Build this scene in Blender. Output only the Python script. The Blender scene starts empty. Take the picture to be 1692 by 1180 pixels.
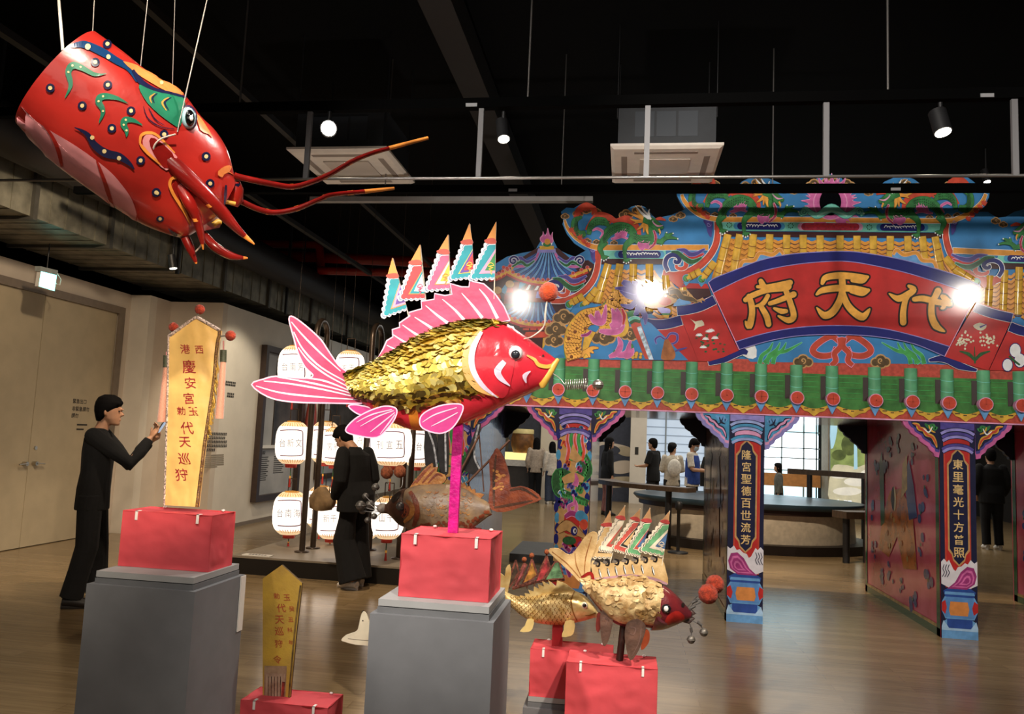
import bpy, bmesh, math, random
from mathutils import Vector as V, Matrix, noise
from mathutils.geometry import tessellate_polygon
random.seed(7)
SC = bpy.context.scene
COL = SC.collection
R_ = math.radians
# ---------------------------------------------------------------- camera, exposure, world, main lights
CAMH, FPX = 1.6, 1300.0
_y, _p, _r = R_(8.45), R_(5.8), R_(2.52)
FW = V((-math.sin(_y)*math.cos(_p), math.cos(_y)*math.cos(_p), math.sin(_p)))
_rt = V((math.cos(_y), math.sin(_y), 0)); _up = _rt.cross(FW)
RT = math.cos(_r)*_rt + math.sin(_r)*_up
UP = -math.sin(_r)*_rt + math.cos(_r)*_up
CP = V((0, 0, CAMH))
cam = bpy.data.cameras.new('camera'); cam.sensor_width = 36; cam.sensor_fit = 'HORIZONTAL'
cam.lens = FPX/1692*36; cam.clip_start = .05; cam.clip_end = 200
co = bpy.data.objects.new('camera', cam); COL.objects.link(co)
co.matrix_world = Matrix(((RT.x, UP.x, -FW.x, 0), (RT.y, UP.y, -FW.y, 0), (RT.z, UP.z, -FW.z, CAMH), (0, 0, 0, 1)))
SC.camera = co
SC.view_settings.view_transform = "Standard"; SC.view_settings.look = "None"
SC.view_settings.exposure = 1.0; SC.view_settings.gamma = 1.0; SC.view_settings.use_curve_mapping = False
w = bpy.data.worlds.new('hall'); SC.world = w; w.use_nodes = True
w.node_tree.nodes['Background'].inputs[0].default_value = (1, .86, .7, 1)
w.node_tree.nodes['Background'].inputs[1].default_value = .006

def lamp(name, kind, loc, target, energy, color=(1, .87, .7), size=.08, spot=50, blend=.6):
    l = bpy.data.lights.new(name, kind); l.energy = energy; l.color = color
    if kind == 'AREA':
        l.shape = 'RECTANGLE'; l.size, l.size_y = size if isinstance(size, tuple) else (size, size)
    else:
        l.shadow_soft_size = size
    if kind == 'SPOT': l.spot_size = R_(spot); l.spot_blend = blend
    o = bpy.data.objects.new(name, l); COL.objects.link(o); o.location = loc
    d = V(target) - V(loc); o.rotation_euler = d.to_track_quat('-Z', 'Y').to_euler()
    return o
WARM, WHITE, COOL = (1, .80, .58), (1, .93, .84), (.72, .87, 1)
# track spots: three on the gate board, the rest on exhibits, wall texts and the floor; cassette uplight and front fill are added
lamp('spot_gate', 'SPOT', (-1.87, 2.0, 3.95), (.2, 7.66, 2.5), 185, WHITE, .085, 62)
lamp('spot_gate', 'SPOT', (.34, 2.0, 4.15), (1.9, 7.66, 2.6), 275, WHITE, .07, 62)
lamp('spot_gate', 'SPOT', (5.3, 2.0, 4.15), (3.4, 7.66, 2.6), 230, WHITE, .10, 60)
lamp('spot_carp', 'SPOT', (-1.7, .4, 3.9), (-.85, 3.3, 1.62), 330, WHITE, .06, 30)
lamp('spot_carp', 'SPOT', (.75, .9, 3.9), (-.6, 3.3, 1.5), 180, WHITE, .06, 34)
lamp('spot_banner', 'SPOT', (.4, .2, 3.0), (-2.05, 3.4, 1.75), 330, WARM, .06, 19)
lamp('spot_back', 'SPOT', (-1.6, 5.22, 3.75), (-1.9, 3.3, 1.1), 70, WHITE, .05, 50)
lamp('spot_back', 'SPOT', (-.1, 5.22, 3.75), (-.7, 3.35, 1.1), 95, WHITE, .05, 46)
lamp('spot_fish', 'SPOT', (1.3, 2.0, 3.9), (-.1, 4.2, .85), 360, (1, .88, .72), .06, 30)
lamp('spot_darkfish', 'SPOT', (-2.3, 2.0, 3.9), (-.8, 4.6, 1.2), 90, WARM, .06, 30)
lamp('spot_shrimp', 'SPOT', (.3, 3.6, 4.2), (-2.2, 3.1, 2.4), 130, WHITE, .05, 40)
lamp('spot_shrimp', 'SPOT', (-.9, 1.0, 3.9), (-2.3, 2.9, 2.3), 190, (1, .88, .72), .06, 40)
lamp('spot_floor', 'SPOT', (-2.6, 1.0, 4.0), (-1.7, 3.4, .3), 60, (1, .9, .8), .08, 60)
lamp('spot_wall', 'SPOT', (-4.6, 10.6, 3.7), (-6.05, 11.6, 1.7), 75, (1, .88, .68), .05, 62)
lamp('spot_wall', 'SPOT', (-4.2, 13.5, 3.7), (-6.05, 14.4, 1.8), 55, WARM, .05, 70)
lamp('spot_door', 'SPOT', (-4.4, 6.0, 4.0), (-7.2, 8.9, 1.0), 110, WARM, .08, 95)
lamp('spot_floor', 'SPOT', (-3.2, 5.6, 4.0), (-4.2, 9.6, 0), 240, WARM, .08, 80)
lamp('spot_floor', 'SPOT', (-1.2, 6.3, 4.0), (-.9, 6.4, 0), 80, WARM, .08, 90)
lamp('spot_floor', 'SPOT', (2.6, 6.0, 4.1), (2.4, 5.4, 0), 70, WARM, .08, 90)
lamp('spot_floor', 'SPOT', (1.9, 10.3, 4.6), (2.1, 9.4, 0), 260, WARM, .06, 46)
lamp('spot_floor', 'SPOT', (3.9, 10.3, 4.6), (3.8, 9.0, 0), 220, WARM, .06, 40)
lamp('spot_tableau', 'SPOT', (1.2, 10.4, 3.4), (1.4, 12.7, .3), 200, WARM, .06, 80)
lamp('cassette_fill', 'SPOT', (-1.4, 5.6, .25), (-1.2, 7.0, 4.05), 85, (1, .9, .8), .1, 75)  # added unseen uplight near the floor, brightens the ceiling cassettes
lamp('hall_light', 'AREA', (2, 17, 4.2), (2, 17, 0), 200, (1, .93, .82), (10, 6))
lamp('front_fill_light', 'AREA', (-1.0, -2.6, 2.6), (-1.2, 4, 1.3), 20, (1, .9, .78), (5, 1.6))  # added soft fill from behind the camera, no fitting there

# ---------------------------------------------------------------- pixel of the photo -> point on a plane of the room
def ray(x, y): return FW + RT*((x-846)/FPX) - UP*((y-590)/FPX)
def PY(x, y, Y): d = ray(x, y); return CP + d*(Y/d.y)
def PX(x, y, X): d = ray(x, y); return CP + d*(X/d.x)
def PZ(x, y, z): d = ray(x, y); return CP + d*((z-CAMH)/d.z)
class Plane:
    def __init__(s, o, n): s.o = V(o); s.n = V(n).normalized()
    def hit(s, x, y, off=0):
        d = ray(x, y); o = s.o + s.n*off
        return CP + d*((o-CP).dot(s.n)/d.dot(s.n))
def Zm(x0, y0, k, flat=False):
    def f(pts): return [(x0+a/k, y0+b/k) for a, b in pts]
    return f
def cat(pts, n=6, closed=False):
    P = [V(p) for p in pts]; m = len(P); out = []
    rng = range(m) if closed else range(m-1)
    for i in rng:
        if closed: a, b, c, d = P[(i-1) % m], P[i], P[(i+1) % m], P[(i+2) % m]
        else: a, b, c, d = P[max(i-1, 0)], P[i], P[i+1], P[min(i+2, m-1)]
        for k in range(n):
            t = k/n
            out.append(.5*((2*b)+(c-a)*t+(2*a-5*b+4*c-d)*t*t+(3*b-a-3*c+d)*t**3))
    if not closed: out.append(P[-1])
    return out
def lerp(a, b, t): return a+(b-a)*t
def sample(L, t):
    if not isinstance(L, (list, tuple)): return L
    x = t*(len(L)-1); i = min(int(x), len(L)-2)
    return lerp(L[i], L[i+1], x-i)

# ---------------------------------------------------------------- materials
def lin(h):
    h = h.lstrip('#'); c = [int(h[i:i+2], 16)/255 for i in (0, 2, 4)]
    return tuple(x/12.92 if x <= .04045 else ((x+.055)/1.055)**2.4 for x in c)
MATS = {}
def M(name, hexc, rough=.6, var=.08, scale=12, bump=0, bscale=60, metal=0, coat=0, emit=0, sheen=0, alpha=1, stretch=None, spec=.5, hex2=None, crough=.08):
    if name in MATS: return MATS[name]
    m = bpy.data.materials.new(name); m.use_nodes = True; MATS[name] = m
    nt = m.node_tree; b = nt.nodes['Principled BSDF']; c = lin(hexc)
    b.inputs['Base Color'].default_value = (*c, 1); b.inputs['Roughness'].default_value = rough
    b.inputs['Metallic'].default_value = metal; b.inputs['Coat Weight'].default_value = coat
    b.inputs['Coat Roughness'].default_value = crough; b.inputs['Sheen Weight'].default_value = sheen
    b.inputs['Specular IOR Level'].default_value = spec
    m.diffuse_color = (*c, 1)
    tc = nt.nodes.new('ShaderNodeTexCoord'); src = tc.outputs['Object']
    if stretch:
        mp = nt.nodes.new('ShaderNodeMapping'); mp.inputs['Scale'].default_value = stretch
        nt.links.new(src, mp.inputs[0]); src = mp.outputs[0]
    if var:
        n = nt.nodes.new('ShaderNodeTexNoise'); n.inputs['Scale'].default_value = scale; n.inputs['Detail'].default_value = 4
        nt.links.new(src, n.inputs['Vector'])
        mx = nt.nodes.new('ShaderNodeMix'); mx.data_type = 'RGBA'
        c2 = lin(hex2) if hex2 else tuple(x*(1-var*1.6) for x in c)
        c1 = c if hex2 else tuple(min(1, x*(1+var)) for x in c)
        mx.inputs[6].default_value = (*c1, 1); mx.inputs[7].default_value = (*c2, 1)
        r = nt.nodes.new('ShaderNodeMapRange'); r.inputs[1].default_value = .35; r.inputs[2].default_value = .65
        nt.links.new(n.outputs[0], r.inputs[0]); nt.links.new(r.outputs[0], mx.inputs[0])
        nt.links.new(mx.outputs[2], b.inputs['Base Color'])
    if bump:
        n2 = nt.nodes.new('ShaderNodeTexNoise'); n2.inputs['Scale'].default_value = bscale; n2.inputs['Detail'].default_value = 3
        nt.links.new(src, n2.inputs['Vector'])
        bp = nt.nodes.new('ShaderNodeBump'); bp.inputs['Strength'].default_value = bump; bp.inputs['Distance'].default_value = .01
        nt.links.new(n2.outputs[0], bp.inputs['Height']); nt.links.new(bp.outputs[0], b.inputs['Normal'])
        if coat: nt.links.new(bp.outputs[0], b.inputs['Coat Normal'])
    if emit:
        b.inputs['Emission Color'].default_value = (*c, 1); b.inputs['Emission Strength'].default_value = emit
    return m

# ---------------------------------------------------------------- mesh builder
ORG = {}
class MB:
    def __init__(s): s.v = []; s.f = []; s.m = []; s.sm = []; s.mats = []
    def mi(s, m):
        if m not in s.mats: s.mats.append(m)
        return s.mats.index(m)
    def add(s, vs, fs, m, smooth=False):
        o = len(s.v); s.v += [V(p) for p in vs]; k = s.mi(m)
        for f in fs: s.f.append([i+o for i in f]); s.m.append(k); s.sm.append(smooth)
        return s
    def poly(s, pts, m):
        pts = [V(p) for p in pts]
        if len(pts) <= 4 and len(pts) > 2: return s.add(pts, [list(range(len(pts)))], m)
        return s.add(pts, tessellate_polygon([pts]), m)
    def slab(s, pts, d, m, mside=None, mback=None):
        pts = [V(p) for p in pts]; d = V(d); n = len(pts); back = [p+d for p in pts]
        s.poly(pts, m)
        s.add(back, [list(t)[::-1] for t in tessellate_polygon([back])], mback or mside or m)
        s.add(pts+back, [[i, i+n, (i+1) % n+n, (i+1) % n] for i in range(n)], mside or m)
        return s
    def box(s, a, b, m, bev=0):
        a, b = V(a), V(b)
        vs = [(x, y, z) for z in (a.z, b.z) for x, y in ((a.x, a.y), (b.x, a.y), (b.x, b.y), (a.x, b.y))]
        return s.add(vs, [[0, 3, 2, 1], [4, 5, 6, 7], [0, 1, 5, 4], [1, 2, 6, 5], [2, 3, 7, 6], [3, 0, 4, 7]], m)
    def loft(s, rings, m, caps=True, smooth=True, closed=True):
        n = len(rings[0]); vs = [p for r in rings for p in r]; fs = []
        for i in range(len(rings)-1):
            for j in range(n if closed else n-1):
                k = (j+1) % n; fs.append([i*n+j, i*n+k, (i+1)*n+k, (i+1)*n+j])
        s.add(vs, fs, m, smooth)
        if caps and closed:
            s.add(rings[0], [list(range(n))[::-1]], m); s.add(rings[-1], [list(range(n))], m)
        return s
    def tube(s, path, r, m, seg=8, caps=True, flat=1.0, upv=None):
        P = [V(p) for p in path]; rings = []; ref = V(upv) if upv else None
        L = len(P); prev = None
        for i, p in enumerate(P):
            t = (P[min(i+1, L-1)]-P[max(i-1, 0)])
            if t.length < 1e-9: t = V((0, 0, 1))
            t.normalize()
            if prev is None:
                u = ref or (V((0, 0, 1)) if abs(t.z) < .9 else V((1, 0, 0)))
            else: u = prev
            a = (u - t*u.dot(t))
            if a.length < 1e-6: a = t.orthogonal()
            a.normalize(); prev = a; b = t.cross(a)
            rr = sample(r, i/max(1, L-1))
            rings.append([p + (a*math.cos(2*math.pi*k/seg) + b*math.sin(2*math.pi*k/seg)*flat)*rr for k in range(seg)])
        return s.loft(rings, m, caps)
    def ball(s, c, r, m, seg=16, rings=10, mat3=None, fuzz=0):
        c = V(c); r = V(r) if isinstance(r, (tuple, list, V)) else V((r, r, r)); R = []
        for i in range(rings+1):
            th = math.pi*i/rings; ring = []
            for j in range(seg):
                ph = 2*math.pi*j/seg
                p = V((math.sin(th)*math.cos(ph)*r.x, math.sin(th)*math.sin(ph)*r.y, math.cos(th)*r.z))
                if fuzz: p *= 1+random.uniform(-fuzz, fuzz)
                if mat3: p = mat3 @ p
                ring.append(c+p)
            R.append(ring)
        return s.loft(R, m, False)
    def lathe(s, c, prof, m, seg=20, smooth=True):
        c = V(c)
        return s.loft([[c+V((r*math.cos(2*math.pi*k/seg), r*math.sin(2*math.pi*k/seg), z)) for k in range(seg)] for r, z in prof], m, True, smooth)
    def build(s, name, parent=None, org=None, mod=None):
        me = bpy.data.meshes.new(name)
        if org is None:
            xs = [p.x for p in s.v]; ys = [p.y for p in s.v]; zs = [p.z for p in s.v]
            org = V(((min(xs)+max(xs))/2, (min(ys)+max(ys))/2, min(zs)))
        org = V(org)
        me.from_pydata([tuple(p-org) for p in s.v], [], s.f)
        for m in s.mats: me.materials.append(m)
        me.polygons.foreach_set('material_index', s.m); me.polygons.foreach_set('use_smooth', s.sm)
        me.update()
        o = bpy.data.objects.new(name, me); COL.objects.link(o)
        ORG[o.name] = org; link(o, org, parent)
        return o
def link(o, org, parent):
    if parent: o.parent = parent; o.location = org-ORG[parent.name]
    else: o.location = org
def O(o, label=None, cat=None, group=None, kind=None):
    if label: o['label'] = label
    if cat: o['category'] = cat
    if group: o['group'] = group
    if kind: o['kind'] = kind
    return o
def thing(name, loc, label, cat, group=None):
    o = bpy.data.objects.new(name, None); COL.objects.link(o); o.location = loc; o.empty_display_size = .1
    ORG[o.name] = V(loc)
    return O(o, label, cat, group)

class Deco(MB):
    """paint and cut boards on a plane, traced from pixels and given their place in the room"""
    def __init__(s, pl): super().__init__(); s.pl = pl
    def P(s, pts, off):
        s.k = (getattr(s, 'k', 0)+1) % 34; o = off+s.k*2e-5
        return [s.pl.hit(p[0], p[1], o) for p in pts]
    def p(s, pts, m, off, n=0):
        if n: pts = [(q.x, q.y) for q in cat([V((a, b, 0)) for a, b in pts], n, True)]
        return s.poly(s.P(pts, off), m)
    def cut(s, pts, m, off, t, n=0, mside=None):
        if n: pts = [(q.x, q.y) for q in cat([V((a, b, 0)) for a, b in pts], n, True)]
        return s.slab(s.P(pts, off), -s.pl.n*t, m, mside)
    def rib(s, pts, wd, m, off, n=5, out=None, ow=1.6):
        c = cat([V((a, b, 0)) for a, b in pts], n) if n else [V((a, b, 0)) for a, b in pts]
        for mm, ex, of in (((out, ow, off-.0008), (m, 0, off)) if out else ((m, 0, off),)):
            L = []; Rr = []; N = len(c)
            for i, q in enumerate(c):
                t = c[min(i+1, N-1)]-c[max(i-1, 0)]
                if t.length < 1e-9: t = V((1, 0, 0))
                t.normalize(); nn = V((-t.y, t.x, 0)); h = sample(wd, i/(N-1))/2+ex
                e = t*(-ex if i == 0 else ex if i == N-1 else 0)
                L.append(q+nn*h+e); Rr.append(q-nn*h+e)
            s.k = (getattr(s, 'k', 0)+1) % 34; of += s.k*2e-5; g_ = .0003/N
            vs = [s.pl.hit(p[0], p[1], of+g_*i) for i, p in enumerate(L)]+[s.pl.hit(p[0], p[1], of+g_*i) for i, p in enumerate(Rr)]
            s.add(vs, [[i, i+1, N+i+1, N+i] for i in range(N-1)], mm)
        return s
    def dot(s, c, r, m, off, n=14, ry=None, out=None, ow=1.5):
        if out: s.p([(c[0]+(r+ow)*math.cos(2*math.pi*k/n), c[1]+((ry or r)+ow)*math.sin(2*math.pi*k/n)) for k in range(n)], out, off-.0008)
        return s.p([(c[0]+r*math.cos(2*math.pi*k/n), c[1]+(ry or r)*math.sin(2*math.pi*k/n)) for k in range(n)], m, off)
    def swirl(s, c, r, turns, wd, m, off, a0=0, d=1, out=None, ow=1.3, r1=.12):
        N = int(12*turns)+4
        pts = [(c[0]+r*lerp(1, r1, i/N)*math.cos(a0+d*2*math.pi*turns*i/N), c[1]+r*lerp(1, r1, i/N)*math.sin(a0+d*2*math.pi*turns*i/N)) for i in range(N+1)]
        return s.rib(pts, wd, m, off, 0, out, ow)
    def spikes(s, pts, h, m, off, n=10, side=1, lean=.5):
        c = cat([V((a, b, 0)) for a, b in pts], 8); N = len(c)-1
        for k in range(n):
            a = c[int(k*N/n)]; b = c[min(N, int((k+1)*N/n)+1)]
            t = b-a; nn = V((-t.y, t.x, 0)).normalized()*side; hh = sample(h, k/max(1, n-1))
            tip = (a+b)/2+nn*hh+t*lean
            s.p([(a.x, a.y), (b.x, b.y), (tip.x, tip.y)], m, off)
        return s
    def flame(s, c, h, m, off, out=None, tilt=0, k=1.0):
        T = [(-.5, 0), (-.62, -.35), (-.4, -.62), (-.34, -.95), (-.18, -.6), (-.05, -.78), (.06, -1.25), (.2, -.75), (.3, -.55), (.5, -.9), (.5, -.45), (.55, 0), (.1, .18)]
        ct, st = math.cos(tilt), math.sin(tilt)
        def q(e): return [(c[0]+(x*k*e*ct-y*e*st)*h, c[1]+(x*k*e*st+y*e*ct)*h) for x, y in T]
        if out: s.p(q(1.12), out, off-.0008, 3)
        return s.p(q(1), m, off, 3)
    def cloud(s, c, r, m, off, out, d=1):
        for dx, dy, q in ((-1.1, .35, .75), (0, -.1, 1), (1.1, .3, .75), (.2, .5, .9)):
            s.dot((c[0]+dx*r*d, c[1]+dy*r), r*q, m, off, 12, None, out, r*.22+.6)
        s.swirl((c[0], c[1]), r*.62, 1.1, r*.22, out, off+.0008, 1.5, d)
        return s

FONT = {}
def text_mesh(body, bold=0.0):
    if (body, bold) in FONT: return FONT[(body, bold)]
    cu = bpy.data.curves.new('t', 'FONT'); cu.body = body; cu.offset = bold; cu.size = 1; cu.resolution_u = 3
    o = bpy.data.objects.new('t', cu); COL.objects.link(o)
    me = bpy.data.meshes.new_from_object(o.evaluated_get(bpy.context.evaluated_depsgraph_get()))
    vs = [v.co.copy() for v in me.vertices]; fs = [list(p.vertices) for p in me.polygons]
    bpy.data.objects.remove(o); bpy.data.curves.remove(cu); bpy.data.meshes.remove(me)
    if vs:
        x0, x1 = min(v.x for v in vs), max(v.x for v in vs); y0, y1 = min(v.y for v in vs), max(v.y for v in vs)
        FONT[(body, bold)] = ([(v.x-(x0+x1)/2, v.y-(y0+y1)/2) for v in vs], fs, x1-x0, y1-y0)
    else: FONT[(body, bold)] = ([], [], 1, 1)
    return FONT[(body, bold)]
def put_text(mb, body, c, right, up, w=None, h=None, m=None, bold=0.0, slant=0):
    """lettering centred on c, spanned by the unit vectors right/up, fitted to w x h metres"""
    vs, fs, tw, th = text_mesh(body, bold)
    kx = w/tw if w else h/th; ky = h/th if h else kx
    c, right, up = V(c), V(right), V(up)
    mb.add([c+right*((x+slant*y)*kx)+up*(y*ky) for x, y in vs], fs, m)
# ================================================================ THE SETTING
def S(o): return O(o, kind='structure')
def floor_mat():
    m = M('oak_floor', '#8f7a5c', .25, 0, coat=0)
    nt = m.node_tree; b = nt.nodes['Principled BSDF']
    tc = nt.nodes.new('ShaderNodeTexCoord')
    br = nt.nodes.new('ShaderNodeTexBrick'); br.offset = .37
    br.inputs['Color1'].default_value = (*lin('#a48c68'), 1); br.inputs['Color2'].default_value = (*lin('#927b58'), 1)
    br.inputs['Mortar'].default_value = (*lin('#7a6040'), 1); br.inputs['Scale'].default_value = 1
    br.inputs['Mortar Size'].default_value = .0015; br.inputs['Brick Width'].default_value = 1.5; br.inputs['Row Height'].default_value = .12
    nt.links.new(tc.outputs['Object'], br.inputs['Vector'])
    mp = nt.nodes.new('ShaderNodeMapping'); mp.inputs['Scale'].default_value = (1.2, 18, 1)
    nt.links.new(tc.outputs['Object'], mp.inputs[0])
    n = nt.nodes.new('ShaderNodeTexNoise'); n.inputs['Scale'].default_value = 2.2; n.inputs['Detail'].default_value = 6
    nt.links.new(mp.outputs[0], n.inputs['Vector'])
    mx = nt.nodes.new('ShaderNodeMix'); mx.data_type = 'RGBA'; mx.blend_type = 'MULTIPLY'
    mx.inputs[0].default_value = .55
    cr = nt.nodes.new('ShaderNodeValToRGB'); cr.color_ramp.elements[0].position = .3; cr.color_ramp.elements[0].color = (.45, .4, .36, 1)
    cr.color_ramp.elements[1].position = .7; cr.color_ramp.elements[1].color = (1, 1, 1, 1)
    nt.links.new(n.outputs[0], cr.inputs[0]); nt.links.new(br.outputs[0], mx.inputs[6]); nt.links.new(cr.outputs[0], mx.inputs[7])
    nt.links.new(mx.outputs[2], b.inputs['Base Color'])
    b.inputs['Roughness'].default_value = .2
    return m
BLACK = M('black_paint', '#040405', .9, .1, spec=.1)
WALL = M('cream_wall', '#cdbfae', .85, .03, 3)
WALLW = M('pale_wall', '#d8cfc0', .8, .03, 3)
DOORM = M('door_laminate', '#b7a789', .6, .04, 4)
TRIM = M('grey_door_trim', '#7d6f60', .5, .05)
STEEL = M('satin_steel', '#b9b4aa', .3, .05, metal=1)
GALV = M('galvanised_sheet', '#7b7768', .5, .25, 5, metal=.35)
DARKM = M('dark_metal', '#1b1b1d', .5, .1)
BROWNF = M('brown_frame', '#3a2b24', .45, .1)
INK = M('printed_ink', '#2a2723', .7, 0)
WHITEP = M('white_paint', '#e6e2da', .6, .03)

S(MB().box((-12, -3, -.1), (10, 27, 0), floor_mat()).build('floor'))
S(MB().box((-12, -3, 5.2), (10, 27, 5.3), BLACK).build('ceiling'))
# left side: door wall, two returns, long partition
S(MB().box((-7.4, -3, 0), (-7.2, 7.28, 3.42), WALL).box((-7.4, 7.28, 3.14), (-7.2, 10.2, 3.42), WALL).box((-7.4, 10.2, 0), (-7.2, 10.43, 3.42), WALL).build('wall_left'))
S(MB().box((-7.4, 10.43, 0), (-6.9, 10.6, 3.42), WALLW).box((-7.05, 10.6, 0), (-6.9, 10.96, 3.42), WALL).box((-7.05, 10.96, 0), (-6.05, 11.1, 3.42), WALL).build('wall_left_return'))
S(MB().box((-6.25, 11.1, 0), (-6.05, 23, 3.42), WALLW).build('wall_left_partition'))
S(MB().box((-12, -3, 3.42), (-11.8, 27, 5.2), BLACK).build('wall_left_upper'))
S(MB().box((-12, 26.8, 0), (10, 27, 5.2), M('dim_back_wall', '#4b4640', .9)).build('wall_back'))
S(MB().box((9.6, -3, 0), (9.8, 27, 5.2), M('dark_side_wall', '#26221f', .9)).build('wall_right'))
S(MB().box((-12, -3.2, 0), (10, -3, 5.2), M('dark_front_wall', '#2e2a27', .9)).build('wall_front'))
S(MB().box((-6.05, 11.1, 0), (-6.035, 23, .06), TRIM).build('baseboard_left'))
tr = MB().box((-7.2, 10.16, 0), (-7.17, 10.28, 3.1), TRIM).box((-7.2, 7.2, 3.1), (-7.17, 10.28, 3.2), TRIM).box((-7.2, 7.16, 0), (-7.17, 7.28, 3.1), TRIM)
S(tr.build('trim_1'))
for k, (a, b_) in enumerate(((7.28, 8.745), (8.755, 10.16))):
    d = S(MB().box((-7.26, a, 0.01), (-7.21, b_, 3.1), DOORM).build('door_%d' % (k+1)))
    hy = 8.67 if k == 0 else 8.83
    h = MB().tube([(-7.21, hy, 1.02), (-7.15, hy, 1.02)], .026, STEEL, 12)
    sgn = -1 if k == 0 else 1
    h.tube([(-7.15, hy, 1.02), (-7.145, hy+sgn*.05, 1.02), (-7.15, hy+sgn*.13, 1.015)], .009, STEEL, 8)
    h.build('door_handle', d)
    if k: MB().tube([(-7.21, hy+.01, 1.21), (-7.195, hy+.01, 1.21)], .024, STEEL, 12).build('lock', d)
    if k == 1:
        t = MB()
        for i, (s_, ww, zz, hh) in enumerate((('緊急出口', .26, 1.78, .07), ('非緊急請勿', .33, 1.68, .06), ('請勿', .13, 1.59, .06))):
            c = PX(122, 648, -7.208); yy = c.y+.0+ww/2
            put_text(t, s_, (-7.207, yy, zz+.04), (0, 1, 0), (0, 0, 1), w=ww, m=INK, bold=.01)
        for k in range(2): c = V((-7.207, PX(122, 648, -7.208).y+.12, 1.5-k*.06)); t.box(c, c+V((.001, .2-k*.06, .02)), INK)
        t.build('door_notice', d)
# wall text on the partition
wt = thing('wall_text', PX(368, 660, -6.044), 'black exhibition text printed on the cream wall beside the brown framed niche', 'wall text')
def blur_row(t, c, wd, h, n):
    """a line of print too small to read: one fleck of ink per character"""
    for k in range(n):
        y = c.y-wd/2+wd*(k+.5)/n; q = wd/n*.38
        t.box((c.x, y-q, c.z-h/2), (c.x+.001, y+q*.9, c.z-h*.1), INK); t.box((c.x, y-q*.7, c.z+h*.05), (c.x+.001, y+q, c.z+h/2), INK)
for x, y, ww, n in ((381, 634, .32, 6), (381, 653, .22, 4)): t = MB(); blur_row(t, PX(x, y, -6.044), ww, .07, n); t.build('heading', wt)
t = MB()
for i, n in enumerate((13, 12, 13, 13, 6)):
    c = PX(357, 717+i*6.6, -6.044); ww = .05*n; blur_row(t, c+V((0, (ww-.65)/2, 0)), ww, .04, n)
t.build('paragraph', wt)
t = MB()
for i in range(7):
    c = PX(353, 752+i*3.2, -6.044); t.box(c+V((0, -.3, -.008)), c+V((.001, .3 if i < 6 else .1, .006)), M('faint_ink', '#8e8371', .8, 0))
t.build('small_print', wt)

# showcase niches let into the partition
def niche(y0, y1, z0, z1, label, text=True):
    o = thing('display_niche', ((-6.05), (y0+y1)/2, z0), label, 'display case', 'niches in the long partition')
    f = MB(); X = -6.05
    for a, b_ in (((y0-.1, z0-.1), (y0, z1+.1)), ((y1, z0-.1), (y1+.1, z1+.1)), ((y0, z1), (y1, z1+.1)), ((y0, z0-.1), (y1, z0))):
        f.box((X, a[0], a[1]), (X+.1, b_[0], b_[1]), BROWNF)
    f.build('frame', o)
    MB().box((X, y0, z0), (X+.012, y1, z1), M('niche_back', '#a9a7a4', .5, .1, 2)).build('back_panel', o)
    MB().box((X+.012, y0+.5, z0+.8), (X+.03, y1, z1-.1), M('niche_photo', '#3b3431', .5, .5, 3)).build('photo_panel', o)
    d = MB().box((X, y0, z0+.78), (X+.09, y1, z0+.83), WHITEP).build('shelf', o)
    if text:
        t = MB()
        for i in range(2):
            for k in range(12 if i == 0 else 9):
                yy = y0+.1+i*.55; t.box((X+.013, yy, z0+.62-k*.035), (X+.014, yy+random.uniform(.28, .42), z0+.635-k*.035), INK)
        blur_row(t, V((X+.014, y0+.2, z0+.7)), .2, .05, 4)
        t.build('caption', o)
    return o
niche(12.4, 13.9, .45, 2.85, 'brown framed wall niche with grey panel and captions left of the lanterns')
n2 = niche(15.0, 17.2, .7, 2.95, 'brown framed wall niche with a red mask deeper along the wall behind lanterns', False)
mk = MB(); c = PX(514, 690, -5.9)
mk.loft([[c+V((0, math.cos(a)*r, 0))+V((math.sin(a)*r*.4, 0, z)) for a in [2*math.pi*k/14 for k in range(14)]] for z, r in ((-.46, .05), (-.4, .16), (-.2, .22), (.1, .18), (.35, .12), (.48, .03))], M('red_mask', '#9a3a30', .5, .2, 14))
O(mk.build('paper_mask'), 'long red paper mask hung in the deeper wall niche', 'mask')

# ---------------------------------------------------------------- back hall
MURALD = M('mural_slate', '#3b3f4c', .8)
MURALL = M('mural_sand', '#b7a98e', .7, .1, 3)
S(MB().box((-3.2, 21.6, 0), (.12, 21.8, 5.2), MURALD).build('wall_mural'))
mu = Deco(Plane((0, 21.6, 0), (0, -1, 0)))
for (x, y, a, b_, r, m) in ((1003, 739, 44, 8, .12, WALL), (1006, 743, 19, 8, .1, MURALD), (1034, 746, 16, 8, .2, MURALL), (1028, 772, 24, 11, -.1, WALL), (1002, 770, 12, 12, 0, MURALD), (1018, 797, 42, 9, -.08, MURALL), (1000, 790, 10, 6, 0, MURALD)):
    pts = [(x+a*math.cos(q)*math.cos(r)-b_*math.sin(q)*math.sin(r), y+a*math.cos(q)*math.sin(r)+b_*math.sin(q)*math.cos(r)) for q in [2*math.pi*k/28 for k in range(28)]]
    pts = [(min(px, 1042), py) for px, py in pts]
    mu.p(pts, m, .004+.003*random.random())
O(mu.build('mural_painting'), 'pale almond shapes painted on the slate wall behind the gate', 'mural')
S(MB().box((.12, 21.2, 0), (.54, 21.8, 5.2), WALLW).build('trim_column'))
MB().box(PY(1049, 751, 21.19), PY(1055, 739, 21.19)+V((0, .01, 0)), INK).build('switch_plate', bpy.data.objects['trim_column'])
S(MB().box((5.12, 21.2, 0), (5.5, 21.9, 5.2), M('beige_pillar', '#8d8068', .8)).build('trim_pillar'))
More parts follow.
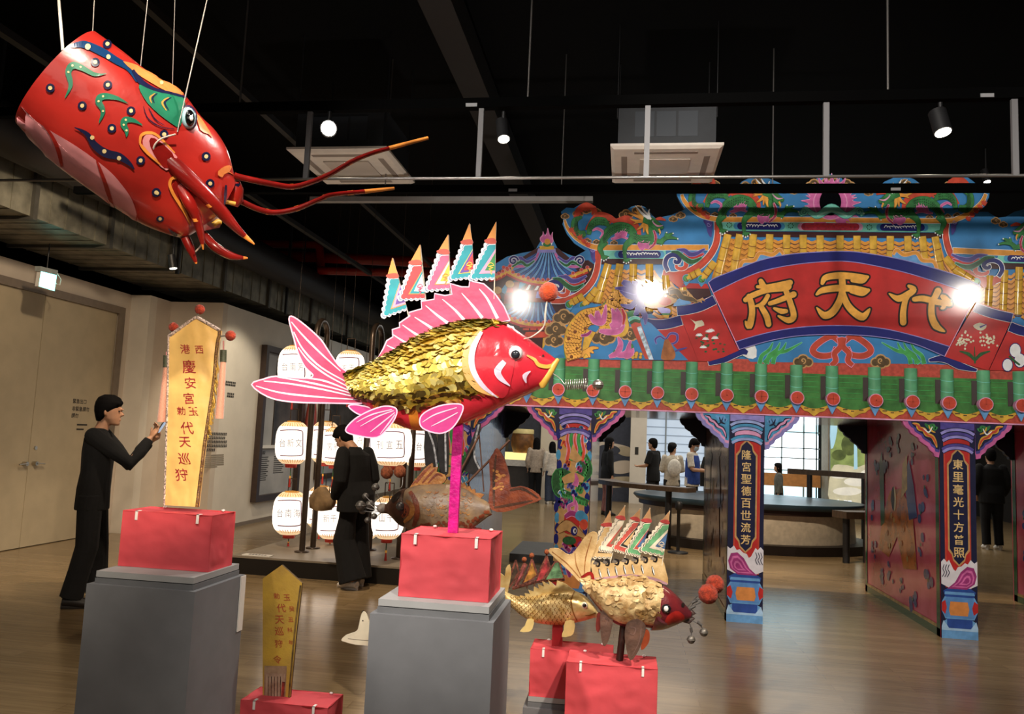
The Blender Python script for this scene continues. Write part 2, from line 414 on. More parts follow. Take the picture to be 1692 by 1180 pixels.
# bright windows: glass over a sunlit facade
SKY = M('daylight', '#e9f4ff', .9, .12, 1.2, emit=1.5)
SKYB = M('window_glow', '#b5dfee', .9, .55, .9, emit=1.15, stretch=(3, 1, .25))
BLIND = M('blind_fabric', '#aebccb', .9, .05, 2, emit=.42)
wd = S(MB().box((.54, 22.0, 0), (3.55, 22.06, 3.6), BLIND).build('window_1'))
b = MB()
for k in range(14): b.box((.54, 21.97, .5+k*.22), (3.55, 22.0, .515+k*.22), M('blind_batten', '#8fa0b2', .8, 0))
for x in (1.05, 2.1, 3.1): b.box((x, 21.9, 0), (x+.04, 21.97, 3.6), M('mullion', '#97a4ae', .5, 0))
b.build('blind_slats', wd)
wd = S(MB().box((3.5, 22.4, .2), (5.15, 22.46, 3.6), SKYB).box((3.5, 22.38, 1.05), (5.15, 22.4, 2.0), SKY).build('window_2'))
b = MB()
for z in (1.02, 1.35, 1.62, 2.05, 2.7): b.box((3.5, 22.2, z), (5.15, 22.25, z+.03), M('window_bar', '#9fb2b8', .5, 0))
for x in (3.55, 4.15, 4.72, 5.05): b.box((x, 22.2, .2), (x+.035, 22.25, 3.6), MATS['window_bar'])
b.box((3.6, 21.9, .62), (5.1, 22.1, .95), M('orange_sill', '#c98a4c', .6)).build('window_frame', wd)
# screen showing a wooded rocky shore
SCRG = [M('screen_%d' % i, h, .6, v, s, emit=.35) for i, (h, v, s) in enumerate((('#7f8f52', .5, 3.5), ('#bdb79a', .3, 3), ('#9cc4d6', .1, 4), ('#d6d2c4', .15, 4), ('#4f5a2f', .5, 5), ('#d9b37a', .1, 3)))]
sc = Deco(Plane((0, 18.6, 0), (0, -1, 0)))
sc.cut([(1372, 696), (1450, 700), (1450, 842), (1372, 838)], SCRG[0], 0, .08, 0, DARKM)
sc.p([(1374, 775), (1392, 768), (1418, 772), (1448, 766), (1448, 840), (1374, 836)], SCRG[1], .004, 3)
for x, y, a, b_ in ((1388, 786, 16, 5), (1420, 796, 26, 8), (1400, 812, 24, 7), (1436, 782, 14, 6), (1440, 818, 18, 6)): sc.dot((x, y), a, SCRG[3], .007, 14, b_)
for x, y, a, b_ in ((1386, 752, 12, 9), (1404, 735, 14, 18), (1426, 722, 12, 20), (1440, 750, 10, 16)): sc.dot((x, y), a, SCRG[4], .006, 14, b_)
sc.p([(1372, 698), (1384, 698), (1380, 730), (1373, 742)], SCRG[2], .008, 2)
sc.p([(1411, 716), (1416, 716), (1417, 775), (1411, 776)], SCRG[2], .009)
screen = sc.build('projection_screen')
O(screen, 'large screen showing trees and pale rocks seen through the gate', 'screen')
b = MB()
for x in (1380, 1442):
    p = PY(x, 836, 18.64); b.box((p.x-.03, 18.61, 0), (p.x+.03, 18.67, p.z+.05), DARKM)
    b.box((p.x-.03, 18.4, 0), (p.x+.03, 18.9, .03), DARKM); b.build('stand', screen); b = MB()
tx = MB(); c = PY(1393, 833, 18.58); put_text(tx, '宮門', c, (1, 0, 0), (0, 0, 1), w=.36, m=M('caption_white', '#dfe6f2', .6, 0, emit=.5), bold=.02); tx.build('caption', screen)
# counter and door at the far left of the hall
S(MB().box((-6.05, 23, 0), (-3.2, 23.2, 5.2), M('hall_white_wall', '#b5aa98', .8, .05, 2)).build('wall_hall'))
S(MB().box((-2.3, 21.5, 0), (-1.2, 21.58, 2.6), WALLW).build('door_3'))
bl = MB().box((-3.6, 15.5, .0), (-3.45, 18.0, 2.3), M('blue_lit_board', '#5f9fd0', .4, .3, 1, emit=.3)).build('light_board')
O(bl, 'pale blue lit board standing behind the left gate post', 'light board')
ct = thing('reception_counter', (-3.0, 20.6, 0), 'grey counter with warm lit top at the back left of the hall', 'counter')
MB().box((-4.3, 20.3, 0), (-2.25, 21.0, .86), M('counter_grey', '#37322e', .6)).build('counter_front', ct)
MB().box((-4.35, 20.25, .86), (-2.2, 21.05, 1.02), M('counter_white', '#c9c4bb', .5)).build('counter_edge', ct)
MB().box((-4.3, 20.3, 1.02), (-2.25, 21.0, 1.2), M('counter_glow', '#e8d48a', .5, .1, 5, emit=.6)).build('counter_top', ct)
dr = thing('wooden_drum', (-2.68, 20.6, 1.2), 'brown wooden drum with pale skin on the lit counter', 'drum')
MB().lathe((-2.68, 20.6, 1.2), [(.24, 0), (.3, .18), (.31, .35), (.27, .52)], M('drum_wood', '#7b4f22', .5, .25, 8), 20).build('shell', dr)
MB().lathe((-2.68, 20.6, 1.7), [(.29, 0), (.29, .1), (.27, .12)], M('drum_skin', '#e2d08f', .6, .05), 20).build('skin', dr)
for i in range(3):
    sh = MB(); x = -4.05+i*.3
    sh.box((x, 20.45, 1.2), (x+.2, 20.75, 1.42+.2*(i % 2)), M(('souvenir_red', 'souvenir_pale', 'souvenir_dark')[i], ('#a8433c', '#cbb9a8', '#4a3d52')[i], .6, .3, 20))
    sh.box((x+.03, 20.47, 1.42+.2*(i % 2)), (x+.17, 20.73, 1.5+.2*(i % 2)), MATS['souvenir_red'])
    O(sh.build('souvenir_box'), ('short red box at the left end of the lit counter', 'tall pale box with a red lid between two short boxes on the lit counter', 'short dark box with red lid beside the drum')[i], 'box', 'boxes on the counter')
# low grey plinth between the gate's left passages
O(MB().box((-1.45, 10.3, 0), (-.62, 11.6, .1), M('plinth_grey', '#4b4a49', .6)).build('low_plinth'), 'low dark grey plinth on the floor behind the left gate passage', 'plinth')

# ---------------------------------------------------------------- round exhibit table behind the gate
TB = (2.05, 14.0)
def ell(cx, cy, rx, ry, z, n=48, a0=0, a1=2*math.pi): return [V((cx+rx*math.cos(a0+(a1-a0)*k/n), cy+ry*math.sin(a0+(a1-a0)*k/n), z)) for k in range(n)]
rt = thing('round_display_table', (TB[0], TB[1], 0), 'large round exhibit table with dark blue top and white skirt behind the gate', 'table')
MB().slab(ell(*TB, 2.0, 1.5, .14), (0, 0, -.14), M('plinth_dark', '#1c1512', .5)).build('base', rt)
MB().loft([ell(*TB, 1.75, 1.3, .14), ell(*TB, 1.72, 1.28, .58)], M('skirt_white', '#cfc4b0', .7)).build('skirt', rt)
MB().loft([ell(*TB, 1.8, 1.34, .58), ell(*TB, 1.8, 1.34, .66)], M('table_band', '#2a1913', .5)).build('band', rt)
MB().loft([ell(*TB, 1.84, 1.38, .66), ell(*TB, 1.9, 1.42, .72), ell(*TB, 1.88, 1.4, .75)], M('slate_blue_top', '#2f4350', .35, .3, 1.5)).build('tabletop', rt)
PLANK = M('brown_plank', '#4a3a2c', .5, .2, 6, stretch=(1, 8, 1))
def plank(R0, w_, z, th, a0, a1, label, legs):
    def pt(R, a, zz): return V((TB[0]+R*math.cos(R_(a)), TB[1]+.78*R*math.sin(R_(a)), zz))
    o = thing('curved_bench', pt(R0, (a0+a1)/2, 0), label, 'bench', 'curved planks round the table'); n = 18
    A = [pt(R0, lerp(a0, a1, k/n), z) for k in range(n+1)]; B = [pt(R0+w_, lerp(a0, a1, k/n), z) for k in range(n+1)]
    MB().slab(A+B[::-1], (0, 0, -th), PLANK).build('seat_board', o)
    for t in legs: p = pt(R0+w_/2, lerp(a0, a1, t), z-th); MB().tube([p, V((p.x, p.y, 0))], .05, DARKM, 8).build('leg', o)
plank(2.2, .36, .95, .07, -178, -116, 'curved brown bench board at the left of the round table', (.2, .85))
plank(2.22, .1, 1.24, .1, 64, 12, 'curved brown rail board at the far right of the round table', (.2, .8))
plank(2.4, .34, .74, .1, -66, -44, 'short brown bench board nearest the pink door panel', (.12, .5, .9))
pst = thing('floor_post', PZ(1120, 914, 0), 'black floor post on a round base before the round table', 'post')
p = PZ(1120, 914, 0)
MB().lathe(p, [(.15, 0), (.15, .02), (.03, .035)], DARKM, 16).build('base', pst)
MB().lathe(p, [(.025, .03), (.025, .62), (.05, .64), (.05, .74), (.01, .76)], DARKM, 12).build('pole', pst)
st = thing('wooden_stool', PZ(1092, 840, 0)+V((0, 2.6, 0)), 'pale wooden box seat under the child in red', 'stool')
c = ORG[st.name]; MB().box(c+V((-.35, -.25, 0)), c+V((.3, .25, .42)), M('pale_plywood', '#b38b5c', .6, .1, 8)).build('seat_box', st)

# ---------------------------------------------------------------- ceiling plant
dk = thing('air_duct', (-6.7, 10, 3.6), 'long galvanised air duct running under the ceiling above the left wall', 'duct')
ys = [3.5, 5.6, 7.05, 8.25, 9.5, 10.9, 12.4, 14.2, 16.2, 18.6, 21.5]
for i in range(len(ys)-1):
    b = MB().box((-7.32, ys[i]+.03, 3.62), (-6.06, ys[i+1]-.03, 4.1), GALV)
    for k in range(1, 5):
        yy = lerp(ys[i], ys[i+1], k/5); b.box((-7.33, yy-.004, 3.614), (-6.05, yy+.004, 4.11), GALV)
    b.build('duct_section', dk)
    MB().box((-7.36, ys[i+1]-.03, 3.585), (-6.02, ys[i+1]+.03, 4.14), M('duct_flange', '#4c4942', .5, .1, metal=.3)).build('flange', dk)
for y in (6.4, 9.6, 13):
    MB().box((-6.02, y-.02, 3.57), (-5.98, y+.02, 5.2), DARKM).build('hanger', dk)
# round dark duct beyond it
rd = thing('round_duct', (-5.7, 14, 3.9), 'dark round duct running beside the galvanised duct', 'duct')
MB().tube([(-5.72, 5.8, 4.2), (-5.72, 21, 4.2)], .24, M('dark_duct', '#1d1817', .6), 18).build('duct_tube', rd)
for y in (9, 13, 18): MB().tube([(-5.72, y, 4.42), (-5.72, y, 5.2)], .01, DARKM, 6).build('hanger', rd)
RED = M('red_pipe', '#8e1b12', .35, .05)
def pipe(px, Y, r, label):
    pts = [PY(x, y, Y) for x, y in px]
    O(MB().tube(pts, r, RED, 12).build('sprinkler_pipe'), label, 'pipe', 'red pipes under the ceiling')
pipe([(425, 403), (523, 405), (528, 410), (530, 445)], 13.5, .075, 'red pipe with an elbow, upper one of the red ceiling pipes')
pipe([(450, 422), (650, 431), (900, 440)], 13.9, .1, 'thick straight red pipe between the other two ceiling pipes')
pipe([(527, 447), (700, 452), (880, 458)], 13.3, .075, 'straight red pipe lowest of the three ceiling pipes')
# beams and cable trays
for x0, x1, z, nm, lab in ((-1.68, -1.42, 4.9, 'ceiling_beam', 'wide brown-black steel beam running away overhead'), (-4.62, -4.55, 4.35, 'cable_tray', 'thin dark cable tray running away above the shrimp lantern feelers'), (-3.48, -3.42, 4.5, 'cable_tray', 'thin dark cable tray above the red pipes, nearer the middle')):
    O(MB().box((x0, 1, z), (x1, 24 if z > 4.6 else 15, z+.25 if z > 4.6 else z+.06), M('beam_brown', '#1a1513', .8) if z > 4.6 else M('tray_grey', '#1f1e20', .7)).build(nm), lab, 'beam')
RAIL = M('rail_black', '#020202', .9, 0, spec=.05)
ROD = M('rod_steel', '#8b8784', .35, 0, metal=.8)
def rail(Y, z, lab, low):
    o = thing('lighting_rail', (0, Y, z), lab, 'lighting rail', 'black lighting rails')
    MB().box((-5.6, Y-.03, z), (7, Y+.03, z+.07), RAIL).build('rail', o)
    if low:
        MB().tube([(-5.6, Y, low), (7, Y, low)], .011, ROD, 8).build('lower_rod', o)
        for px in (512, 795, 1070, 1365, 1676):
            p = PY(px, 200, Y); MB().box((p.x-.018, Y-.012, low), (p.x+.018, Y+.012, z), M('strut_grey', '#6b6a6c', .5, 0)).build('strut', o)
    for px in ((402, 875, 1467) if low else (640, 930, 1277)):
        p = PY(px, 100 if low else 250, Y); MB().tube([(p.x, Y, z+.05), (p.x, Y, 5.2)], .008 if low else .006, ROD, 6).build('hanger_rod', o)
    for px in ((780, 1628) if low else (848, 1478)):
        p = PY(px, 184 if low else 320, Y); MB().box((p.x-.04, Y-.034, z+.005), (p.x+.04, Y-.03, z+.03), M('rail_tag', '#8d8d90', .5, 0)).build('rail_tag', o)
rail(5.22, 3.88, 'black lighting rail with steel struts and thin lower rod, nearer of the two in view', 3.38)
rail(7.05, 3.86, 'black lighting rail crossing just before the gate ridge', 0)
rail(2.0, 4.22, 'black lighting rail overhead before the exhibits', 0)
def spotlight(p, aim, lab, emit=25, r=.045, top=None):
    p = V(p); o = thing('track_spotlight', p, lab, 'spotlight', 'black track spotlights')
    d = (V(aim)-p).normalized()
    MB().tube([V((p.x, p.y, top)) if top else p+V((0, 0, .14)), p+V((0, 0, .02))], .014 if not top else .008, DARKM, 8).build('stem', o)
    MB().tube([p-d*.09, p+d*.07], r, DARKM, 16).build('can', o)
    MB().tube([p+d*.0701, p+d*.074], r*.86, M('lamp_face_%d' % emit, '#fff6e2', .3, 0, emit=emit), 16).build('lens', o)
spotlight(PY(543, 213, 5.22), (0, 0, 1.9), 'lit black spotlight above the left ceiling cassette, brightest in view', 40, .06)
spotlight(PY(831, 217, 5.22), (-.4, 4.3, 1), 'small black downlight hanging at mid rail', 8, .045)
spotlight(PY(1554, 204, 5.22), (2.4, 4.2, 0), 'black spotlight pointing down at the right end of the rail', 8, .055)
spotlight(PY(1629, 292, 9.6), (4.5, 8.5, 0), 'tiny bright spotlight above the right end of the gate ridge', 20, .04, 5.2)
spotlight(PY(285, 434, 8.4), (-4.6, 8.6, 0), 'black downlight hanging below the galvanised duct', 10, .045, 5.2)
def cassette(x0, lab):
    x1, y0, y1, z = x0+.93, 6.44, 7.38, 4.05
    o = thing('ceiling_air_conditioner', ((x0+x1)/2, 6.9, z), lab, 'air conditioner', 'ceiling cassette units')
    PAN = M('cassette_white', '#d9cfc4', .5, .03); b = MB()
    b.loft([[V((x, y, zz)) for x, y in ((x0+k, y0+k), (x1-k, y0+k), (x1-k, y1-k), (x0+k, y1-k))] for zz, k in ((z+.04, 0), (z+.02, 0), (z, .03))], PAN, True, False); b.build('panel', o)
    MB().box((x0+.25, y0+.25, z-.012), (x1-.25, y1-.25, z+.001), M('cassette_grille', '#bdb1a6', .6, .02)).build('intake_grille', o)
    for a, c in (((x0+.2, y0+.09), (x1-.2, y0+.14)), ((x0+.2, y1-.14), (x1-.2, y1-.09)), ((x0+.09, y0+.2), (x0+.14, y1-.2)), ((x1-.14, y0+.2), (x1-.09, y1-.2))):
        MB().box((*a, z-.004), (*c, z+.001), M('louver_dark', '#8a7d73', .6, 0)).build('louver', o)
    b = MB().box((x0+.06, y0+.06, z+.04), (x1-.06, y1-.06, z+.42), M('cassette_body', '#23262b', .6))
    for k in range(3): b.box((x0+.2+k*.18, y0+.055, z+.12), (x0+.36+k*.18, y0+.06, z+.34), M('body_label', '#2f343b', .5, 0))
    b.build('body', o)
    for dx in (.05, .88):
        for dy in (.1, .84): MB().tube([(x0+dx, y0+dy, z+.3), (x0+dx, y0+dy, 5.2)], .006, DARKM, 6).build('hanger_rod', o)
cassette(-3.08, 'white square ceiling cassette unit above the shrimp lantern feelers')
cassette(-.2, 'white square ceiling cassette unit left of the gate ridge')
# long dim fluorescent trough behind the cassettes
O(MB().box((-3.4, 7.75, 4.0), (-.4, 7.83, 4.05), M('dim_trough', '#8a8683', .5, .05)).build('cable_trough'), 'pale grey trough under the ceiling just behind the two cassettes', 'trough')
# exit sign
ex = thing('exit_sign', PX(80, 445, -6.62), 'glowing pale green exit sign hanging beneath the duct by the doors', 'exit sign')
q = [PX(x, y, -6.62) for x, y in ((68, 447), (94, 454), (90, 481), (64, 473))]
MB().slab(q, (-.05, 0, 0), M('exit_glow', '#7df2e6', .4, .1, 6, emit=2.6), WHITEP).build('sign_face', ex)
q2 = [PX(x, y, -6.61) for x, y in ((67, 440), (96, 447), (95, 455), (67, 448))]
MB().slab(q2, (-.07, 0, 0), M('exit_case', '#9aa09c', .5)).build('case', ex)
a = (q2[0]+q2[1])/2; MB().tube([a+V((-.03, 0, 0)), V((a.x-.03, a.y, 3.582))], .008, DARKM, 6).build('rod', ex)
b = MB().tube([PX(x, y, -6.6) for x, y in ((95, 452), (101, 462), (99, 471), (93, 469))], .005, WHITEP, 6); b.build('cable', ex)
# ================================================================ THE PAINTED TEMPLE GATE
GY = 7.66
GP = Plane((0, GY, 0), (0, -1, 0))
def g(name, h, v=.12, s=14):
    c = [int(h[i:i+2], 16) for i in (1, 3, 5)]; l = .3*c[0]+.55*c[1]+.15*c[2]
    return M('gate_'+name, '#'+''.join('%02x' % int(lerp(x, lerp(l, 128, .25), .12)) for x in c), .6, v, s, coat=.35, spec=.25, crough=.13)
BLUE = g('sky_blue', '#2f7fbf', .1, 5); NAVY = g('navy', '#0d1470', .1, 6); DNAVY = g('dark_navy', '#14163a', .1)
REDG = g('red', '#c3211f', .12, 5); BRICK = g('brick_red', '#c2402a', .15, 8); MAROON = g('maroon', '#3a0e12', .1)
ORNG = g('orange', '#e0922e', .1); GOLD = g('gold', '#eda63a', .1); YEL = g('yellow', '#d9a62e', .15); YELD = g('ochre', '#c67d22', .15)
GRN = g('green', '#2f7f3f', .18, 20); GRND = g('dark_green', '#1f5a2c', .2, 40); GRNL = g('leaf_green', '#3aa04a', .15); TURQ = g('turquoise', '#6fcdb8', .1)
PINK = g('pink', '#cf5fa0', .15); PINKL = g('pale_pink', '#e39ac4', .1); PURP = g('purple', '#4b3f94', .15); LILAC = g('lilac', '#8f86cf', .12); MAG = g('magenta', '#9c2c74', .12)
WHT = g('white', '#e6e9ea', .05); BRN = g('cloud_brown', '#5b4526', .2); TAN = g('tan', '#c39457', .12); BLK = g('black', '#120a0a', 0); SKYL = g('pale_blue', '#5f9bd6', .12); CYAN = g('cyan', '#3f93c4', .15)
FLAME = g('flame_red', '#d2432a', .15); LINE = g('brown_line', '#7a3f14', 0); EAVER = g('eave_red', '#bf4636', .15, 30)
gate = thing('temple_gate', (2.04, GY, 0), 'large colourful painted temple gate board with red scroll sign and four pillars in view', 'gate')

# --- back board: cut outline with cloud and dragon contours
out = [(796, 604), (796, 470), (812, 440), (838, 424), (862, 418), (884, 414), (897, 392), (904, 384), (912, 392), (922, 412), (938, 420), (950, 424), (968, 414), (950, 398), (938, 380), (930, 362), (927, 350), (936, 343), (948, 344), (958, 338), (972, 336), (985, 342), (991, 353), (1003, 357), (1015, 366), (1022, 360), (1030, 350), (1042, 342), (1054, 339), (1066, 342), (1075, 352), (1084, 362), (1096, 358), (1110, 355), (1122, 350), (1132, 346), (1124, 334), (1118, 322), (1120, 312), (1150, 308), (1190, 312), (1214, 312), (1226, 300), (1238, 294), (1248, 291), (1262, 292), (1276, 297), (1296, 306), (1322, 311), (1336, 302), (1346, 297), (1356, 290), (1372, 288), (1388, 291), (1394, 299), (1412, 302), (1424, 311), (1452, 308), (1462, 300), (1478, 293), (1496, 291), (1510, 296), (1524, 306), (1554, 310), (1566, 300), (1578, 291), (1594, 290), (1606, 298), (1618, 308), (1636, 312), (1634, 326), (1626, 342), (1616, 350), (1632, 350), (1648, 360), (1662, 358), (1676, 350), (1692, 346), (1712, 352), (1740, 346), (1790, 362), (1770, 410), (1820, 420), (1860, 470), (1860, 616)]
bb = Deco(GP); bb.cut(out, BLUE, 0, .05, 0, DARKM); bb.build('sky_board', gate)

# --- yellow tiled roofs
def tile_roof(cols, name, rows, par, y_gap):
    d = Deco(GP)
    xs = [c[0] for c in cols]
    top = [(cols[0][0][0]-8, cols[0][0][1]+6)] + [(cols[-1][0][0]+8, cols[-1][0][1]+6), (cols[-1][1][0]+14, cols[-1][1][1]), (cols[0][1][0]-10, cols[0][1][1])]
    d.p(top, YELD, .004)
    for (a, b), (c, e) in zip(cols[:-1], cols[1:]):
        for k in range(rows):
            t = (k+.6)/rows
            p0 = (lerp(a[0], b[0], t)+6, lerp(a[1], b[1], t)+6); p1 = (lerp(c[0], e[0], t)-6, lerp(c[1], e[1], t)+6)
            mid = ((p0[0]+p1[0])/2, (p0[1]+p1[1])/2+3)
            d.rib([p0, mid, p1], 5.5, ORNG, .006, 3); d.rib([(p0[0], p0[1]+2.6), (mid[0], mid[1]+3), (p1[0], p1[1]+2.6)], 1.1, LINE, .007, 3)
    for a, b in cols: half_tile(d, a, b, 6.3, YEL, LINE, .006, max(2, int(abs(b[1]-a[1])/24)+1))
    return d.build(name, par)
def half_tile(d, a, b, r, m, ml, off, n, dep=.3):
    """a half-round tile run in low relief between two pixels"""
    A, B = V((*a, 0)), V((*b, 0)); t = (B-A).normalized(); nn = V((-t.y, t.x, 0))
    k = (d.pl.hit(a[0]+1, a[1])-d.pl.hit(a[0], a[1])).length
    rings = []; N = 8
    for i in range(7):
        c = A.lerp(B, i/6); rings.append([d.pl.hit(c.x+nn.x*r*math.cos(math.pi*j/N), c.y+nn.y*r*math.cos(math.pi*j/N), off+k*r*dep*math.sin(math.pi*j/N)) for j in range(N+1)])
    d.loft(rings, m, False, True, False)
    for i in range(1, n+1):
        c = A.lerp(B, i/n-.02/n)
        L = [[d.pl.hit(c.x+t.x*s_+nn.x*(r+.4)*math.cos(math.pi*j/N), c.y+t.y*s_+nn.y*(r+.4)*math.cos(math.pi*j/N)+2*math.sin(math.pi*j/N), off+.001+k*(r+.4)*dep*math.sin(math.pi*j/N)) for j in range(N+1)] for s_ in (0, 1.2)]
        d.loft(L, ml, False, True, False)
    e = [d.pl.hit(A.x+nn.x*r*math.cos(math.pi*j/N), A.y+nn.y*r*math.cos(math.pi*j/N), off+k*r*dep*math.sin(math.pi*j/N)) for j in range(N+1)]
    d.poly(e, m)
ur = [((1202.7, 387), (1183, 470)), ((1222.6, 387), (1208, 470)), ((1245, 387), (1237, 460)), ((1272, 387), (1269, 455)), ((1300, 388), (1299, 450)), ((1327, 388), (1327, 450)), ((1355, 389), (1355, 450)), ((1388, 389), (1388, 450)), ((1416, 389.5), (1416, 450)), ((1442.7, 390), (1443, 450)), ((1471, 390), (1471, 455)), ((1500, 390), (1502, 460)), ((1524, 390.5), (1531, 460)), ((1545, 391), (1558, 470)), ((1562, 425), (1605, 476))]
tile_roof(ur, 'upper_roof_tiles', 9, gate, 4)
ll = [((1005, 436), (986, 500)), ((1024.5, 436), (1013, 510)), ((1046.6, 436), (1044, 510)), ((1073, 436), (1073, 515)), ((1100, 455), (1104, 520)), ((1128, 475), (1136, 520))]
tile_roof(ll, 'left_roof_tiles', 9, gate, 4)
rr = [((1600, 470), (1590, 520)), ((1636, 455), (1632, 520)), ((1660, 446), (1657, 520)), ((1684, 441), (1682, 520)), ((1708, 441), (1706, 520)), ((1732, 441), (1732, 520)), ((1756, 441), (1758, 520)), ((1776, 441), (1786, 520))]
tile_roof(rr, 'right_roof_tiles', 9, gate, 4)
d = Deco(GP)
d.p([(1190, 382), (1560, 385), (1562, 394), (1188, 391)], MAROON, .008); d.p([(996, 427), (1098, 427), (1100, 437), (993, 437)], MAROON, .008); d.p([(1626, 434), (1790, 438), (1790, 446), (1622, 444)], MAROON, .008)
# gable curves
def gable(pts, w, cup=None):
    d.rib(pts, w, BRICK, .010, 6, WHT, 1); d.rib(pts, [x*.45 for x in w], FLAME, .0115, 6)
gable(Zm(920, 320, 6.554)([(445, 605), (448, 720), (430, 840), (385, 950), (300, 1050), (190, 1120), (60, 1160), (-60, 1165)]), [8, 9, 9.5, 10, 9, 7])
gable(Zm(1120, 280, 6.043)([(392, 520), (398, 640), (375, 760), (310, 870), (210, 965), (90, 1030), (-40, 1060), (-150, 1040)]), [9, 10, 11, 12, 12, 11])
gable(Zm(1380, 280, 5.423)([(998, 480), (990, 590), (1020, 720), (1090, 840), (1190, 930), (1300, 985), (1400, 1000), (1490, 970)]), [9, 10, 11, 12, 12, 11])
d.p(Zm(920, 320, 6.554)([(1150, 820), (1200, 865), (1290, 880), (1420, 850), (1500, 860), (1440, 940), (1370, 980), (1335, 1030), (1260, 970), (1180, 900)]), BRICK, .012)
d.p(Zm(1380, 280, 5.423)([(1290, 985), (1390, 1010), (1500, 930), (1490, 990), (1420, 1040), (1330, 1062), (1300, 1030)]), BRICK, .012)
# corner tiles with green ends
for a, b in (((987, 477), (964, 504)), ((964, 489), (941, 502)), ((1181, 433), (1160, 461)), ((1158, 448), (1135, 460)), ((1582, 447), (1616, 468))):
    half_tile(d, a, b, 6, YEL, LINE, .012, 3)
for c in ((940.6, 503), (964, 505), (1134.4, 460), (1159.5, 461.5), (1613.5, 466)): d.dot(c, 6, GRN, .02, 14, None, SKYL, 1); d.dot(c, 4, GRNL, .021, 12); d.p([(c[0]-6, c[1]+6), (c[0]+6, c[1]+6), (c[0]-1, c[1]+13)], CYAN, .015)
d.p([(1120, 477), (1134, 468), (1168, 469), (1172, 477)], REDG, .011)
d.build('gable_curves', gate)

# --- ridge bands and their panels
d = Deco(GP)
za = Zm(920, 320, 6.554); zb = Zm(1120, 280, 6.043); zc = Zm(1380, 280, 5.423)
d.p(za([(75, 280), (60, 330), (110, 440), (190, 540), (300, 610), (420, 640), (420, 600), (390, 575)]), BLUE, .003)
d.rib(za([(85, 285), (115, 370), (190, 460), (290, 530), (395, 575), (480, 583), (800, 583), (1200, 583), (1640, 583)]), [3, 5, 7, 8, 8.5, 8.5, 8.5, 8.5, 8.5], ORNG, .012, 6, WHT, .7)
d.rib(zb([(40, 250), (62, 310), (130, 390), (240, 460), (380, 495), (520, 500), (1000, 500), (1700, 503)]), [4, 6, 7, 8, 8, 8, 8, 8], ORNG, .012, 6, WHT, .7)
d.rib(zc([(0, 455), (500, 458), (1000, 460), (1100, 440), (1220, 380), (1310, 300), (1350, 220)]), [8, 8, 8, 8, 8, 7, 5], ORNG, .012, 6, WHT, .7)
d.rib([(1575, 414), (1640, 417), (1700, 419), (1800, 422)], 9, ORNG, .012, 3, WHT, .7)
for k in range(5):
    for z, p in ((za, [(130+k*45, 395+k*40)]), (zb, [(110+k*40, 345+k*32)]), (zc, [(1310-k*35, 300+k*35)])):
        c = z(p)[0]; d.flame((c[0]+3, c[1]+2), 8, FLAME, .014, None, .6)
d.p(zb([(365, 520), (440, 522), (440, 605), (365, 605)]), BRICK, .010); d.p(za([(415, 605), (490, 610), (490, 705), (415, 705)]), BRICK, .010)
d.p([(1190, 366), (1557, 369), (1557, 384), (1190, 381)], TURQ, .010); d.p(za([(480, 612), (1180, 612), (1180, 706), (480, 706)]), TURQ, .010); d.p([(1650, 421), (1790, 424), (1790, 438), (1645, 434)], TURQ, .010)
def pill(x0, y0, x1, y1, h, m, mo, sq):
    n = 10; c = []
    for k in range(n+1): c.append((x1+h*math.sin(math.pi*k/n), y1-h*math.cos(math.pi*k/n)))
    for k in range(n+1): c.append((x0-h*math.sin(math.pi*k/n), y0+h*math.cos(math.pi*k/n)))
    o2 = [(x+(6 if i <= n else -6), y) for i, (x, y) in enumerate(c)]
    d.p(o2, mo, .0115); d.p(c, m, .013)
    random.seed(int(x0))
    for k in range(int((x1-x0)/4.5)):
        x = x0+4+k*4.5; y = lerp(y0, y1, (x-x0)/(x1-x0)); a = random.uniform(-2.2, 2.2)
        d.rib([(x-3, y+a), (x, y-random.uniform(1, 3.4)), (x+3, y+random.uniform(-1, 3))], [1, 1.8, .8], sq, .0145, 3)
pill(1224, 373.5, 1285, 374, 6, NAVY, CYAN, WHT); pill(1330, 374.5, 1414, 375, 6, g('rose_panel', '#b5233c', .2, 40), PINKL, REDG); pill(1460, 375.5, 1522, 376, 6, NAVY, CYAN, WHT)
pill(1027, 420.5, 1086, 420.5, 6, NAVY, CYAN, WHT); pill(1670, 427, 1720, 429, 5.5, NAVY, CYAN, WHT)
for c in ((1306.5, 373), (1436.5, 375.5), (1205, 372)):
    for a in range(8): d.dot((c[0]+4*math.cos(a*math.pi/4), c[1]+4*math.sin(a*math.pi/4)), 1.1, GRND, .013, 6)
# purple corner leaves
for c, sg in (((1176, 376), -1), ((1572, 372), 1), ((984, 418), -1)):
    d.p([(c[0], c[1]-12), (c[0]-sg*-14, c[1]-12), (c[0]+sg*9, c[1]-2), (c[0]+sg*7, c[1]+8), (c[0]+sg*2, c[1]+16), (c[0], c[1]+12)], PURP, .010, 3)
    d.swirl((c[0]+sg*5, c[1]-5), 4, 1.2, 1, LILAC, .012)
d.build('ridge_bands', gate)

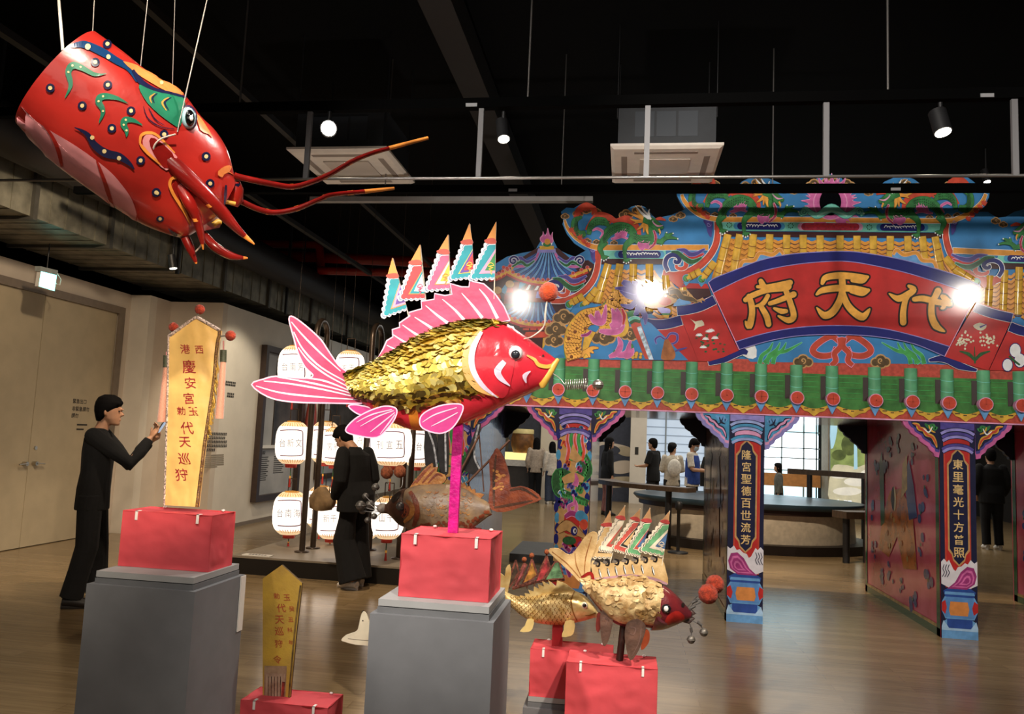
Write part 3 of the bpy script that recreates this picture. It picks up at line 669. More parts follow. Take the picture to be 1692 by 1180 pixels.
# --- volutes and wind ribbons
d = Deco(GP)
def volute(z, k=1, fl=1):
    def q(L): return z([(x if fl == 1 else x, y) for x, y in L])
    d.rib(q([(1390, 740), (1400, 690), (1370, 660), (1400, 720), (1395, 790), (1350, 815), (1300, 800), (1300, 765), (1335, 760)]), [5, 8, 8, 8, 7, 6, 5, 4, 3], FLAME, .014, 5, WHT, .8)
    d.rib(q([(1205, 840), (1175, 770), (1190, 700), (1240, 665), (1300, 672), (1330, 712), (1312, 745), (1282, 742), (1285, 715)]), [6, 7, 7, 7, 7, 7, 6, 5, 4], NAVY, .016, 5, WHT, 1.2)
def ribbons(z):
    d.rib(z([(1300, 610), (1380, 615), (1440, 655), (1510, 650), (1600, 600)]), [2, 6, 7, 6, 2], PURP, .015, 5, LILAC, .9)
    d.rib(z([(1380, 680), (1450, 700), (1510, 690), (1590, 650)]), [2, 6, 6, 2], REDG, .014, 5, PINKL, .8)
    d.rib(z([(1240, 630), (1310, 640), (1370, 690), (1440, 735), (1500, 730), (1570, 690)]), [2, 6, 7, 8, 6, 2], GRND, .016, 5, TURQ, .9)
volute(za); ribbons(za); d.build('volute', gate); d = Deco(GP)
def zpag(L): return za([(x-1280, y+290) for x, y in L])
volute(zpag); ribbons(zpag); d.build('volute', gate); d = Deco(GP)
def zmir(L): return [(2792-x-(0), y+14) for x, y in za(L)]
def zm2(L): return [(1636-(x-1117)*.98, 429+(y-429)+5) for x, y in za(L)]
def mirr(L): return [(lerp(1660, 1578, (x-1096)/64), y+9) for x, y in za(L)]
volute(mirr); ribbons(mirr)
d.build('volute', gate)

# --- green ridge dragons
def dragon(T, name, flip=1, cut_top=None):
    d = Deco(GP); s = T([(0, 0)])[0]; e = T([(100, 0)])[0]; u = abs(e[0]-s[0])/100
    def rb(p, w, m, off, out=None, ow=.7, n=5): d.rib(T(p), [x*u for x in w], m, off, n, out, ow)
    for c, r in (((90, 240), 34), (((310, 160)), 60), ((230, 210), 45), ((430, 190), 40), ((570, 280), 36), ((750, 220), 60), ((880, 170), 50), ((330, 510), 34), ((430, 520), 30), ((620, 530), 30), ((520, 530), 26), ((1260, 270), 36), ((1340, 230), 40)):
        c = T([c])[0]; d.cloud(c, r*u*.62, BRN, .006, TAN, flip)
    d.spikes(T([(175, 330), (190, 220), (260, 130), (350, 110), (430, 150), (440, 250)]), [10, 14, 8], FLAME, .010, 12, flip, .3)
    rb([(210, 300), (230, 190), (320, 130), (400, 170), (380, 230)], [40, 64, 74, 50, 14], FLAME, .009)
    rb([(330, 400), (440, 240), (560, 250), (640, 300), (760, 280), (860, 360), (900, 450)], [60, 70, 60, 60, 90, 70, 30], FLAME, .009)
    d.spikes(T([(340, 330), (430, 240), (540, 230), (620, 290), (700, 290), (800, 300)]), [9, 10, 8], FLAME, .010, 12, flip, .3)
    rb([(310, 430), (235, 440), (190, 380), (200, 290), (270, 255)], [50, 85, 70, 60, 16], GRN, .013, GRND)
    rb([(345, 440), (370, 350), (430, 300), (510, 305), (565, 350)], [40, 60, 85, 80, 20], GRN, .013, GRND)
    rb([(390, 400), (440, 380), (500, 420), (470, 480)], [10, 22, 22, 8], PINK, .014, PINKL)
    rb([(490, 560), (520, 470), (580, 400), (680, 360), (780, 380), (840, 440)], [60, 80, 100, 100, 90, 70], GRN, .014, GRND)
    rb([(800, 440), (870, 490), (960, 510), (1020, 470), (1010, 400), (960, 340)], [60, 90, 120, 110, 100, 70], GRN, .015, GRND)
    rb([(1050, 400), (1072, 470), (1060, 540), (1000, 600)], [14, 24, 24, 10], g('belly_red', '#b5384e', .3, 60), .0165, PINKL)
    rb([(590, 490), (640, 480), (700, 465), (770, 490)], [8, 30, 26, 8], PINK, .0165, PINKL)
    for c, t in (((660, 470), .4), ((720, 450), .3)): d.flame(T([c])[0], 60*u, PINK, .017, PINKL, t*flip, 1)
    d.flame(T([(900, 580)])[0], 80*u, PINK, .017, PINKL, .9*flip); d.flame(T([(960, 580)])[0], 60*u, PINK, .017, PINKL, .6*flip)
    for p in ([(520, 520), (470, 590), (490, 650), (500, 690)], [(840, 480), (750, 560), (735, 640), (742, 720)]):
        rb(p, [80, 55, 34, 26], GRN, .018, GRND); x, y = p[-1]
        for dx, dy in ((-16, 24), (60, 6), (10, 36), (34, 26)): rb([(x, y-10), (x+dx*.6, y+dy*.4-10), (x+dx, y+dy-10)], [22, 16, 8], GRN, .019, GRND); d.dot(T([(x+dx, y+dy)])[0], 9*u, WHT, .02, 6)
    rb([(1060, 500), (1120, 520), (1180, 480), (1240, 470)], [50, 44, 40, 36], GRN, .016, GRND)
    for q in ((1190, 420), (1260, 430), (1310, 490), (1130, 560)): rb([(1180, 480), ((1180+q[0])/2, (480+q[1])/2-10), q], [34, 26, 12], GRN, .017, GRND); d.dot(T([q])[0], 8*u, WHT, .019, 6)
    # head
    for k, q in enumerate([(770, 210), (790, 270), (830, 330), (870, 390), (940, 420), (990, 440), (840, 190), (860, 160)]): rb([(980, 290), ((960+q[0])/2, (300+q[1])/2+(14 if k % 2 else -14)), q], [46, 30, 5], GOLD if k % 2 else ORNG, .019, LINE, .5)
    rb([(940, 280), (1020, 300), (1090, 340), (1150, 370)], [60, 90, 64, 26], GRN, .021, GRND)
    rb([(1000, 330), (1060, 360), (1110, 420)], [40, 36, 14], GRN, .0205, GRND)
    rb([(1040, 310), (1090, 350), (1150, 345)], [10, 18, 6], PINKL, .022)
    rb([(1105, 380), (1120, 420), (1110, 450)], [20, 16, 4], GOLD, .022)
    rb([(1000, 270), (920, 210), (850, 130)], [30, 26, 4], WHT, .023, BLK, .3); rb([(1010, 250), (940, 180), (915, 130)], [24, 18, 4], WHT, .023, BLK, .3); rb([(1000, 230), (995, 200), (1005, 165)], [26, 18, 4], WHT, .023, BLK, .3)
    rb([(940, 240), (990, 250), (1020, 280)], [26, 34, 20], WHT, .022); d.dot(T([(1040, 300)])[0], 9*u, WHT, .023, 8); d.dot(T([(1042, 300)])[0], 5*u, BLK, .024, 8)
    rb([(1070, 280), (1120, 270), (1180, 290)], [20, 40, 14], FLAME, .018)
    # scale rows
    for p in ([(500, 520), (530, 460), (590, 405), (690, 365), (780, 385)], [(840, 460), (910, 500), (980, 500)], [(360, 380), (430, 310), (520, 315)], [(225, 430), (195, 370), (210, 300)]):
        c = cat([V((*q, 0)) for q in p], 9)
        for i, q in enumerate(c):
            for o_ in (-26, 0, 26): d.dot(T([(q.x+(8 if i % 2 else -4), q.y+o_)])[0], 7*u, GRND, .0185, 6)
    return d.build(name, gate)
dragon(za, 'green_dragon')
dragon(lambda L: [(x*1.03+166, y*1.03-56.5) for x, y in za(L)], 'green_dragon')
dragon(lambda L: [(2747-(x*1.03+166), y*1.03-54) for x, y in za(L)], 'green_dragon', -1)
dragon(lambda L: [(2770-x*1.0, y+9) for x, y in za(L)], 'green_dragon', -1)
# flaming mirror between the upper pair
d = Deco(GP)
for k in range(11):
    a = math.pi*(1.28-k*.156); c = (1373+24*math.cos(a), 338-26*math.sin(a)); d.flame(c, 19, PINK, .012, PINKL, math.pi/2-a)
d.dot((1372, 335), 27, PINK, .013, 24, 27, PINKL); d.dot((1372, 334), 18, M('mirror_black', '#08090c', .06, 0, coat=1), .016, 24, 22)
for k in range(3): d.cloud((1345+k*27, 299+abs(1-k)*6), 7, BRN, .006, TAN)
d.rib([(1322, 356), (1330, 346), (1340, 352), (1352, 356), (1374, 344), (1396, 356), (1408, 352), (1418, 346), (1426, 356)], [7, 8, 8, 10, 14, 10, 8, 8, 7], TURQ, .018, 6, g('sea_green', '#1f7f74', .1), .8)
d.rib([(1350, 357), (1374, 349), (1400, 357)], 3, g('sea_mint', '#9fe6cf', .1), .020, 6)
for x, f in ((1328, 1), (1420, -1)): d.swirl((x, 350), 6, 1.3, 2.4, TURQ, .019, 0, f, MATS['gate_sea_green'], .7)
d.build('flaming_mirror', gate)

# --- left pagoda with blue roofs
zp = Zm(820, 380, 4.917)
d = Deco(GP)
d.cut([(796, 604), (796, 462), (846, 436), (880, 414), (892, 408), (922, 410), (948, 432), (972, 430), (986, 440), (978, 470), (938, 500), (930, 604)], MAROON, .004, .03)
def blue_roof(top, bot, n):
    d.p(top+bot[::-1], g('roof_blue', '#1f56a8', .2, 30), .007)
    for i in range(n):
        t = (i+.5)/n; a = (lerp(top[0][0], top[-1][0], t), lerp(top[0][1], top[-1][1], t)); k = t*(len(bot)-1); j = min(int(k), len(bot)-2); b = (lerp(bot[j][0], bot[j+1][0], k-j), lerp(bot[j][1], bot[j+1][1], k-j))
        d.rib([a, ((a[0]+b[0])/2+(a[0]-b[0])*.12, (a[1]+b[1])/2+3), b], [2, 3.2, 4.2], SKYL, .009, 4, DNAVY, .9)
blue_roof(zp([(340, 180), (480, 185)]), zp([(100, 310), (180, 370), (300, 400), (420, 410), (560, 390), (660, 330)]), 9)
blue_roof(zp([(180, 590), (440, 590)]), zp([(60, 680), (150, 720), (280, 745), (420, 745), (510, 720)]), 9)
for a in ([(345, 180), (310, 250), (240, 290), (130, 290), (110, 230)], [(480, 190), (520, 260), (590, 295), (680, 290), (700, 230)]): d.rib(zp(a), [3, 4, 4, 4, 3], PINK, .011, 5, LILAC, .7)
for a in ([(60, 330), (180, 390), (300, 425), (420, 430), (560, 400), (740, 330)], [(40, 690), (150, 745), (290, 775), (430, 770), (530, 740)], [(-60, 400), (20, 380), (110, 320)]):
    d.rib(zp(a), [9, 10, 10, 9], REDG, .010, 6); d.rib(zp([(x, y-6) for x, y in a]), 5, YEL, .012, 6)
    for q in cat([V((*p, 0)) for p in a], 3)[::1]: d.dot(zp([(q.x, q.y-26)])[0], 2.7, FLAME, .014, 10, None, PINKL, .5); c = zp([(q.x+20, q.y-4)])[0]; d.p([(c[0]-3, c[1]-3), (c[0]+3, c[1]-3), (c[0], c[1]+3)], GOLD, .013)
for s0, f in ((140, 1), (680, -1), (105, 1), (560, -1)):
    yy = 250 if s0 in (140, 680) else 690
    if s0 in (105, 560): continue
    d.swirl(zp([(s0, yy)])[0], 8, 1.4, 3, NAVY, .014, 0 if f > 0 else math.pi, -f, WHT, .7)
    d.rib(zp([(s0+f*-10, 300), (s0+f*60, 260), (s0+f*110, 290), (s0+f*170, 250)]), [2, 4, 4, 1.5], GRND, .013, 5, TURQ, .7)
    d.rib(zp([(s0+f*-10, 270), (s0+f*50, 225), (s0+f*110, 260), (s0+f*180, 220)]), [2, 4, 4, 1.5], PURP, .012, 5, LILAC, .7)
d.p(zp([(340, 150), (480, 150), (485, 185), (330, 185)]), LILAC, .013); d.p(zp([(352, 130), (468, 130), (468, 160), (352, 160)]), YEL, .014)
d.dot(zp([(412, 110)])[0], 9, WHT, .0145, 12, 5); d.dot(zp([(412, 118)])[0], 7, GRN, .016, 12, 4); d.dot(zp([(415, 95)])[0], 5, ORNG, .017, 12)
d.flame(zp([(412, 98)])[0], 17, PINK, .015, PINKL)
# wall between the roofs
d.p(zp([(80, 420), (600, 430), (560, 600), (60, 600)]), g('wall_rust', '#8c2f22', .2), .005)
for k in range(9): d.p(zp([(200+k*36, 490), (224+k*36, 490), (250+k*36, 440), (232+k*36, 440)]), (WHT if k % 2 else MAROON), .0065)
d.p(zp([(90, 420), (150, 420), (70, 520), (30, 500)]), CYAN, .0065); d.p(zp([(190, 425), (250, 425), (200, 480), (180, 480)]), CYAN, .0065)
d.p(zp([(330, 500), (640, 510), (630, 560), (320, 555)]), LILAC, .0065)
for c in ((110, 440), (10, 490)): c = zp([c])[0]; d.dot(c, 7, TAN, .009, 14, 6, LINE, .6); d.p([(c[0]-4, c[1]+5), (c[0]+4, c[1]+5), (c[0]+6, c[1]+14), (c[0]-6, c[1]+14)], FLAME, .008)
for r in range(2):
    for k in range(5): d.p(zp([(190+k*60+r*26, 775+r*24), (240+k*60+r*26, 775+r*24), (240+k*60+r*26, 791+r*24), (190+k*60+r*26, 791+r*24)]), FLAME, .008)
d.p(zp([(240, 830), (520, 820), (500, 870), (220, 880)]), FLAME, .008); d.p(zp([(380, 880), (420, 870), (410, 1020), (370, 1020)]), YEL, .009)
d.build('blue_pagoda', gate)

# --- golden dragon on the left
d = Deco(Plane((0, GY-.012, 0), (0, -1, 0)))
d.p(zp([(330, 1040), (420, 900), (500, 840), (620, 640), (800, 600), (960, 620), (1150, 700), (1260, 760), (1560, 1060), (1000, 1055)]), BLUE, .016)
for c, r in (((550, 700), 9), ((485, 800), 9), ((470, 890), 8), ((870, 860), 10), ((1090, 840), 8), ((700, 600), 0)):
    if r: d.cloud(zp([c])[0], r, BRN, .018, TAN)
for (x, y) in ((1290, 350), (1430, 390)): d.cloud(Zm(980, 430, 6.508)([(x-440, y)])[0], 8, BRN, .018, TAN)
body = [(640, 1050), (620, 950), (640, 830), (720, 720), (830, 690), (920, 650), (960, 580), (1010, 535), (1090, 545), (1150, 580)]
d.spikes(zp([(560, 1050), (545, 940), (570, 820), (640, 700), (760, 650), (860, 610), (900, 560), (960, 500), (1060, 480)]), [16, 20, 16, 12], GRNL, .019, 26, 1, -.4)
d.spikes(zp([(575, 1050), (560, 940), (590, 820), (650, 715), (760, 665), (870, 620), (920, 560), (970, 510)]), [11, 14, 11, 9], GRN, .0195, 26, 1, -.3)
d.rib(zp(body), [26, 28, 30, 28, 26, 24, 24, 23, 20, 10], YEL, .021, 6, LINE, .8)
d.rib(zp([(850, 720), (930, 740), (1000, 760), (1010, 820), (930, 830)]), [26, 30, 30, 22, 12], YEL, .0205, 6, LINE, .8)
d.rib(zp([(960, 640), (1000, 700), (1020, 760)]), [20, 26, 20], YEL, .0206, 6, LINE, .8)
cc = cat([V((*q, 0)) for q in body], 6); N = len(cc)
for i in range(1, N-1):
    t = (cc[i+1]-cc[i-1]).normalized(); nn = V((-t.y, t.x, 0))
    for k in (-2, -1, 0, 1, 2):
        q = cc[i]+nn*(k*24+(12 if i % 2 else 0)); c = zp([(q.x, q.y)])[0]
        d.dot((c[0], c[1]), 2.9, LINE, .0222+.00002*i, 9); d.dot((c[0]+t.x*.5, c[1]-.9), 2.5, GOLD, .0224+.00002*i, 9)
for k in range(26):
    q = (random.uniform(840, 1030), random.uniform(700, 825)); c = zp([q])[0]; d.dot(c, 2.8, LINE, .0222, 9); d.dot((c[0], c[1]-.8), 2.4, GOLD, .0224, 9)
d.rib(zp([(770, 820), (740, 900), (720, 980), (730, 1040)]), [16, 12, 8, 8], YEL, .024, 5, LINE, .7)
for q in ((700, 1030), (760, 1035), (790, 1000), (830, 960)): d.rib(zp([(730, 990), ((730+q[0])/2, (960+q[1])/2), q]), [7, 6, 2], GOLD, .025, 4, LINE, .6)
d.rib(zp([(690, 860), (740, 850), (770, 820)]), [3, 5, 3], MAG, .0255, 4, PINKL, .6)
for p in ([(760, 690), (800, 740), (860, 750), (880, 690), (890, 610)], [(820, 660), (830, 720), (860, 740)], [(840, 820), (920, 830), (1000, 820), (1040, 770)], [(930, 760), (960, 790), (960, 690), (940, 640)], [(990, 800), (1000, 720), (980, 640)], [(920, 1030), (980, 1000), (1010, 930), (990, 870)], [(980, 1020), (1060, 1000), (1090, 900)], [(1040, 1030), (1090, 1010), (1110, 960)]):
    d.rib(zp(p), [4, 9, 9, 7, 1.5], PINK, .026, 6, PINKL, .9)
for c in ((1010, 960), (1100, 950), (960, 1000)): d.p(zp([(c[0], c[1]-30), (c[0]+16, c[1]), (c[0], c[1]+26), (c[0]-14, c[1]+4)]), GRN, .0255, 2)
for k in range(14): d.dot(zp([(1030+random.uniform(0, 150), 1000+random.uniform(0, 45))])[0], 2.6, YEL, .0252, 8, None, LINE, .7)
d.rib(zp([(1020, 640), (1040, 700), (1030, 770)]), [3, 5, 3], REDG, .0253, 5, PINKL, .6)
zh = Zm(980, 430, 6.508)
for p in ([(560, 360), (430, 290), (330, 240), (400, 235)], [(560, 380), (440, 340), (340, 310), (240, 300)], [(560, 400), (450, 400), (370, 380), (290, 330)], [(560, 420), (470, 440), (400, 500), (300, 480)], [(560, 450), (500, 480), (470, 560), (440, 580)], [(560, 470), (520, 520), (560, 600), (560, 690)], [(540, 340), (480, 270), (420, 230)]):
    d.rib(zh(p), [7, 8, 8, 1.5], PURP, .028, 6, LILAC, .7)
d.p(zh([(540, 260), (560, 360), (540, 430), (570, 500), (660, 520), (740, 510), (860, 470), (900, 430), (850, 400), (780, 360), (740, 300), (640, 250)]), TAN, .029, 3)
d.rib(zh([(600, 300), (520, 240), (445, 205)]), [5, 5, 1], WHT, .030, 5); d.rib(zh([(660, 270), (600, 230), (560, 205)]), [5, 4, 1], WHT, .030, 5)
d.p(zh([(560, 280), (650, 250), (710, 300), (700, 400), (600, 420), (560, 370)]), WHT, .030, 3)  # white patch paints the glare across the head
d.p(zh([(700, 430), (760, 390), (830, 420), (840, 460), (780, 490), (720, 470)]), FLAME, .031, 3); d.dot(zh([(780, 385)])[0], 2.4, WHT, .032, 8); d.spikes(zh([(700, 350), (760, 360), (810, 350)]), 5, WHT, .0305, 4, -1)
d.p(zh([(690, 510), (820, 520), (825, 570), (740, 580)]), LILAC, .031, 2); d.p(zh([(740, 575), (825, 575), (810, 625), (760, 620)]), YEL, .0315); d.p(zh([(735, 570), (828, 572), (820, 590), (740, 592)]), GRN, .032)
d.rib(zh([(820, 350), (900, 340), (960, 400), (1060, 420), (1120, 450)]), [7, 9, 8, 7, 2], BRN, .027, 5, TAN, .8)
d.spikes(zh([(1010, 330), (1060, 370), (1110, 430), (1180, 400)]), 8, TAN, .0262, 6, 1); d.p(zh([(1010, 310), (1250, 305), (1270, 380), (1100, 430), (1060, 380)]), MAROON, .0255)
d.p(zh([(930, 410), (1060, 460), (930, 490), (860, 490)]), SKYL, .0268, 3)
d.build('golden_dragon', gate)

# --- red scroll with the name
arcT = [(1170.5, 467), (1181, 459.5), (1212.7, 447), (1257, 430), (1302, 420.7), (1351.7, 416.5), (1400, 415.5), (1435, 419), (1490.6, 429), (1546, 444), (1592, 459), (1620.6, 472.7)]
arcT2 = [(1178, 484), (1229, 459.5), (1269, 445.5), (1318.6, 436.4), (1368, 432), (1400, 432), (1435, 437), (1490.6, 449), (1537, 462.6), (1583, 478), (1613, 490)]
arcB = [(1214.6, 565), (1267.6, 550), (1325, 540.6), (1390, 538), (1452, 542), (1509.7, 554.5), (1569.6, 573)]
arcB2 = [(1221.5, 577.5), (1272, 563), (1325, 554.5), (1392, 553), (1452, 556.8), (1509.7, 568), (1561, 589)]
def cx(p, n=6): return [(q.x, q.y) for q in cat([V((*a, 0)) for a in p], n)]
scroll = Deco(GP)
scroll.p(cx(arcB2)+[(1545, 602), (1240, 598)], BLUE, .014)
for x, f in ((1222, 1), (1580, -1)):
    scroll.p([(x, 580), (x+f*24, 568), (x+f*28, 590), (x+f*14, 592)], WHT, .019, 2)
# folded ends
scroll.cut(zh([(895, 492), (1100, 455), (1285, 378), (1565, 972), (1400, 1045), (1250, 1088), (1132, 1086)]), REDG, .026, .01)
scroll.rib(zh([(905, 545), (1000, 535), (1150, 500), (1308, 425)]), 15, NAVY, .028, 6, WHT, .7)
scroll.rib(zh([(1240, 1105), (1400, 1065), (1500, 1020), (1600, 980), (1660, 1000)]), [8, 12, 12, 12, 6], NAVY, .024, 6, WHT, .7)
scroll.cut(zh([(490, 598), (620, 628), (780, 628), (930, 590), (1132, 1086), (650, 1074)]), REDG, .022, .01)
scroll.rib(zh([(512, 655), (620, 688), (780, 688), (950, 645)]), 16, NAVY, .024, 6, WHT, .7)
scroll.cut(zh([(385, 650), (440, 625), (500, 640), (652, 1072), (560, 1062)]), BRICK, .030, .01)
scroll.p(zh([(470, 722), (515, 706), (650, 1068), (600, 1068)]), g('scroll_stripe', '#bcd3e6', .3, 30), .032)
scroll.rib(zh([(388, 652), (440, 622), (498, 640)]), 6, TURQ, .033, 5, WHT, .5); scroll.rib(zh([(395, 680), (450, 650), (508, 665)]), 5, GRND, .0335, 5); scroll.p(zh([(365, 560), (440, 540), (450, 590), (380, 610)]), GRN, .031, 2)
z9 = Zm(1530, 420, 3.93)
scroll.cut(z9([(330, 310), (450, 350), (575, 385), (405, 755), (250, 710), (120, 665)]), REDG, .026, .01)
scroll.rib(z9([(318, 345), (430, 385), (560, 415)]), 15, NAVY, .028, 6, WHT, .7)
scroll.rib(z9([(20, 690), (120, 680), (220, 725), (330, 755)]), [4, 12, 12, 4], NAVY, .024, 6, WHT, .7)
scroll.cut(z9([(560, 440), (640, 470), (1000, 440), (1180, 755), (410, 755)]), REDG, .022, .01)
scroll.rib(z9([(545, 470), (640, 502), (800, 505), (1000, 470)]), 15, NAVY, .024, 6, WHT, .7)
scroll.cut(cx(arcT)+cx(arcB2)[::-1], REDG, .034, .012)
scroll.p(cx(arcT)+cx(arcT2)[::-1], NAVY, .036); scroll.p(cx(arcB)+cx(arcB2)[::-1], NAVY, .036)
for a in (arcT, arcT2, arcB, arcB2): scroll.rib(a, 1.3, LILAC, .0375, 6)
scroll.rib([(1170.5, 467), (1221.5, 578)], 1.3, PINKL, .0375, 0); scroll.rib([(1620.6, 472.7), (1561, 589)], 1.3, PINKL, .0375, 0)
# painted figures on the folds
for x, y in ((1270, 760), (1310, 840), (1140, 810), (1210, 850), (1185, 940), (1245, 770)):
    for k in range(7):
        a = math.pi*(1.05+k*.15); c = zh([(x, y)])[0]; scroll.rib([c, (c[0]+6*math.cos(a), c[1]+5*math.sin(a)+1)], [2.4, .8], WHT, .030, 0)
for k in range(26):
    c = zh([(1080+random.uniform(0, 340), 0)])[0]; c = zh([(1110+random.uniform(0, 320), 790+random.uniform(0, 200))])[0]; scroll.dot(c, 2.4, GRND if k % 2 else BRN, .0285, 7, 1.7)
scroll.p(zh([(1040, 628), (1100, 660), (1170, 645), (1195, 700), (1130, 720), (1080, 760), (1100, 690)]), g('bird_white', '#d9d2b4', .1), .030, 2)
scroll.p(z9([(305, 465), (350, 445), (395, 465), (370, 495), (335, 492)]), MATS['gate_bird_white'], .030, 2); scroll.rib(z9([(350, 475), (395, 455)]), [3, 1], PURP, .031, 0)
for k in range(60):
    a = z9([(random.choice((245, 395))+random.gauss(0, 30), 560+random.gauss(0, 22))])[0]; scroll.dot(a, 1.9, MATS['gate_bird_white'], .0295+.00002*k, 7)
for f in (-1, 1): scroll.rib(z9([(318, 690), (318+f*40, 650), (318+f*100, 630)]), [4, 6, 1.5], GRND, .030, 5)
scroll.rib(z9([(318, 710), (316, 600)]), [3, .8], GRND, .0305, 0)
scroll.rib(zh([(680, 900), (670, 850), (720, 820), (780, 850), (830, 790), (900, 800), (900, 870), (840, 900), (790, 860)]), [1.5, 3, 3, 2, 3, 3.4, 3, 2, 1.4], PURP, .030, 6, LILAC, .5)
scroll.p(zh([(770, 860), (810, 855), (870, 960), (885, 1030), (850, 1072), (740, 1068), (735, 1010), (755, 920)]), g('gourd_brown', '#a9602c', .2), .031, 3); scroll.rib(zh([(880, 980), (940, 960), (1010, 940)]), [2, 4, 1], PURP, .030, 5)
for c, r, q in (((580, 625), 9, .9), ((610, 690), 9, -.6), ((530, 720), 8, .5)): scroll.dot(z9([c])[0], r, WHT, .027, 14, r*1.25, NAVY, 1.4)
scroll.rib(z9([(540, 660), (570, 690), (610, 720)]), [3, 4, 3], GRND, .029, 4)
# red bow, sea plants
for f in (-1, 1):
    c = 1391; q = lambda L: [(c+f*x, y) for x, y in L]
    scroll.rib(q([(3, 566), (18, 556), (40, 568), (48, 580), (36, 588), (16, 586), (10, 574)]), [8, 9, 10, 10, 10, 9, 6], BRICK, .018, 6, PINKL, .8)
    scroll.rib(q([(4, 558), (2, 572), (12, 584), (10, 596), (18, 604)]), [8, 9, 9, 9, 7], BRICK, .0195, 6, PINKL, .8)
    for (bx, ex) in ((62, 108), (70, 92), (76, 80), (60, 70)): scroll.rib([(c+f*(bx+66), 600), (c+f*(bx+50), 584), (c+f*(bx+30), 580), (c+f*(bx+4), 566)] if ex > 100 else [(c+f*(ex+44), 601), (c+f*(ex+40), 588), (c+f*(ex+28), 578), (c+f*(ex+22), 566)], [7, 6, 5, 1], GRNL, .020, 6, TURQ, .6)
    scroll.cloud((c+f*64, 596), 8, BRN, .017, TAN, f)
scroll = scroll.build('scroll_sign', gate)
# orange surf behind the scroll's upper edge
for f, x0 in ((1, 1222), (-1, 1548)):
    d = Deco(GP); d.p([(x0, 446), (x0+f*10, 430), (x0+f*30, 428), (x0+f*36, 418), (x0+f*56, 420), (x0+f*66, 412), (x0+f*74, 424), (x0+f*40, 440)], SKYL, .019, 2)
    d.rib([(x0, 444), (x0+f*6, 432), (x0+f*24, 430), (x0+f*34, 418), (x0+f*54, 421), (x0+f*66, 413), (x0+f*72, 420)], [4, 5, 5, 5, 5, 5, 3], ORNG, .021, 6, g('surf_peach', '#f2b277', .1), 1)
    d.build('surf_crest', gate)
# gilded characters, drawn as brush strokes with a dark rim
z6 = Zm(1210, 430, 4.338)
CH = {'fu': [([(205, 150), (225, 190), (250, 220)], [8, 11, 7]), ([(180, 190), (260, 190), (415, 160)], [5, 8, 9]), ([(405, 165), (395, 200), (250, 215), (140, 255), (95, 285)], [7, 8, 9, 9, 8]), ([(120, 260), (140, 330), (140, 400), (120, 470), (95, 440)], [9, 10, 10, 12, 3]),
  ([(255, 255), (220, 310), (165, 330)], [7, 8, 3]), ([(205, 330), (245, 400), (260, 460)], [8, 10, 9]), ([(270, 310), (330, 290), (440, 245)], [7, 8, 10]), ([(385, 220), (415, 300), (440, 400), (400, 430), (330, 400)], [9, 9, 10, 10, 3]), ([(300, 345), (350, 365), (385, 365)], [4, 9, 7])],
 'tian': [([(645, 165), (670, 125), (760, 110), (860, 115), (970, 120)], [6, 10, 11, 11, 5]), ([(960, 125), (930, 150), (860, 145)], [7, 8, 6]), ([(605, 245), (650, 215), (760, 200), (880, 205), (980, 215)], [4, 10, 11, 11, 4]), ([(975, 215), (930, 240), (850, 225)], [6, 8, 5]), ([(785, 120), (790, 210), (770, 290), (720, 370), (660, 395), (605, 340)], [11, 11, 11, 12, 12, 2]), ([(790, 230), (820, 310), (870, 370), (935, 405), (985, 350)], [9, 11, 12, 13, 3])],
 'dai': [([(1265, 185), (1300, 210), (1260, 245), (1190, 275), (1125, 240)], [5, 10, 11, 11, 2]), ([(1265, 240), (1240, 290), (1225, 370), (1225, 445)], [9, 9, 10, 11]), ([(1305, 280), (1370, 275), (1470, 300), (1560, 315)], [8, 10, 10, 8]), ([(1475, 220), (1455, 260), (1430, 310), (1430, 400), (1460, 470), (1520, 510)], [11, 10, 10, 11, 12, 3]), ([(1505, 260), (1530, 280), (1560, 290)], [7, 11, 4]), ([(1520, 265), (1515, 330), (1500, 345)], [8, 8, 4])]}
for nm, st in CH.items():
    d = Deco(GP)
    for k, (p, wd) in enumerate(st):
        d.rib(z6(p), [x+5.8 for x in wd], BLK, .0385+.00005*k, 6); c0, c1 = z6(p)[0], z6(p)[-1]
        d.dot(c0, wd[0]/2+2.9, BLK, .0386, 10); d.dot(c1, wd[-1]/2+2.9, BLK, .0386, 10)
    for k, (p, wd) in enumerate(st):
        d.rib(z6(p), wd, GOLD, .0405+.00005*k, 6); d.dot(z6(p)[0], wd[0]/2, GOLD, .0403, 10); d.dot(z6(p)[-1], wd[-1]/2, GOLD, .0402, 10)
    O(d.build('gilded_character', scroll), 'gold character with dark rim on the red scroll')

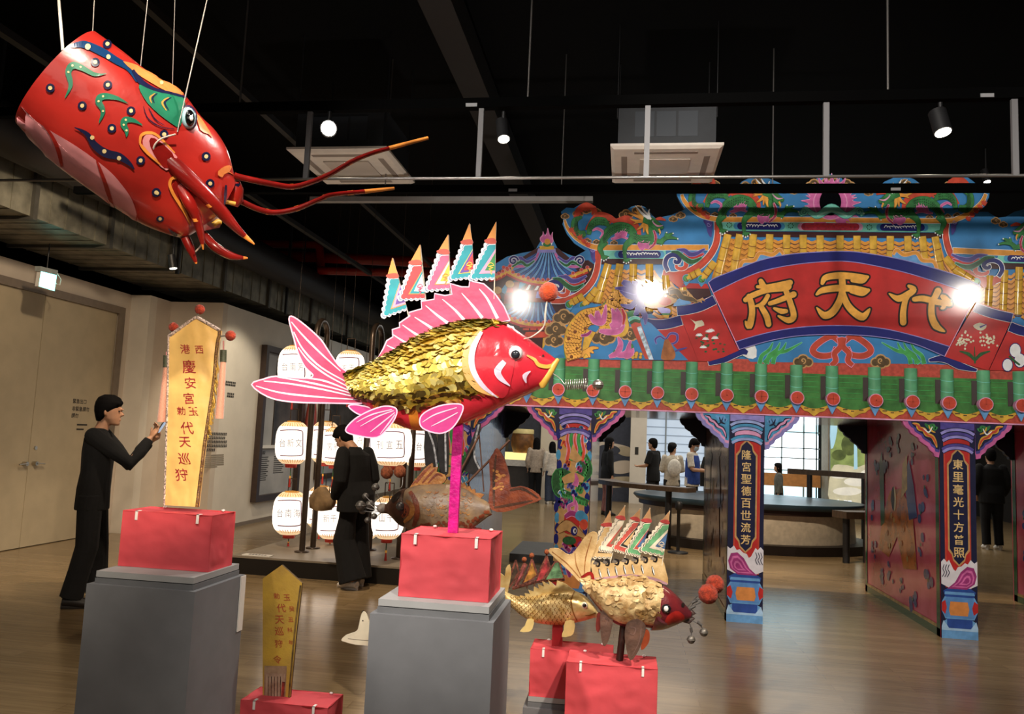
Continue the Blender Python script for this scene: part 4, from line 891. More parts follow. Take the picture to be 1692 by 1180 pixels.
# --- green eave
def GZ(y): return PY(1400, y, GY).z
ev = MB(); zT, zC, zR, zL = 2.385, 2.09, 1.905, 2.43
ev.box((-2.05, GY-.012, zR), (6.1, GY+.05, zL), EAVER)
ev.box((-2.05, GY-.014, zR), (6.1, GY-.012, zR+.012), PINKL)
ev.build('eave_board', gate)
xs = [PY(x, 655, GY).x for x in (923, 979.7, 1032.9, 1086, 1142, 1199.7, 1256.5, 1315, 1373.7, 1444, 1504, 1563.7, 1623.8, 1683.7)]
stp = xs[1]-xs[0]
while xs[0] > -1.75: xs.insert(0, xs[0]-.31)
while xs[-1] < 5.8: xs.append(xs[-1]+.335)
GE = g('eave_green', '#58a876', .12, 8); GED = g('eave_dark_green', '#3a7a33', .2, 10)
ev = MB(); r = .056; N = 10
fr = GY-.012
for i in range(len(xs)-1):
    a, b = xs[i], xs[i+1]; w_ = b-a
    pts = [V((a, fr-.004, zC+.22)), V((b, fr-.004, zC+.22))]+[V((lerp(b, a, k/8), fr-.004, zC-.055-.05*math.sin(math.pi*k/8))) for k in range(9)]
    ev.poly(pts, GED)
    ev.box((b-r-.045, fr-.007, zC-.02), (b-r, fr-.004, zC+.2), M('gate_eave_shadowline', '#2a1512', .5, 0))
    for k in range(5):
        z = zC+.19-k*.048; ev.box((a+r+.01, fr-.008, z), (b-r-.06, fr-.006, z+.005), GRNL)
    sc_ = [V((lerp(a, b, k/16), fr-.010, zC-.05-.055*math.sin(math.pi*k/16))) for k in range(17)]
    low = [(1, -.075), (.86, -.085), (.78, -.115), (.66, -.125), (.5, -.165), (.34, -.125), (.22, -.115), (.14, -.085), (0, -.075)]
    ev.poly(sc_+[V((lerp(a, b, x), fr-.010, zC+z-.012)) for x, z in low], YEL)
    for dx in (-.07, 0, .07): ev.box(((a+b)/2+dx-.02, fr-.0125, zC-.122+abs(dx)*.2), ((a+b)/2+dx+.02 if dx else (a+b)/2+.008, fr-.0105, zC-.112+abs(dx)*.2), BRN)
for x in xs:
    rings = [[V((x+r*math.cos(math.pi*j/N), fr-.9*r*math.sin(math.pi*j/N), z)) for j in range(N+1)] for z in (zT, zC+.2, zC+.1, zC)]
    ev.loft(rings, GE, False, True, False)
    ev.poly([V((x+r*math.cos(math.pi*j/N), fr-.9*r*math.sin(math.pi*j/N), zT)) for j in range(N+1)], GE)
    for z in (zC+.2, zC+.1): ev.loft([[V((x+(r+.002)*math.cos(math.pi*j/N), fr-.9*(r+.002)*math.sin(math.pi*j/N), z+q-.02*math.sin(math.pi*j/N))) for j in range(N+1)] for q in (0, .006)], TURQ, False, True, False)
    c = V((x, fr-.9*r-.004, zC-.012))
    ev.slab([c+V((.062*math.cos(2*math.pi*k/20), 0, .062*math.sin(2*math.pi*k/20))) for k in range(20)][::-1], (0, .05, 0), PINKL)
    ev.poly([c+V((.055*math.cos(2*math.pi*k/20), -.003, .055*math.sin(2*math.pi*k/20))) for k in range(20)], FLAME)
    ev.box(c+V((-.045, -.005, -.004)), c+V((.045, -.003, .004)), BRICK); ev.box(c+V((-.004, -.005, -.045)), c+V((.004, -.003, .045)), BRICK)
    ev.slab([V((x-.05, fr-.02, zC-.055)), V((x+.05, fr-.02, zC-.055)), V((x, fr-.02, zC-.155))], (0, .008, 0), SKYL)
ev.build('eave_tiles', gate)
# passage ceiling and the solid sides
CEIL = M('gate_soffit', '#43231c', .18, .4, 2, coat=.6, stretch=(1, 12, 1))
MB().box((-1.95, GY+.05, 1.905), (6.1, 9.93, 1.97), CEIL).build('soffit', gate)
MB().box((.5, GY+.05, 1.97), (4.4, GY+.09, 3.3), M('gate_back', '#1a1614', .8)).build('back_brace', gate)
PANEL = M('panel_rose', '#cc5673', .2, .35, 2.5, coat=.8, hex2='#a8384c')
PANELB = M('panel_brown', '#84453a', .18, .5, 3, coat=.9, stretch=(1, 6, .7), hex2='#a98a70')
PBLUE = M('panel_cloud_blue', '#2e3f7a', .2, .2, coat=.6); PGRN = M('panel_green', '#1f5436', .2, .15, coat=.6); PORA = M('panel_orange', '#a85a20', .2, .3, 6, coat=.6); PGLD = M('panel_gold', '#a8874c', .2, .2, coat=.6)
PL = [(-1.84, -1.51), (-.655, -.325), (.96, 1.283), (2.815, 3.115), (4.42, 4.74)]
def scenic(mb, X, sx):
    """door guardian painting on a side panel; sx is the way the panel faces"""
    y0, y1 = GY+.02, 9.9
    def q(u, v, o=0): return V((X+sx*(.003+o), lerp(y0, y1, u), v))
    def pol(pts, m, o): mb.poly([q(u, v, o) for u, v in pts], m)
    def dd(u, v, r, m, o, rz=None): pol([(u+r/2.2*math.cos(a), v+(rz or r)*math.sin(a)) for a in [2*math.pi*k/14 for k in range(14)]], m, o)
    for a, b, c, e in ((0, 0, 1, .07), (0, 0, .035, 1.9), (.965, 0, 1, 1.9)): pol([(a, b), (c, b), (c, e), (a, e)], PGRN, .002)
    pol([(.035, .07), (.965, .07), (.965, .1), (.035, .1)], PGLD, .002)
    random.seed(5)
    for u, v in ((.12, .45), (.2, .75), (.85, .5), (.75, .25), (.6, .35), (.3, .2), (.15, 1.3), (.28, 1.6), (.6, 1.65), (.8, 1.4), (.88, .95), (.66, 1.45), (.2, 1.05), (.45, .3), (.5, 1.72)):
        for k in range(5): dd(u+random.uniform(-.035, .035), v+random.uniform(-.09, .09), random.uniform(.02, .05), PBLUE, .003+.0003*k)
        dd(u, v, .018, PGRN, .006)
    pol([(.25, .5), (.42, .45), (.5, .75), (.62, .5), (.78, .55), (.7, .95), (.6, 1.2), (.45, 1.25), (.3, 1.05)], PORA, .0035)
    pol([(.24, 1.0), (.34, .95), (.4, 1.35), (.34, 1.55), (.28, 1.3)], PBLUE, .0045); pol([(.36, 1.25), (.44, 1.15), (.42, 1.5), (.36, 1.6)], PGLD, .005)
    pol([(.68, .85), (.74, .8), (.76, 1.5), (.72, 1.62), (.69, 1.4)], PGRN, .0045)
    dd(.54, 1.13, .07, M('panel_white', '#cdbf9b', .25, .1), .007, .13); pol([(.54+.036*math.sin(a), 1.13-.13*math.cos(a)) for a in [math.pi*k/8 for k in range(9)]]+[(.54-.012, 1.13)], M('panel_black', '#1c1712', .25, .1), .009)
    for k in range(9):
        a = random.uniform(0, 1); dd(.5+.14*math.cos(k), .75+.2*math.sin(k*1.7), .03, PGLD if k % 2 else PORA, .008)
for i, (a, b) in enumerate(PL):
    mb = MB()
    mb.box((a, GY+.012, 0), (b, 9.93, 1.905), PANELB if i < 3 else PANEL)
    if i >= 2: scenic(mb, a, -1)
    if i in (1,): mb.box((b, GY+.02, .0), (b+.003, 9.9, 1.9), PANELB)
    if i == 0: mb.box((b, GY+.02, 0), (b+.004, 9.9, 1.9), M('panel_lilac', '#6f7fc0', .2, .4, 3, coat=.6))
    mb.build('side_panel', gate)

# pillars: printed front boards
def pillar_board(i, kind, text='', mir=1):
    a, b = PL[i]; d = MB(); f = GY
    H_ = 1.905
    def q(u, v, o): return V((lerp(a, b, u if mir > 0 else 1-u), f-o, v))
    def pol(pts, m, o): d.poly([q(u, v, o) for u, v in pts], m)
    def el(u, v, ru, rv, m, o, n=18): pol([(u+ru*math.cos(2*math.pi*k/n), v+rv*math.sin(2*math.pi*k/n)) for k in range(n)], m, o)
    def rib(pts, wd, m, o, out=None, n=6):
        c = cat([V((u*(b-a), v, 0)) for u, v in pts], n); N_ = len(c)
        for mm, ex, oo in (((out, .006, o-.0008), (m, 0, o)) if out else ((m, 0, o),)):
            L, R2 = [], []
            for j, p in enumerate(c):
                t = (c[min(j+1, N_-1)]-c[max(j-1, 0)]).normalized(); nn = V((-t.y, t.x, 0)); h = sample(wd, j/(N_-1))/2+ex
                L.append(q((p.x+nn.x*h)/(b-a), p.y+nn.y*h, oo)); R2.append(q((p.x-nn.x*h)/(b-a), p.y-nn.y*h, oo))
            d.add(L+R2, [[j, j+1, N_+j+1, N_+j] for j in range(N_-1)], mm)
    d.box((a, f, 0), (b, f+.012, H_), DNAVY)
    # plinth, pot, wave
    pol([(0, 0), (1, 0), (1, .1), (.93, .15), (.83, .17), (.83, .09), (.18, .09), (.18, .17), (.07, .15), (0, .1)], SKYL, .003); pol([(0, .1), (.05, .155), (.2, .09), (.8, .09), (.95, .155), (1, .1), (1, .07), (0, .07)], g('plinth_light', '#9cc3e8', .1), .004)
    pol([(.15, .09), (.85, .09), (.85, .17), (.15, .17)], g('pot_navy', '#22479c', .1), .0035)
    pol([(0, .24), (.1, .17), (.9, .17), (1, .24), (1, .31), (.88, .38), (.12, .38), (0, .31)], SKYL, .005); pol([(.02, .24), (.12, .18), (.88, .18), (.98, .24), (.98, .3), (.86, .36), (.14, .36), (.02, .3)], g('pot_blue', '#4f86c9', .1), .006)
    pol([(.28, .2), (.76, .2), (.8, .24), (.76, .32), (.28, .32), (.24, .26)], g('pot_orange', '#d5823c', .1), .0075)
    pol([(0, .24), (.12, .21), (.16, .27), (.1, .33), (0, .31)], REDG, .0075); pol([(1, .24), (.9, .21), (.86, .27), (.9, .33), (1, .31)], REDG, .0075)
    pol([(.1, .36), (.9, .36), (.95, .41), (.8, .44), (.2, .44), (.05, .41)], MATS['gate_pot_navy'], .0055); pol([(.08, .38), (.92, .38), (.9, .405), (.1, .405)], SKYL, .0065)
    col_lo, col_hi = .17, .87
    if kind != 'dragon':
        pol([(.16, .44), (.88, .44), (.9, 1.82), (.16, 1.82)], REDG if kind == 'red' else REDG, .002)
        pol([(.16, .44), (.2, .44), (.2, 1.82), (.16, 1.82)], BRICK, .0025); pol([(.84, .44), (.88, .44), (.9, 1.82), (.86, 1.82)], BRICK, .0025)
        # wave and lotus
        wv = [(0, .5), (0, .66), (.08, .69), (.16, .66), (.22, .68), (.28, .64), (.34, .6), (.4, .585), (.46, .62), (.56, .63), (.66, .66), (.74, .65), (.82, .69), (.92, .66), (1, .68), (1, .44), (.2, .44)]
        pol([(0, .47)]+[(1-u, v) for u, v in wv[1:-2]][::-1]+[(1, .47), (.8, .44), (.2, .44)], g('wave_white', '#d7d3dc', .05), .005)
        for k, (m, s_) in enumerate(((MAG, 1), (PINK, .78), (MAG, .62), (PINK, .42), (MAG, .26))):
            pol([(lerp(.3, u, s_), lerp(.5, v, s_)) for u, v in ((.02, .55), (.1, .62), (.28, .63), (.46, .58), (.62, .49), (.84, .43), (.3, .43), (.08, .48))], m, .0065+.0005*k)
        for k in range(3): rib([(.78+k*.07, .64), (.82+k*.07, .6), (.78+k*.07, .57), (.84+k*.07, .53)], .006, MATS['gate_dark_navy'], .009)
        # capsule with couplet
        def cap(s_, dz): return [(.5-.33*s_, .78-dz), (.5-.33*s_, 1.52+dz), (.5-.22*s_, 1.56+dz), (.5-.18*s_, 1.61+dz), (.5, 1.655+dz*1.6), (.5+.18*s_, 1.61+dz), (.5+.22*s_, 1.56+dz), (.5+.33*s_, 1.52+dz), (.5+.33*s_, .78-dz), (.5+.22*s_, .74-dz), (.5+.18*s_, .69-dz), (.5, .645-dz*1.6), (.5-.18*s_, .69-dz), (.5-.22*s_, .74-dz)]
        pol(cap(.92, .012), TAN, .004); pol(cap(.78, 0), DNAVY, .0055)
        for k, ch in enumerate(text):
            z = 1.53-k*(.78/(len(text)-1)); put_text(d, ch, q(.5, z, .007), (1, 0, 0), (0, 0, 1), h=.088, m=g('couplet_gold', '#e3bd78', .1), bold=.012)
        cap_m = LILAC if i == 2 else PURP
    else:
        cap_m = PURP
        pol([(0, .44), (1, .44), (.96, 1.82), (.05, 1.82)], TAN, .002)
        for u in (.04, .9):
            for k in range(12): el(u+random.uniform(-.02, .05), .55+k*.1, .07, .05, (NAVY if k % 3 else CYAN), .003+.0001*k)
        rib([(.3, 1.5), (.7, 1.45), (.85, 1.3), (.5, 1.22), (.12, 1.25), (.1, 1.1), (.5, 1.05), (.95, 1.0)], [.07, .1, .12, .1, .14, .09, .07, .05], GRND, .005, GRNL)
        for p in ([(.12, 1.3), (.2, 1.1), (.5, 1.06), (.9, 1.02)], [(.7, 1.5), (.9, 1.38), (.8, 1.26)]):
            c = cat([V((u, v, 0)) for u, v in p], 5)
            for j in range(len(c)-1):
                e = c[j]; pol([(e.x-.05, e.y), (e.x+.05, e.y), (e.x+.01, e.y-.06)], GRNL, .0062)
        for k in range(5): rib([(.3+k*.11, 1.4), (.34+k*.11, 1.5), (.28+k*.11, 1.6), (.33+k*.11, 1.72)], [.03, .025, .02, .005], GRNL if k % 2 else FLAME, .0065, GRN if k % 2 else PINKL)
        pol([(.35, 1.42), (.45, 1.56), (.6, 1.48), (.75, 1.42), (.6, 1.38)], TAN, .0068)
        rib([(.2, 1.2), (.5, 1.24), (.8, 1.22)], [.06, .1, .05], TAN, .0068); rib([(.55, 1.16), (.6, 1.22), (.55, 1.28)], [.05, .04, .01], PINK, .0075, PINKL)
        rib([(.45, .9), (.4, .96), (.55, 1.0), (.5, 1.08)], [.02, .03, .025, .005], PINK, .0068, PINKL); rib([(.6, .9), (.62, .97), (.58, 1.03)], [.02, .025, .005], PINK, .0068, PINKL)
        random.seed(17+i)
        for k in range(46):
            u, v = random.uniform(.14, .86), random.uniform(.5, 1.74); w2 = random.uniform(.05, .11); t = random.uniform(-1, 1)
            m, mo = random.choice(((NAVY, CYAN), (FLAME, PINKL), (GRN, GRNL), (PURP, LILAC), (MAG, PINKL), (CYAN, WHT), (BRICK, YEL)))
            rib([(u-w2, v+t*.03), (u-w2*.3, v+.035), (u+w2*.4, v-.01), (u+w2, v+.03*t+.03)], [.008, .024, .028, .006], m, .0046+.00003*k, mo)
        # face near the middle
        el(.45, .8, .28, .1, REDG, .006); rib([(.1, .72), (.35, .78), (.6, .74), (.9, .68)], [.04, .1, .08, .02], TAN, .0078, LINE); el(.58, .735, .1, .045, NAVY, .009); el(.6, .735, .05, .025, WHT, .01); el(.61, .735, .025, .018, BLK, .011)
        rib([(.3, .86), (.5, .9), (.75, .86)], [.03, .05, .03], MAG, .007, PINKL); el(.75, .88, .16, .05, CYAN, .0072); el(.85, .8, .12, .05, FLAME, .0074); el(.2, .86, .08, .09, TAN, .007)
        rib([(.3, .66), (.55, .63), (.8, .66)], [.06, .1, .06], REDG, .007); el(.45, .64, .2, .04, GRND, .0076)
        rib([(.2, .56), (.45, .5), (.6, .56), (.5, .62)], [.03, .04, .04, .01], PURP, .007, LILAC); rib([(.5, .3), (.45, .4), (.65, .45), (.6, .55)], [.02, .05, .04, .01], MAG, .0085, PINKL)
        for u, v in ((.12, 1.0), (.1, .52), (.85, .58), (.88, .45)):
            for k in range(4): rib([(u, v), (u+.1*math.cos(k*1.5), v+.04*math.sin(k*1.5))], [.03, .01], NAVY, .009)
        el(.8, .6, .12, .045, MAG, .0082); el(.8, .6, .07, .025, PINKL, .009)
    # capital rings
    pol([(.02, 1.84), (.98, 1.84), (.98, H_), (.02, H_)], cap_m, .004); pol([(.16, 1.66), (.88, 1.66), (.88, 1.84), (.16, 1.84)], REDG if i != 2 else PINKL, .0028)
    for z, w_, m in ((1.83, .47, LILAC), (1.795, .44, PURP), (1.765, .42, LILAC), (1.69, .44, PURP), (1.665, .42, LILAC)):
        rib([(.5-w_, z-.03), (.5-w_*.6, z), (.5, z+.012), (.5+w_*.6, z), (.5+w_, z-.03)], .024, m if i != 2 else (CYAN if m is PURP else g('ice_lilac', '#93a5dd', .1)), .006+.002*w_, DNAVY)  # second pillar's paler head colours carry its blue-lilac glare
    return d.build('pillar_board', gate)
pillar_board(0, 'dragon'); pillar_board(1, 'dragon'); pillar_board(2, 'red', '隆宮聖德百世流芳'); pillar_board(3, 'red', '東里毫光十方普照', -1); pillar_board(4, 'dragon')
# carved brackets at the pillar heads, front pair and dark rear pair
def bracket(xe, f, y, rear=False, blue=False):  # blue: paler lilac set, the glare put into the paint
    d = MB(); k = .315
    prof = [(0, 0), (1, 0), (.97, -.1), (.9, -.2), (.82, -.24), (.78, -.34), (.66, -.42), (.58, -.46), (.53, -.56), (.42, -.64), (.32, -.7), (.27, -.8), (.16, -.88), (.14, -.97), (.02, -1.0), (0, -.86)]
    def q(u, v, o): return V((xe+f*u*k, y-o, 1.905+v*k*1.02))
    pts = [q(u, v, 0) for u, v in prof]
    if rear: d.slab(pts, (0, .06, 0), M('bracket_rear', '#0d1730', .5, .1)); return d.build('bracket', gate)
    d.slab(pts, (0, .05, 0), LILAC if blue else PINK)
    d.poly([q(u*.86, v*.86, .002) for u, v in prof], PURP if not blue else PINKL); d.poly([q(u*.78, v*.78, .004) for u, v in prof], DNAVY if not blue else CYAN)
    def rb(pts, wd, m, o):
        c = cat([V((u, v, 0)) for u, v in pts], 6); n = len(c); L = []; R2 = []
        for j, p in enumerate(c):
            t = (c[min(j+1, n-1)]-c[max(j-1, 0)]).normalized(); nn = V((-t.y, t.x, 0)); h = sample(wd, j/(n-1))/2
            L.append(q(p.x+nn.x*h, p.y+nn.y*h, o)); R2.append(q(p.x-nn.x*h, p.y-nn.y*h, o))
        d.add(L+R2, [[j, j+1, n+j+1, n+j] for j in range(n-1)], m)
    A_ = (YEL, FLAME, GRN) if not blue else (DNAVY, PINKL, SKYL)
    rb([(.74, -.06), (.6, -.1), (.56, -.2), (.42, -.24), (.36, -.36), (.2, -.42), (.12, -.58), (.08, -.72)], [.02, .1, .12, .12, .11, .1, .08, .02], A_[0], .006)
    rb([(.72, -.07), (.6, -.12), (.54, -.2), (.42, -.26), (.34, -.37), (.2, -.44), (.12, -.58), (.1, -.68)], [.01, .05, .07, .06, .06, .05, .04, .01], A_[1], .0075)
    rb([(.4, -.06), (.3, -.14), (.18, -.1), (.14, -.2), (.06, -.14)], [.04, .12, .1, .1, .04], A_[2], .007); rb([(.3, -.1), (.24, -.24), (.12, -.3)], [.02, .06, .02], A_[0], .009); rb([(.2, -.14), (.3, -.3), (.44, -.2)], [.02, .04, .02], WHT if not blue else DNAVY, .0095)
    return d.build('bracket', gate)
for i, (a, b) in enumerate(PL):
    if i > 0: bracket(a, -1, GY-.0, False, i == 2); bracket(a, -1, 9.86, True)
    bracket(b, 1, GY, False, i == 2); bracket(b, 1, 9.86, True)
# ================================================================ EXHIBITS ON PEDESTALS
from mathutils.bvhtree import BVHTree
GREY = M('pedestal_grey', '#76777a', .7, .06, 6); GREYT = M('pedestal_top', '#a3a3a2', .7, .05, 6)
PAPER = M('red_wrapping_paper', '#cf4850', .75, .12, 3, bump=.35, bscale=9); TAPE = M('white_tape', '#ece4df', .5, .05)
def pedestal(x0, x1, y0, y1, z, label, gap=None):
    o = thing('grey_pedestal', ((x0+x1)/2, (y0+y1)/2, 0), label, 'pedestal', 'grey exhibit pedestals')
    MB().box((x0, y0, 0), (x1, y1, z-.053), GREY).build('block', o)
    MB().box((x0+.022, y0+.022, z-.053), (x1-.022, y1-.022, z-.03), M('pedestal_step', '#6d6e70', .7, .05)).build('step', o)
    MB().box((x0+.03, y0+.03, z-.03), (x1-.03, y1-.03, z-.026), M('pedestal_gap', '#17171a', .8, 0)).box((x0+.024, y0+.024, z-.026), (x1-.024, y1-.024, z), GREYT).build('top_board', o)
    return o
def crinkle_box(x0, x1, y0, y1, z0, z1, label, seed=0, tapes=(.16, .84), group='red paper wrapped boxes'):
    o = thing('red_paper_box', ((x0+x1)/2, (y0+y1)/2, z0), label, 'box', group)
    mb = MB(); C_ = V(((x0+x1)/2, (y0+y1)/2, (z0+z1)/2)); Hh = V(((x1-x0)/2, (y1-y0)/2, (z1-z0)/2)); n = 22
    for ax in range(3):
        for s_ in (-1, 1):
            vs = []
            for i in range(n+1):
                for j in range(n+1):
                    a = [0, 0, 0]; a[ax] = s_; a[(ax+1) % 3] = 2*i/n-1; a[(ax+2) % 3] = 2*j/n-1
                    e = max(abs(a[(ax+1) % 3]), abs(a[(ax+2) % 3]))
                    p = V((C_.x+a[0]*Hh.x, C_.y+a[1]*Hh.y, C_.z+a[2]*Hh.z))
                    q = p*7+V((seed*9.1, 0, 0)); fold = abs(noise.noise(q))+.5*abs(noise.noise(q*2.3))
                    nn = V((0, 0, 0)); nn[ax] = s_
                    k = .012*(1 if e < .97 else .35)
                    if not (ax == 2 and s_ == -1): p = p-nn*(fold*k)
                    if p.z < z0+.002: p.z = z0+.001
                    vs.append(p)
            fs = [[i*(n+1)+j, i*(n+1)+j+1, (i+1)*(n+1)+j+1, (i+1)*(n+1)+j][::s_] for i in range(n) for j in range(n)]
            mb.add(vs, fs, PAPER, True)
    mb.build('wrapping', o)
    for t in tapes:
        x = lerp(x0, x1, t)
        MB().box((x-.006, y0-.002, z1-.04), (x+.006, y0+.001, z1+.0015), TAPE).box((x-.006, y0-.002, z1-.001), (x+.006, y0+.03, z1+.0015), TAPE).build('tape', o)
        b = MB(); b.ball((x+.01, y1-.008, z1+.002), (.01, .006, .006), TAPE, 8, 6); b.build('tape', o)
    return o
PED1 = pedestal(-2.295, -1.79, 3.2, 3.65, .94, 'tall grey pedestal under the yellow banner at the left')
s_ = MB().box((-1.789, 3.60, .63), (-1.784, 3.648, .885), WHITEP); O(s_.build('white_card'), 'white card edge fixed to the right side of the left grey pedestal', 'card')
PED2 = pedestal(-.975, -.482, 3.07, 3.53, .94, 'tall grey pedestal under the pink carp in the middle')
crinkle_box(-2.265, -1.825, 3.36, 3.575, .94, 1.19, 'red paper box carrying the yellow banner, on the left pedestal', 1)
crinkle_box(-.893, -.522, 3.165, 3.465, .94, 1.19, 'red paper box carrying the pink carp, on the middle pedestal', 2)
pedestal(-.50, -.0, 4.31, 4.60, .23, 'low grey pedestal at the bottom edge under the golden carp box')
crinkle_box(-.475, -.035, 4.335, 4.545, .23, .478, 'red paper box under the golden carp, partly behind the box to its right', 3)
pedestal(-.285, .215, 4.03, 4.305, .2, 'low grey pedestal under the red box of the dark red carp')
crinkle_box(-.262, .187, 4.055, 4.285, .2, .5, 'red paper box under the dark red carp with pompoms', 4)
pedestal(-1.86, -1.3, 3.69, 3.98, .08, 'very low grey pedestal under the pink box of the yellow board')
crinkle_box(-1.80, -1.36, 3.72, 3.93, .08, .285, 'red paper box at the bottom edge holding the worn yellow board', 5)
pedestal(-1.2, -.78, 4.42, 4.8, .84, 'grey pedestal behind the middle one, under the dark brown fish')
crinkle_box(-1.16, -.84, 4.5, 4.72, .84, 1.05, 'red paper box hidden behind the middle one, under the dark brown fish', 6)
pedestal(-1.12, -.62, 3.86, 4.14, .22, 'low grey pedestal behind the middle pedestal, under the white fish')
crinkle_box(-1.08, -.66, 3.9, 4.1, .22, .45, 'red paper box behind the middle pedestal, under the white fish', 7)

class Surf:
    def __init__(s, mb, pl): s.b = BVHTree.FromPolygons([tuple(v) for v in mb.v], mb.f); s.pl = pl; s.n = pl.n
    def hit(s, x, y, off=0):
        d = ray(x, y).normalized(); h = s.b.ray_cast(CP, d)
        if h[0] is None:
            q = s.pl.hit(x, y, 0); h = s.b.find_nearest(q)
        n = h[1] if h[1].dot(d) < 0 else -h[1]
        return h[0]+n*off
class Decal(Deco):
    """paint that follows a rounded surface"""
    def p(s, pts, m, off, n=0, rings=5):
        if n: pts = [(q.x, q.y) for q in cat([V((a, b, 0)) for a, b in pts], n, True)]
        else:
            o2 = []
            for i, a in enumerate(pts):
                b = pts[(i+1) % len(pts)]; o2 += [(lerp(a[0], b[0], k/4), lerp(a[1], b[1], k/4)) for k in range(4)]
            pts = o2
        cx_, cy_ = sum(a for a, b in pts)/len(pts), sum(b for a, b in pts)/len(pts); N = len(pts)
        vs = []
        for r in range(rings):
            k = 1-r/rings; vs += s.P([(lerp(cx_, a, k), lerp(cy_, b, k)) for a, b in pts], off)
        vs += s.P([(cx_, cy_)], off)
        fs = [[r*N+i, r*N+(i+1) % N, (r+1)*N+(i+1) % N, (r+1)*N+i] for r in range(rings-1) for i in range(N)]+[[(rings-1)*N+i, (rings-1)*N+(i+1) % N, rings*N] for i in range(N)]
        return s.add(vs, fs, m, True)
    def dot(s, c, r, m, off, n=14, ry=None, out=None, ow=1.5):
        for mm, rr, oo in (((out, r+ow, off-.0008), (m, r, off)) if out else ((m, r, off),)):
            s.p([(c[0]+rr*math.cos(2*math.pi*k/n), c[1]+(rr-r+(ry or r))*math.sin(2*math.pi*k/n)) for k in range(n)], mm, oo, 0, 3)
        return s
def fish_secs(z, secs, n=4):
    t = cat([V((*z([a])[0], 0)) for a, b, d in secs], n); b = cat([V((*z([b])[0], 0)) for a, b, d in secs], n); d = cat([V((q[2], 0, 0)) for q in secs], n)
    return [((p.x, p.y), (q.x, q.y), e.x) for p, q, e in zip(t, b, d)]
def fish_body(secs, pl, seg=28, sq=1.0):
    rings = []
    for a, b, d in secs:
        A, B = pl.hit(*a), pl.hit(*b); c = (A+B)/2; u = (A-B)/2
        rings.append([c+u*math.cos(2*math.pi*k/seg)+pl.n*(d*math.copysign(abs(math.sin(2*math.pi*k/seg))**sq, math.sin(2*math.pi*k/seg))) for k in range(seg)])
    return rings
def cutp(d, pts, m, off, t, n=3, mside=None, bend=0): return d.cut(pts, m, off, t, n, mside)
def fin(z, pts, pl, m, t, n=3, off=0, lines=(), lm=None, lw=(1.5, 3, 1), edge=None, ew=2, bow=0.0):
    """a thin board or paper fin with its own thickness and painted rays on both sides of nothing but its face"""
    d = Deco(pl); d.cut(z(pts), m, off, t, n, edge or m)
    if edge:
        c = [(q.x, q.y) for q in cat([V((*p, 0)) for p in z(pts)], n or 2, True)] if n else z(pts); d.rib(c+[c[0]], ew, edge, off+.0006, 0)
    for l in lines: d.rib(z(l), list(lw), lm, off+.001, 5)
    return d
def wire(mb, pts, r, m): mb.tube([V((q.x, q.y, q.z)) for q in cat(pts, 6)], r, m, 6); return mb
WIRE = M('grey_wire', '#8f8d88', .4, 0, metal=.7); BELL = M('old_bell_metal', '#6c6761', .45, .3, 40, metal=.5)
POM = M('orange_pompom', '#c9451f', .95, .2, 60, bump=.8, bscale=150, sheen=.1); POMD = M('dull_red_pompom', '#a5371f', .95, .25, 60, bump=.8, bscale=150, sheen=.1); POMB = M('brown_pompom', '#96502f', .95, .25, 60, bump=.8, bscale=150)
def pompom(name, c, r, m, par): MB().ball(c, r, m, 28, 18, None, .055).build(name, par)
def bell(c, r, par, m=None):
    b = MB(); b.ball(c, r, m or BELL, 14, 10); b.tube([V(c)+V((r*1.02*math.cos(a), r*1.02*math.sin(a), 0)) for a in [2*math.pi*k/16 for k in range(17)]], r*.1, m or BELL, 6, False); b.build('bell', par)

# --- yellow satin banner
BP = Plane((-2.05, 3.46, 0), (0, -1, 0))
zb1 = Zm(260, 490, 3.278)
SATIN = M('yellow_satin', '#f2c674', .36, .1, 5, bump=.6, bscale=7, sheen=.3, spec=.7)
ban = thing('command_banner', (-2.05, 3.46, 1.19), 'tall yellow satin banner with red characters and red pompoms on the left pedestal', 'banner')
mb = MB(); L_ = [(62, 205), (57, 500), (48, 800), (38, 1130)]; Rr = [(338, 215), (300, 500), (255, 800), (215, 1140)]
rowsv = []; NR, NC = 40, 16
for i in range(NR+1):
    t = i/NR; a = V((*zb1([(sample([p[0] for p in L_], t), 0)])[0], 0)); yl = sample([p[1] for p in L_], t); xl = sample([p[0] for p in L_], t); xr = sample([p[0] for p in Rr], t); yr = sample([p[1] for p in Rr], t); r = []
    for j in range(NC+1):
        u = j/NC; x = lerp(xl, xr, u); y = lerp(yl, yr, u)
        if t < .25: y = lerp(y, 110+abs(x-210)*.72*(1 if x < 210 else .8), (1-t/.25)**1.0) if i == 0 else lerp(lerp(yl, yr, u), 110+abs(x-210)*(.7 if x < 210 else .82), (1-t/.25))
        q = zb1([(x, y)])[0]; bul = .016*math.sin(math.pi*u)*(.4+.6*math.sin(math.pi*min(1, t+.2))); nz = .006*noise.noise(V((x*.02, y*.012, 3)))+.004*noise.noise(V((x*.05, y*.04, 1)))
        r.append(BP.hit(q[0], q[1], .012+bul+nz))
    rowsv.append(r)
mb.add([p for r in rowsv for p in r], [[i*(NC+1)+j, i*(NC+1)+j+1, (i+1)*(NC+1)+j+1, (i+1)*(NC+1)+j] for i in range(NR) for j in range(NC)], SATIN, True)
back = [BP.hit(*zb1([q])[0], -.01) for q in ((62, 205), (210, 110), (338, 215), (215, 1140), (38, 1130))]
mb.poly(back, SATIN)
edge = [r[0] for r in rowsv[::-1]]+rowsv[0]+[r[-1] for r in rowsv]
ed2 = [p+V((0, .022, 0)) for p in edge]; n = len(edge); mb.add(edge+ed2, [[i, i+1, n+i+1, n+i] for i in range(n-1)], SATIN)
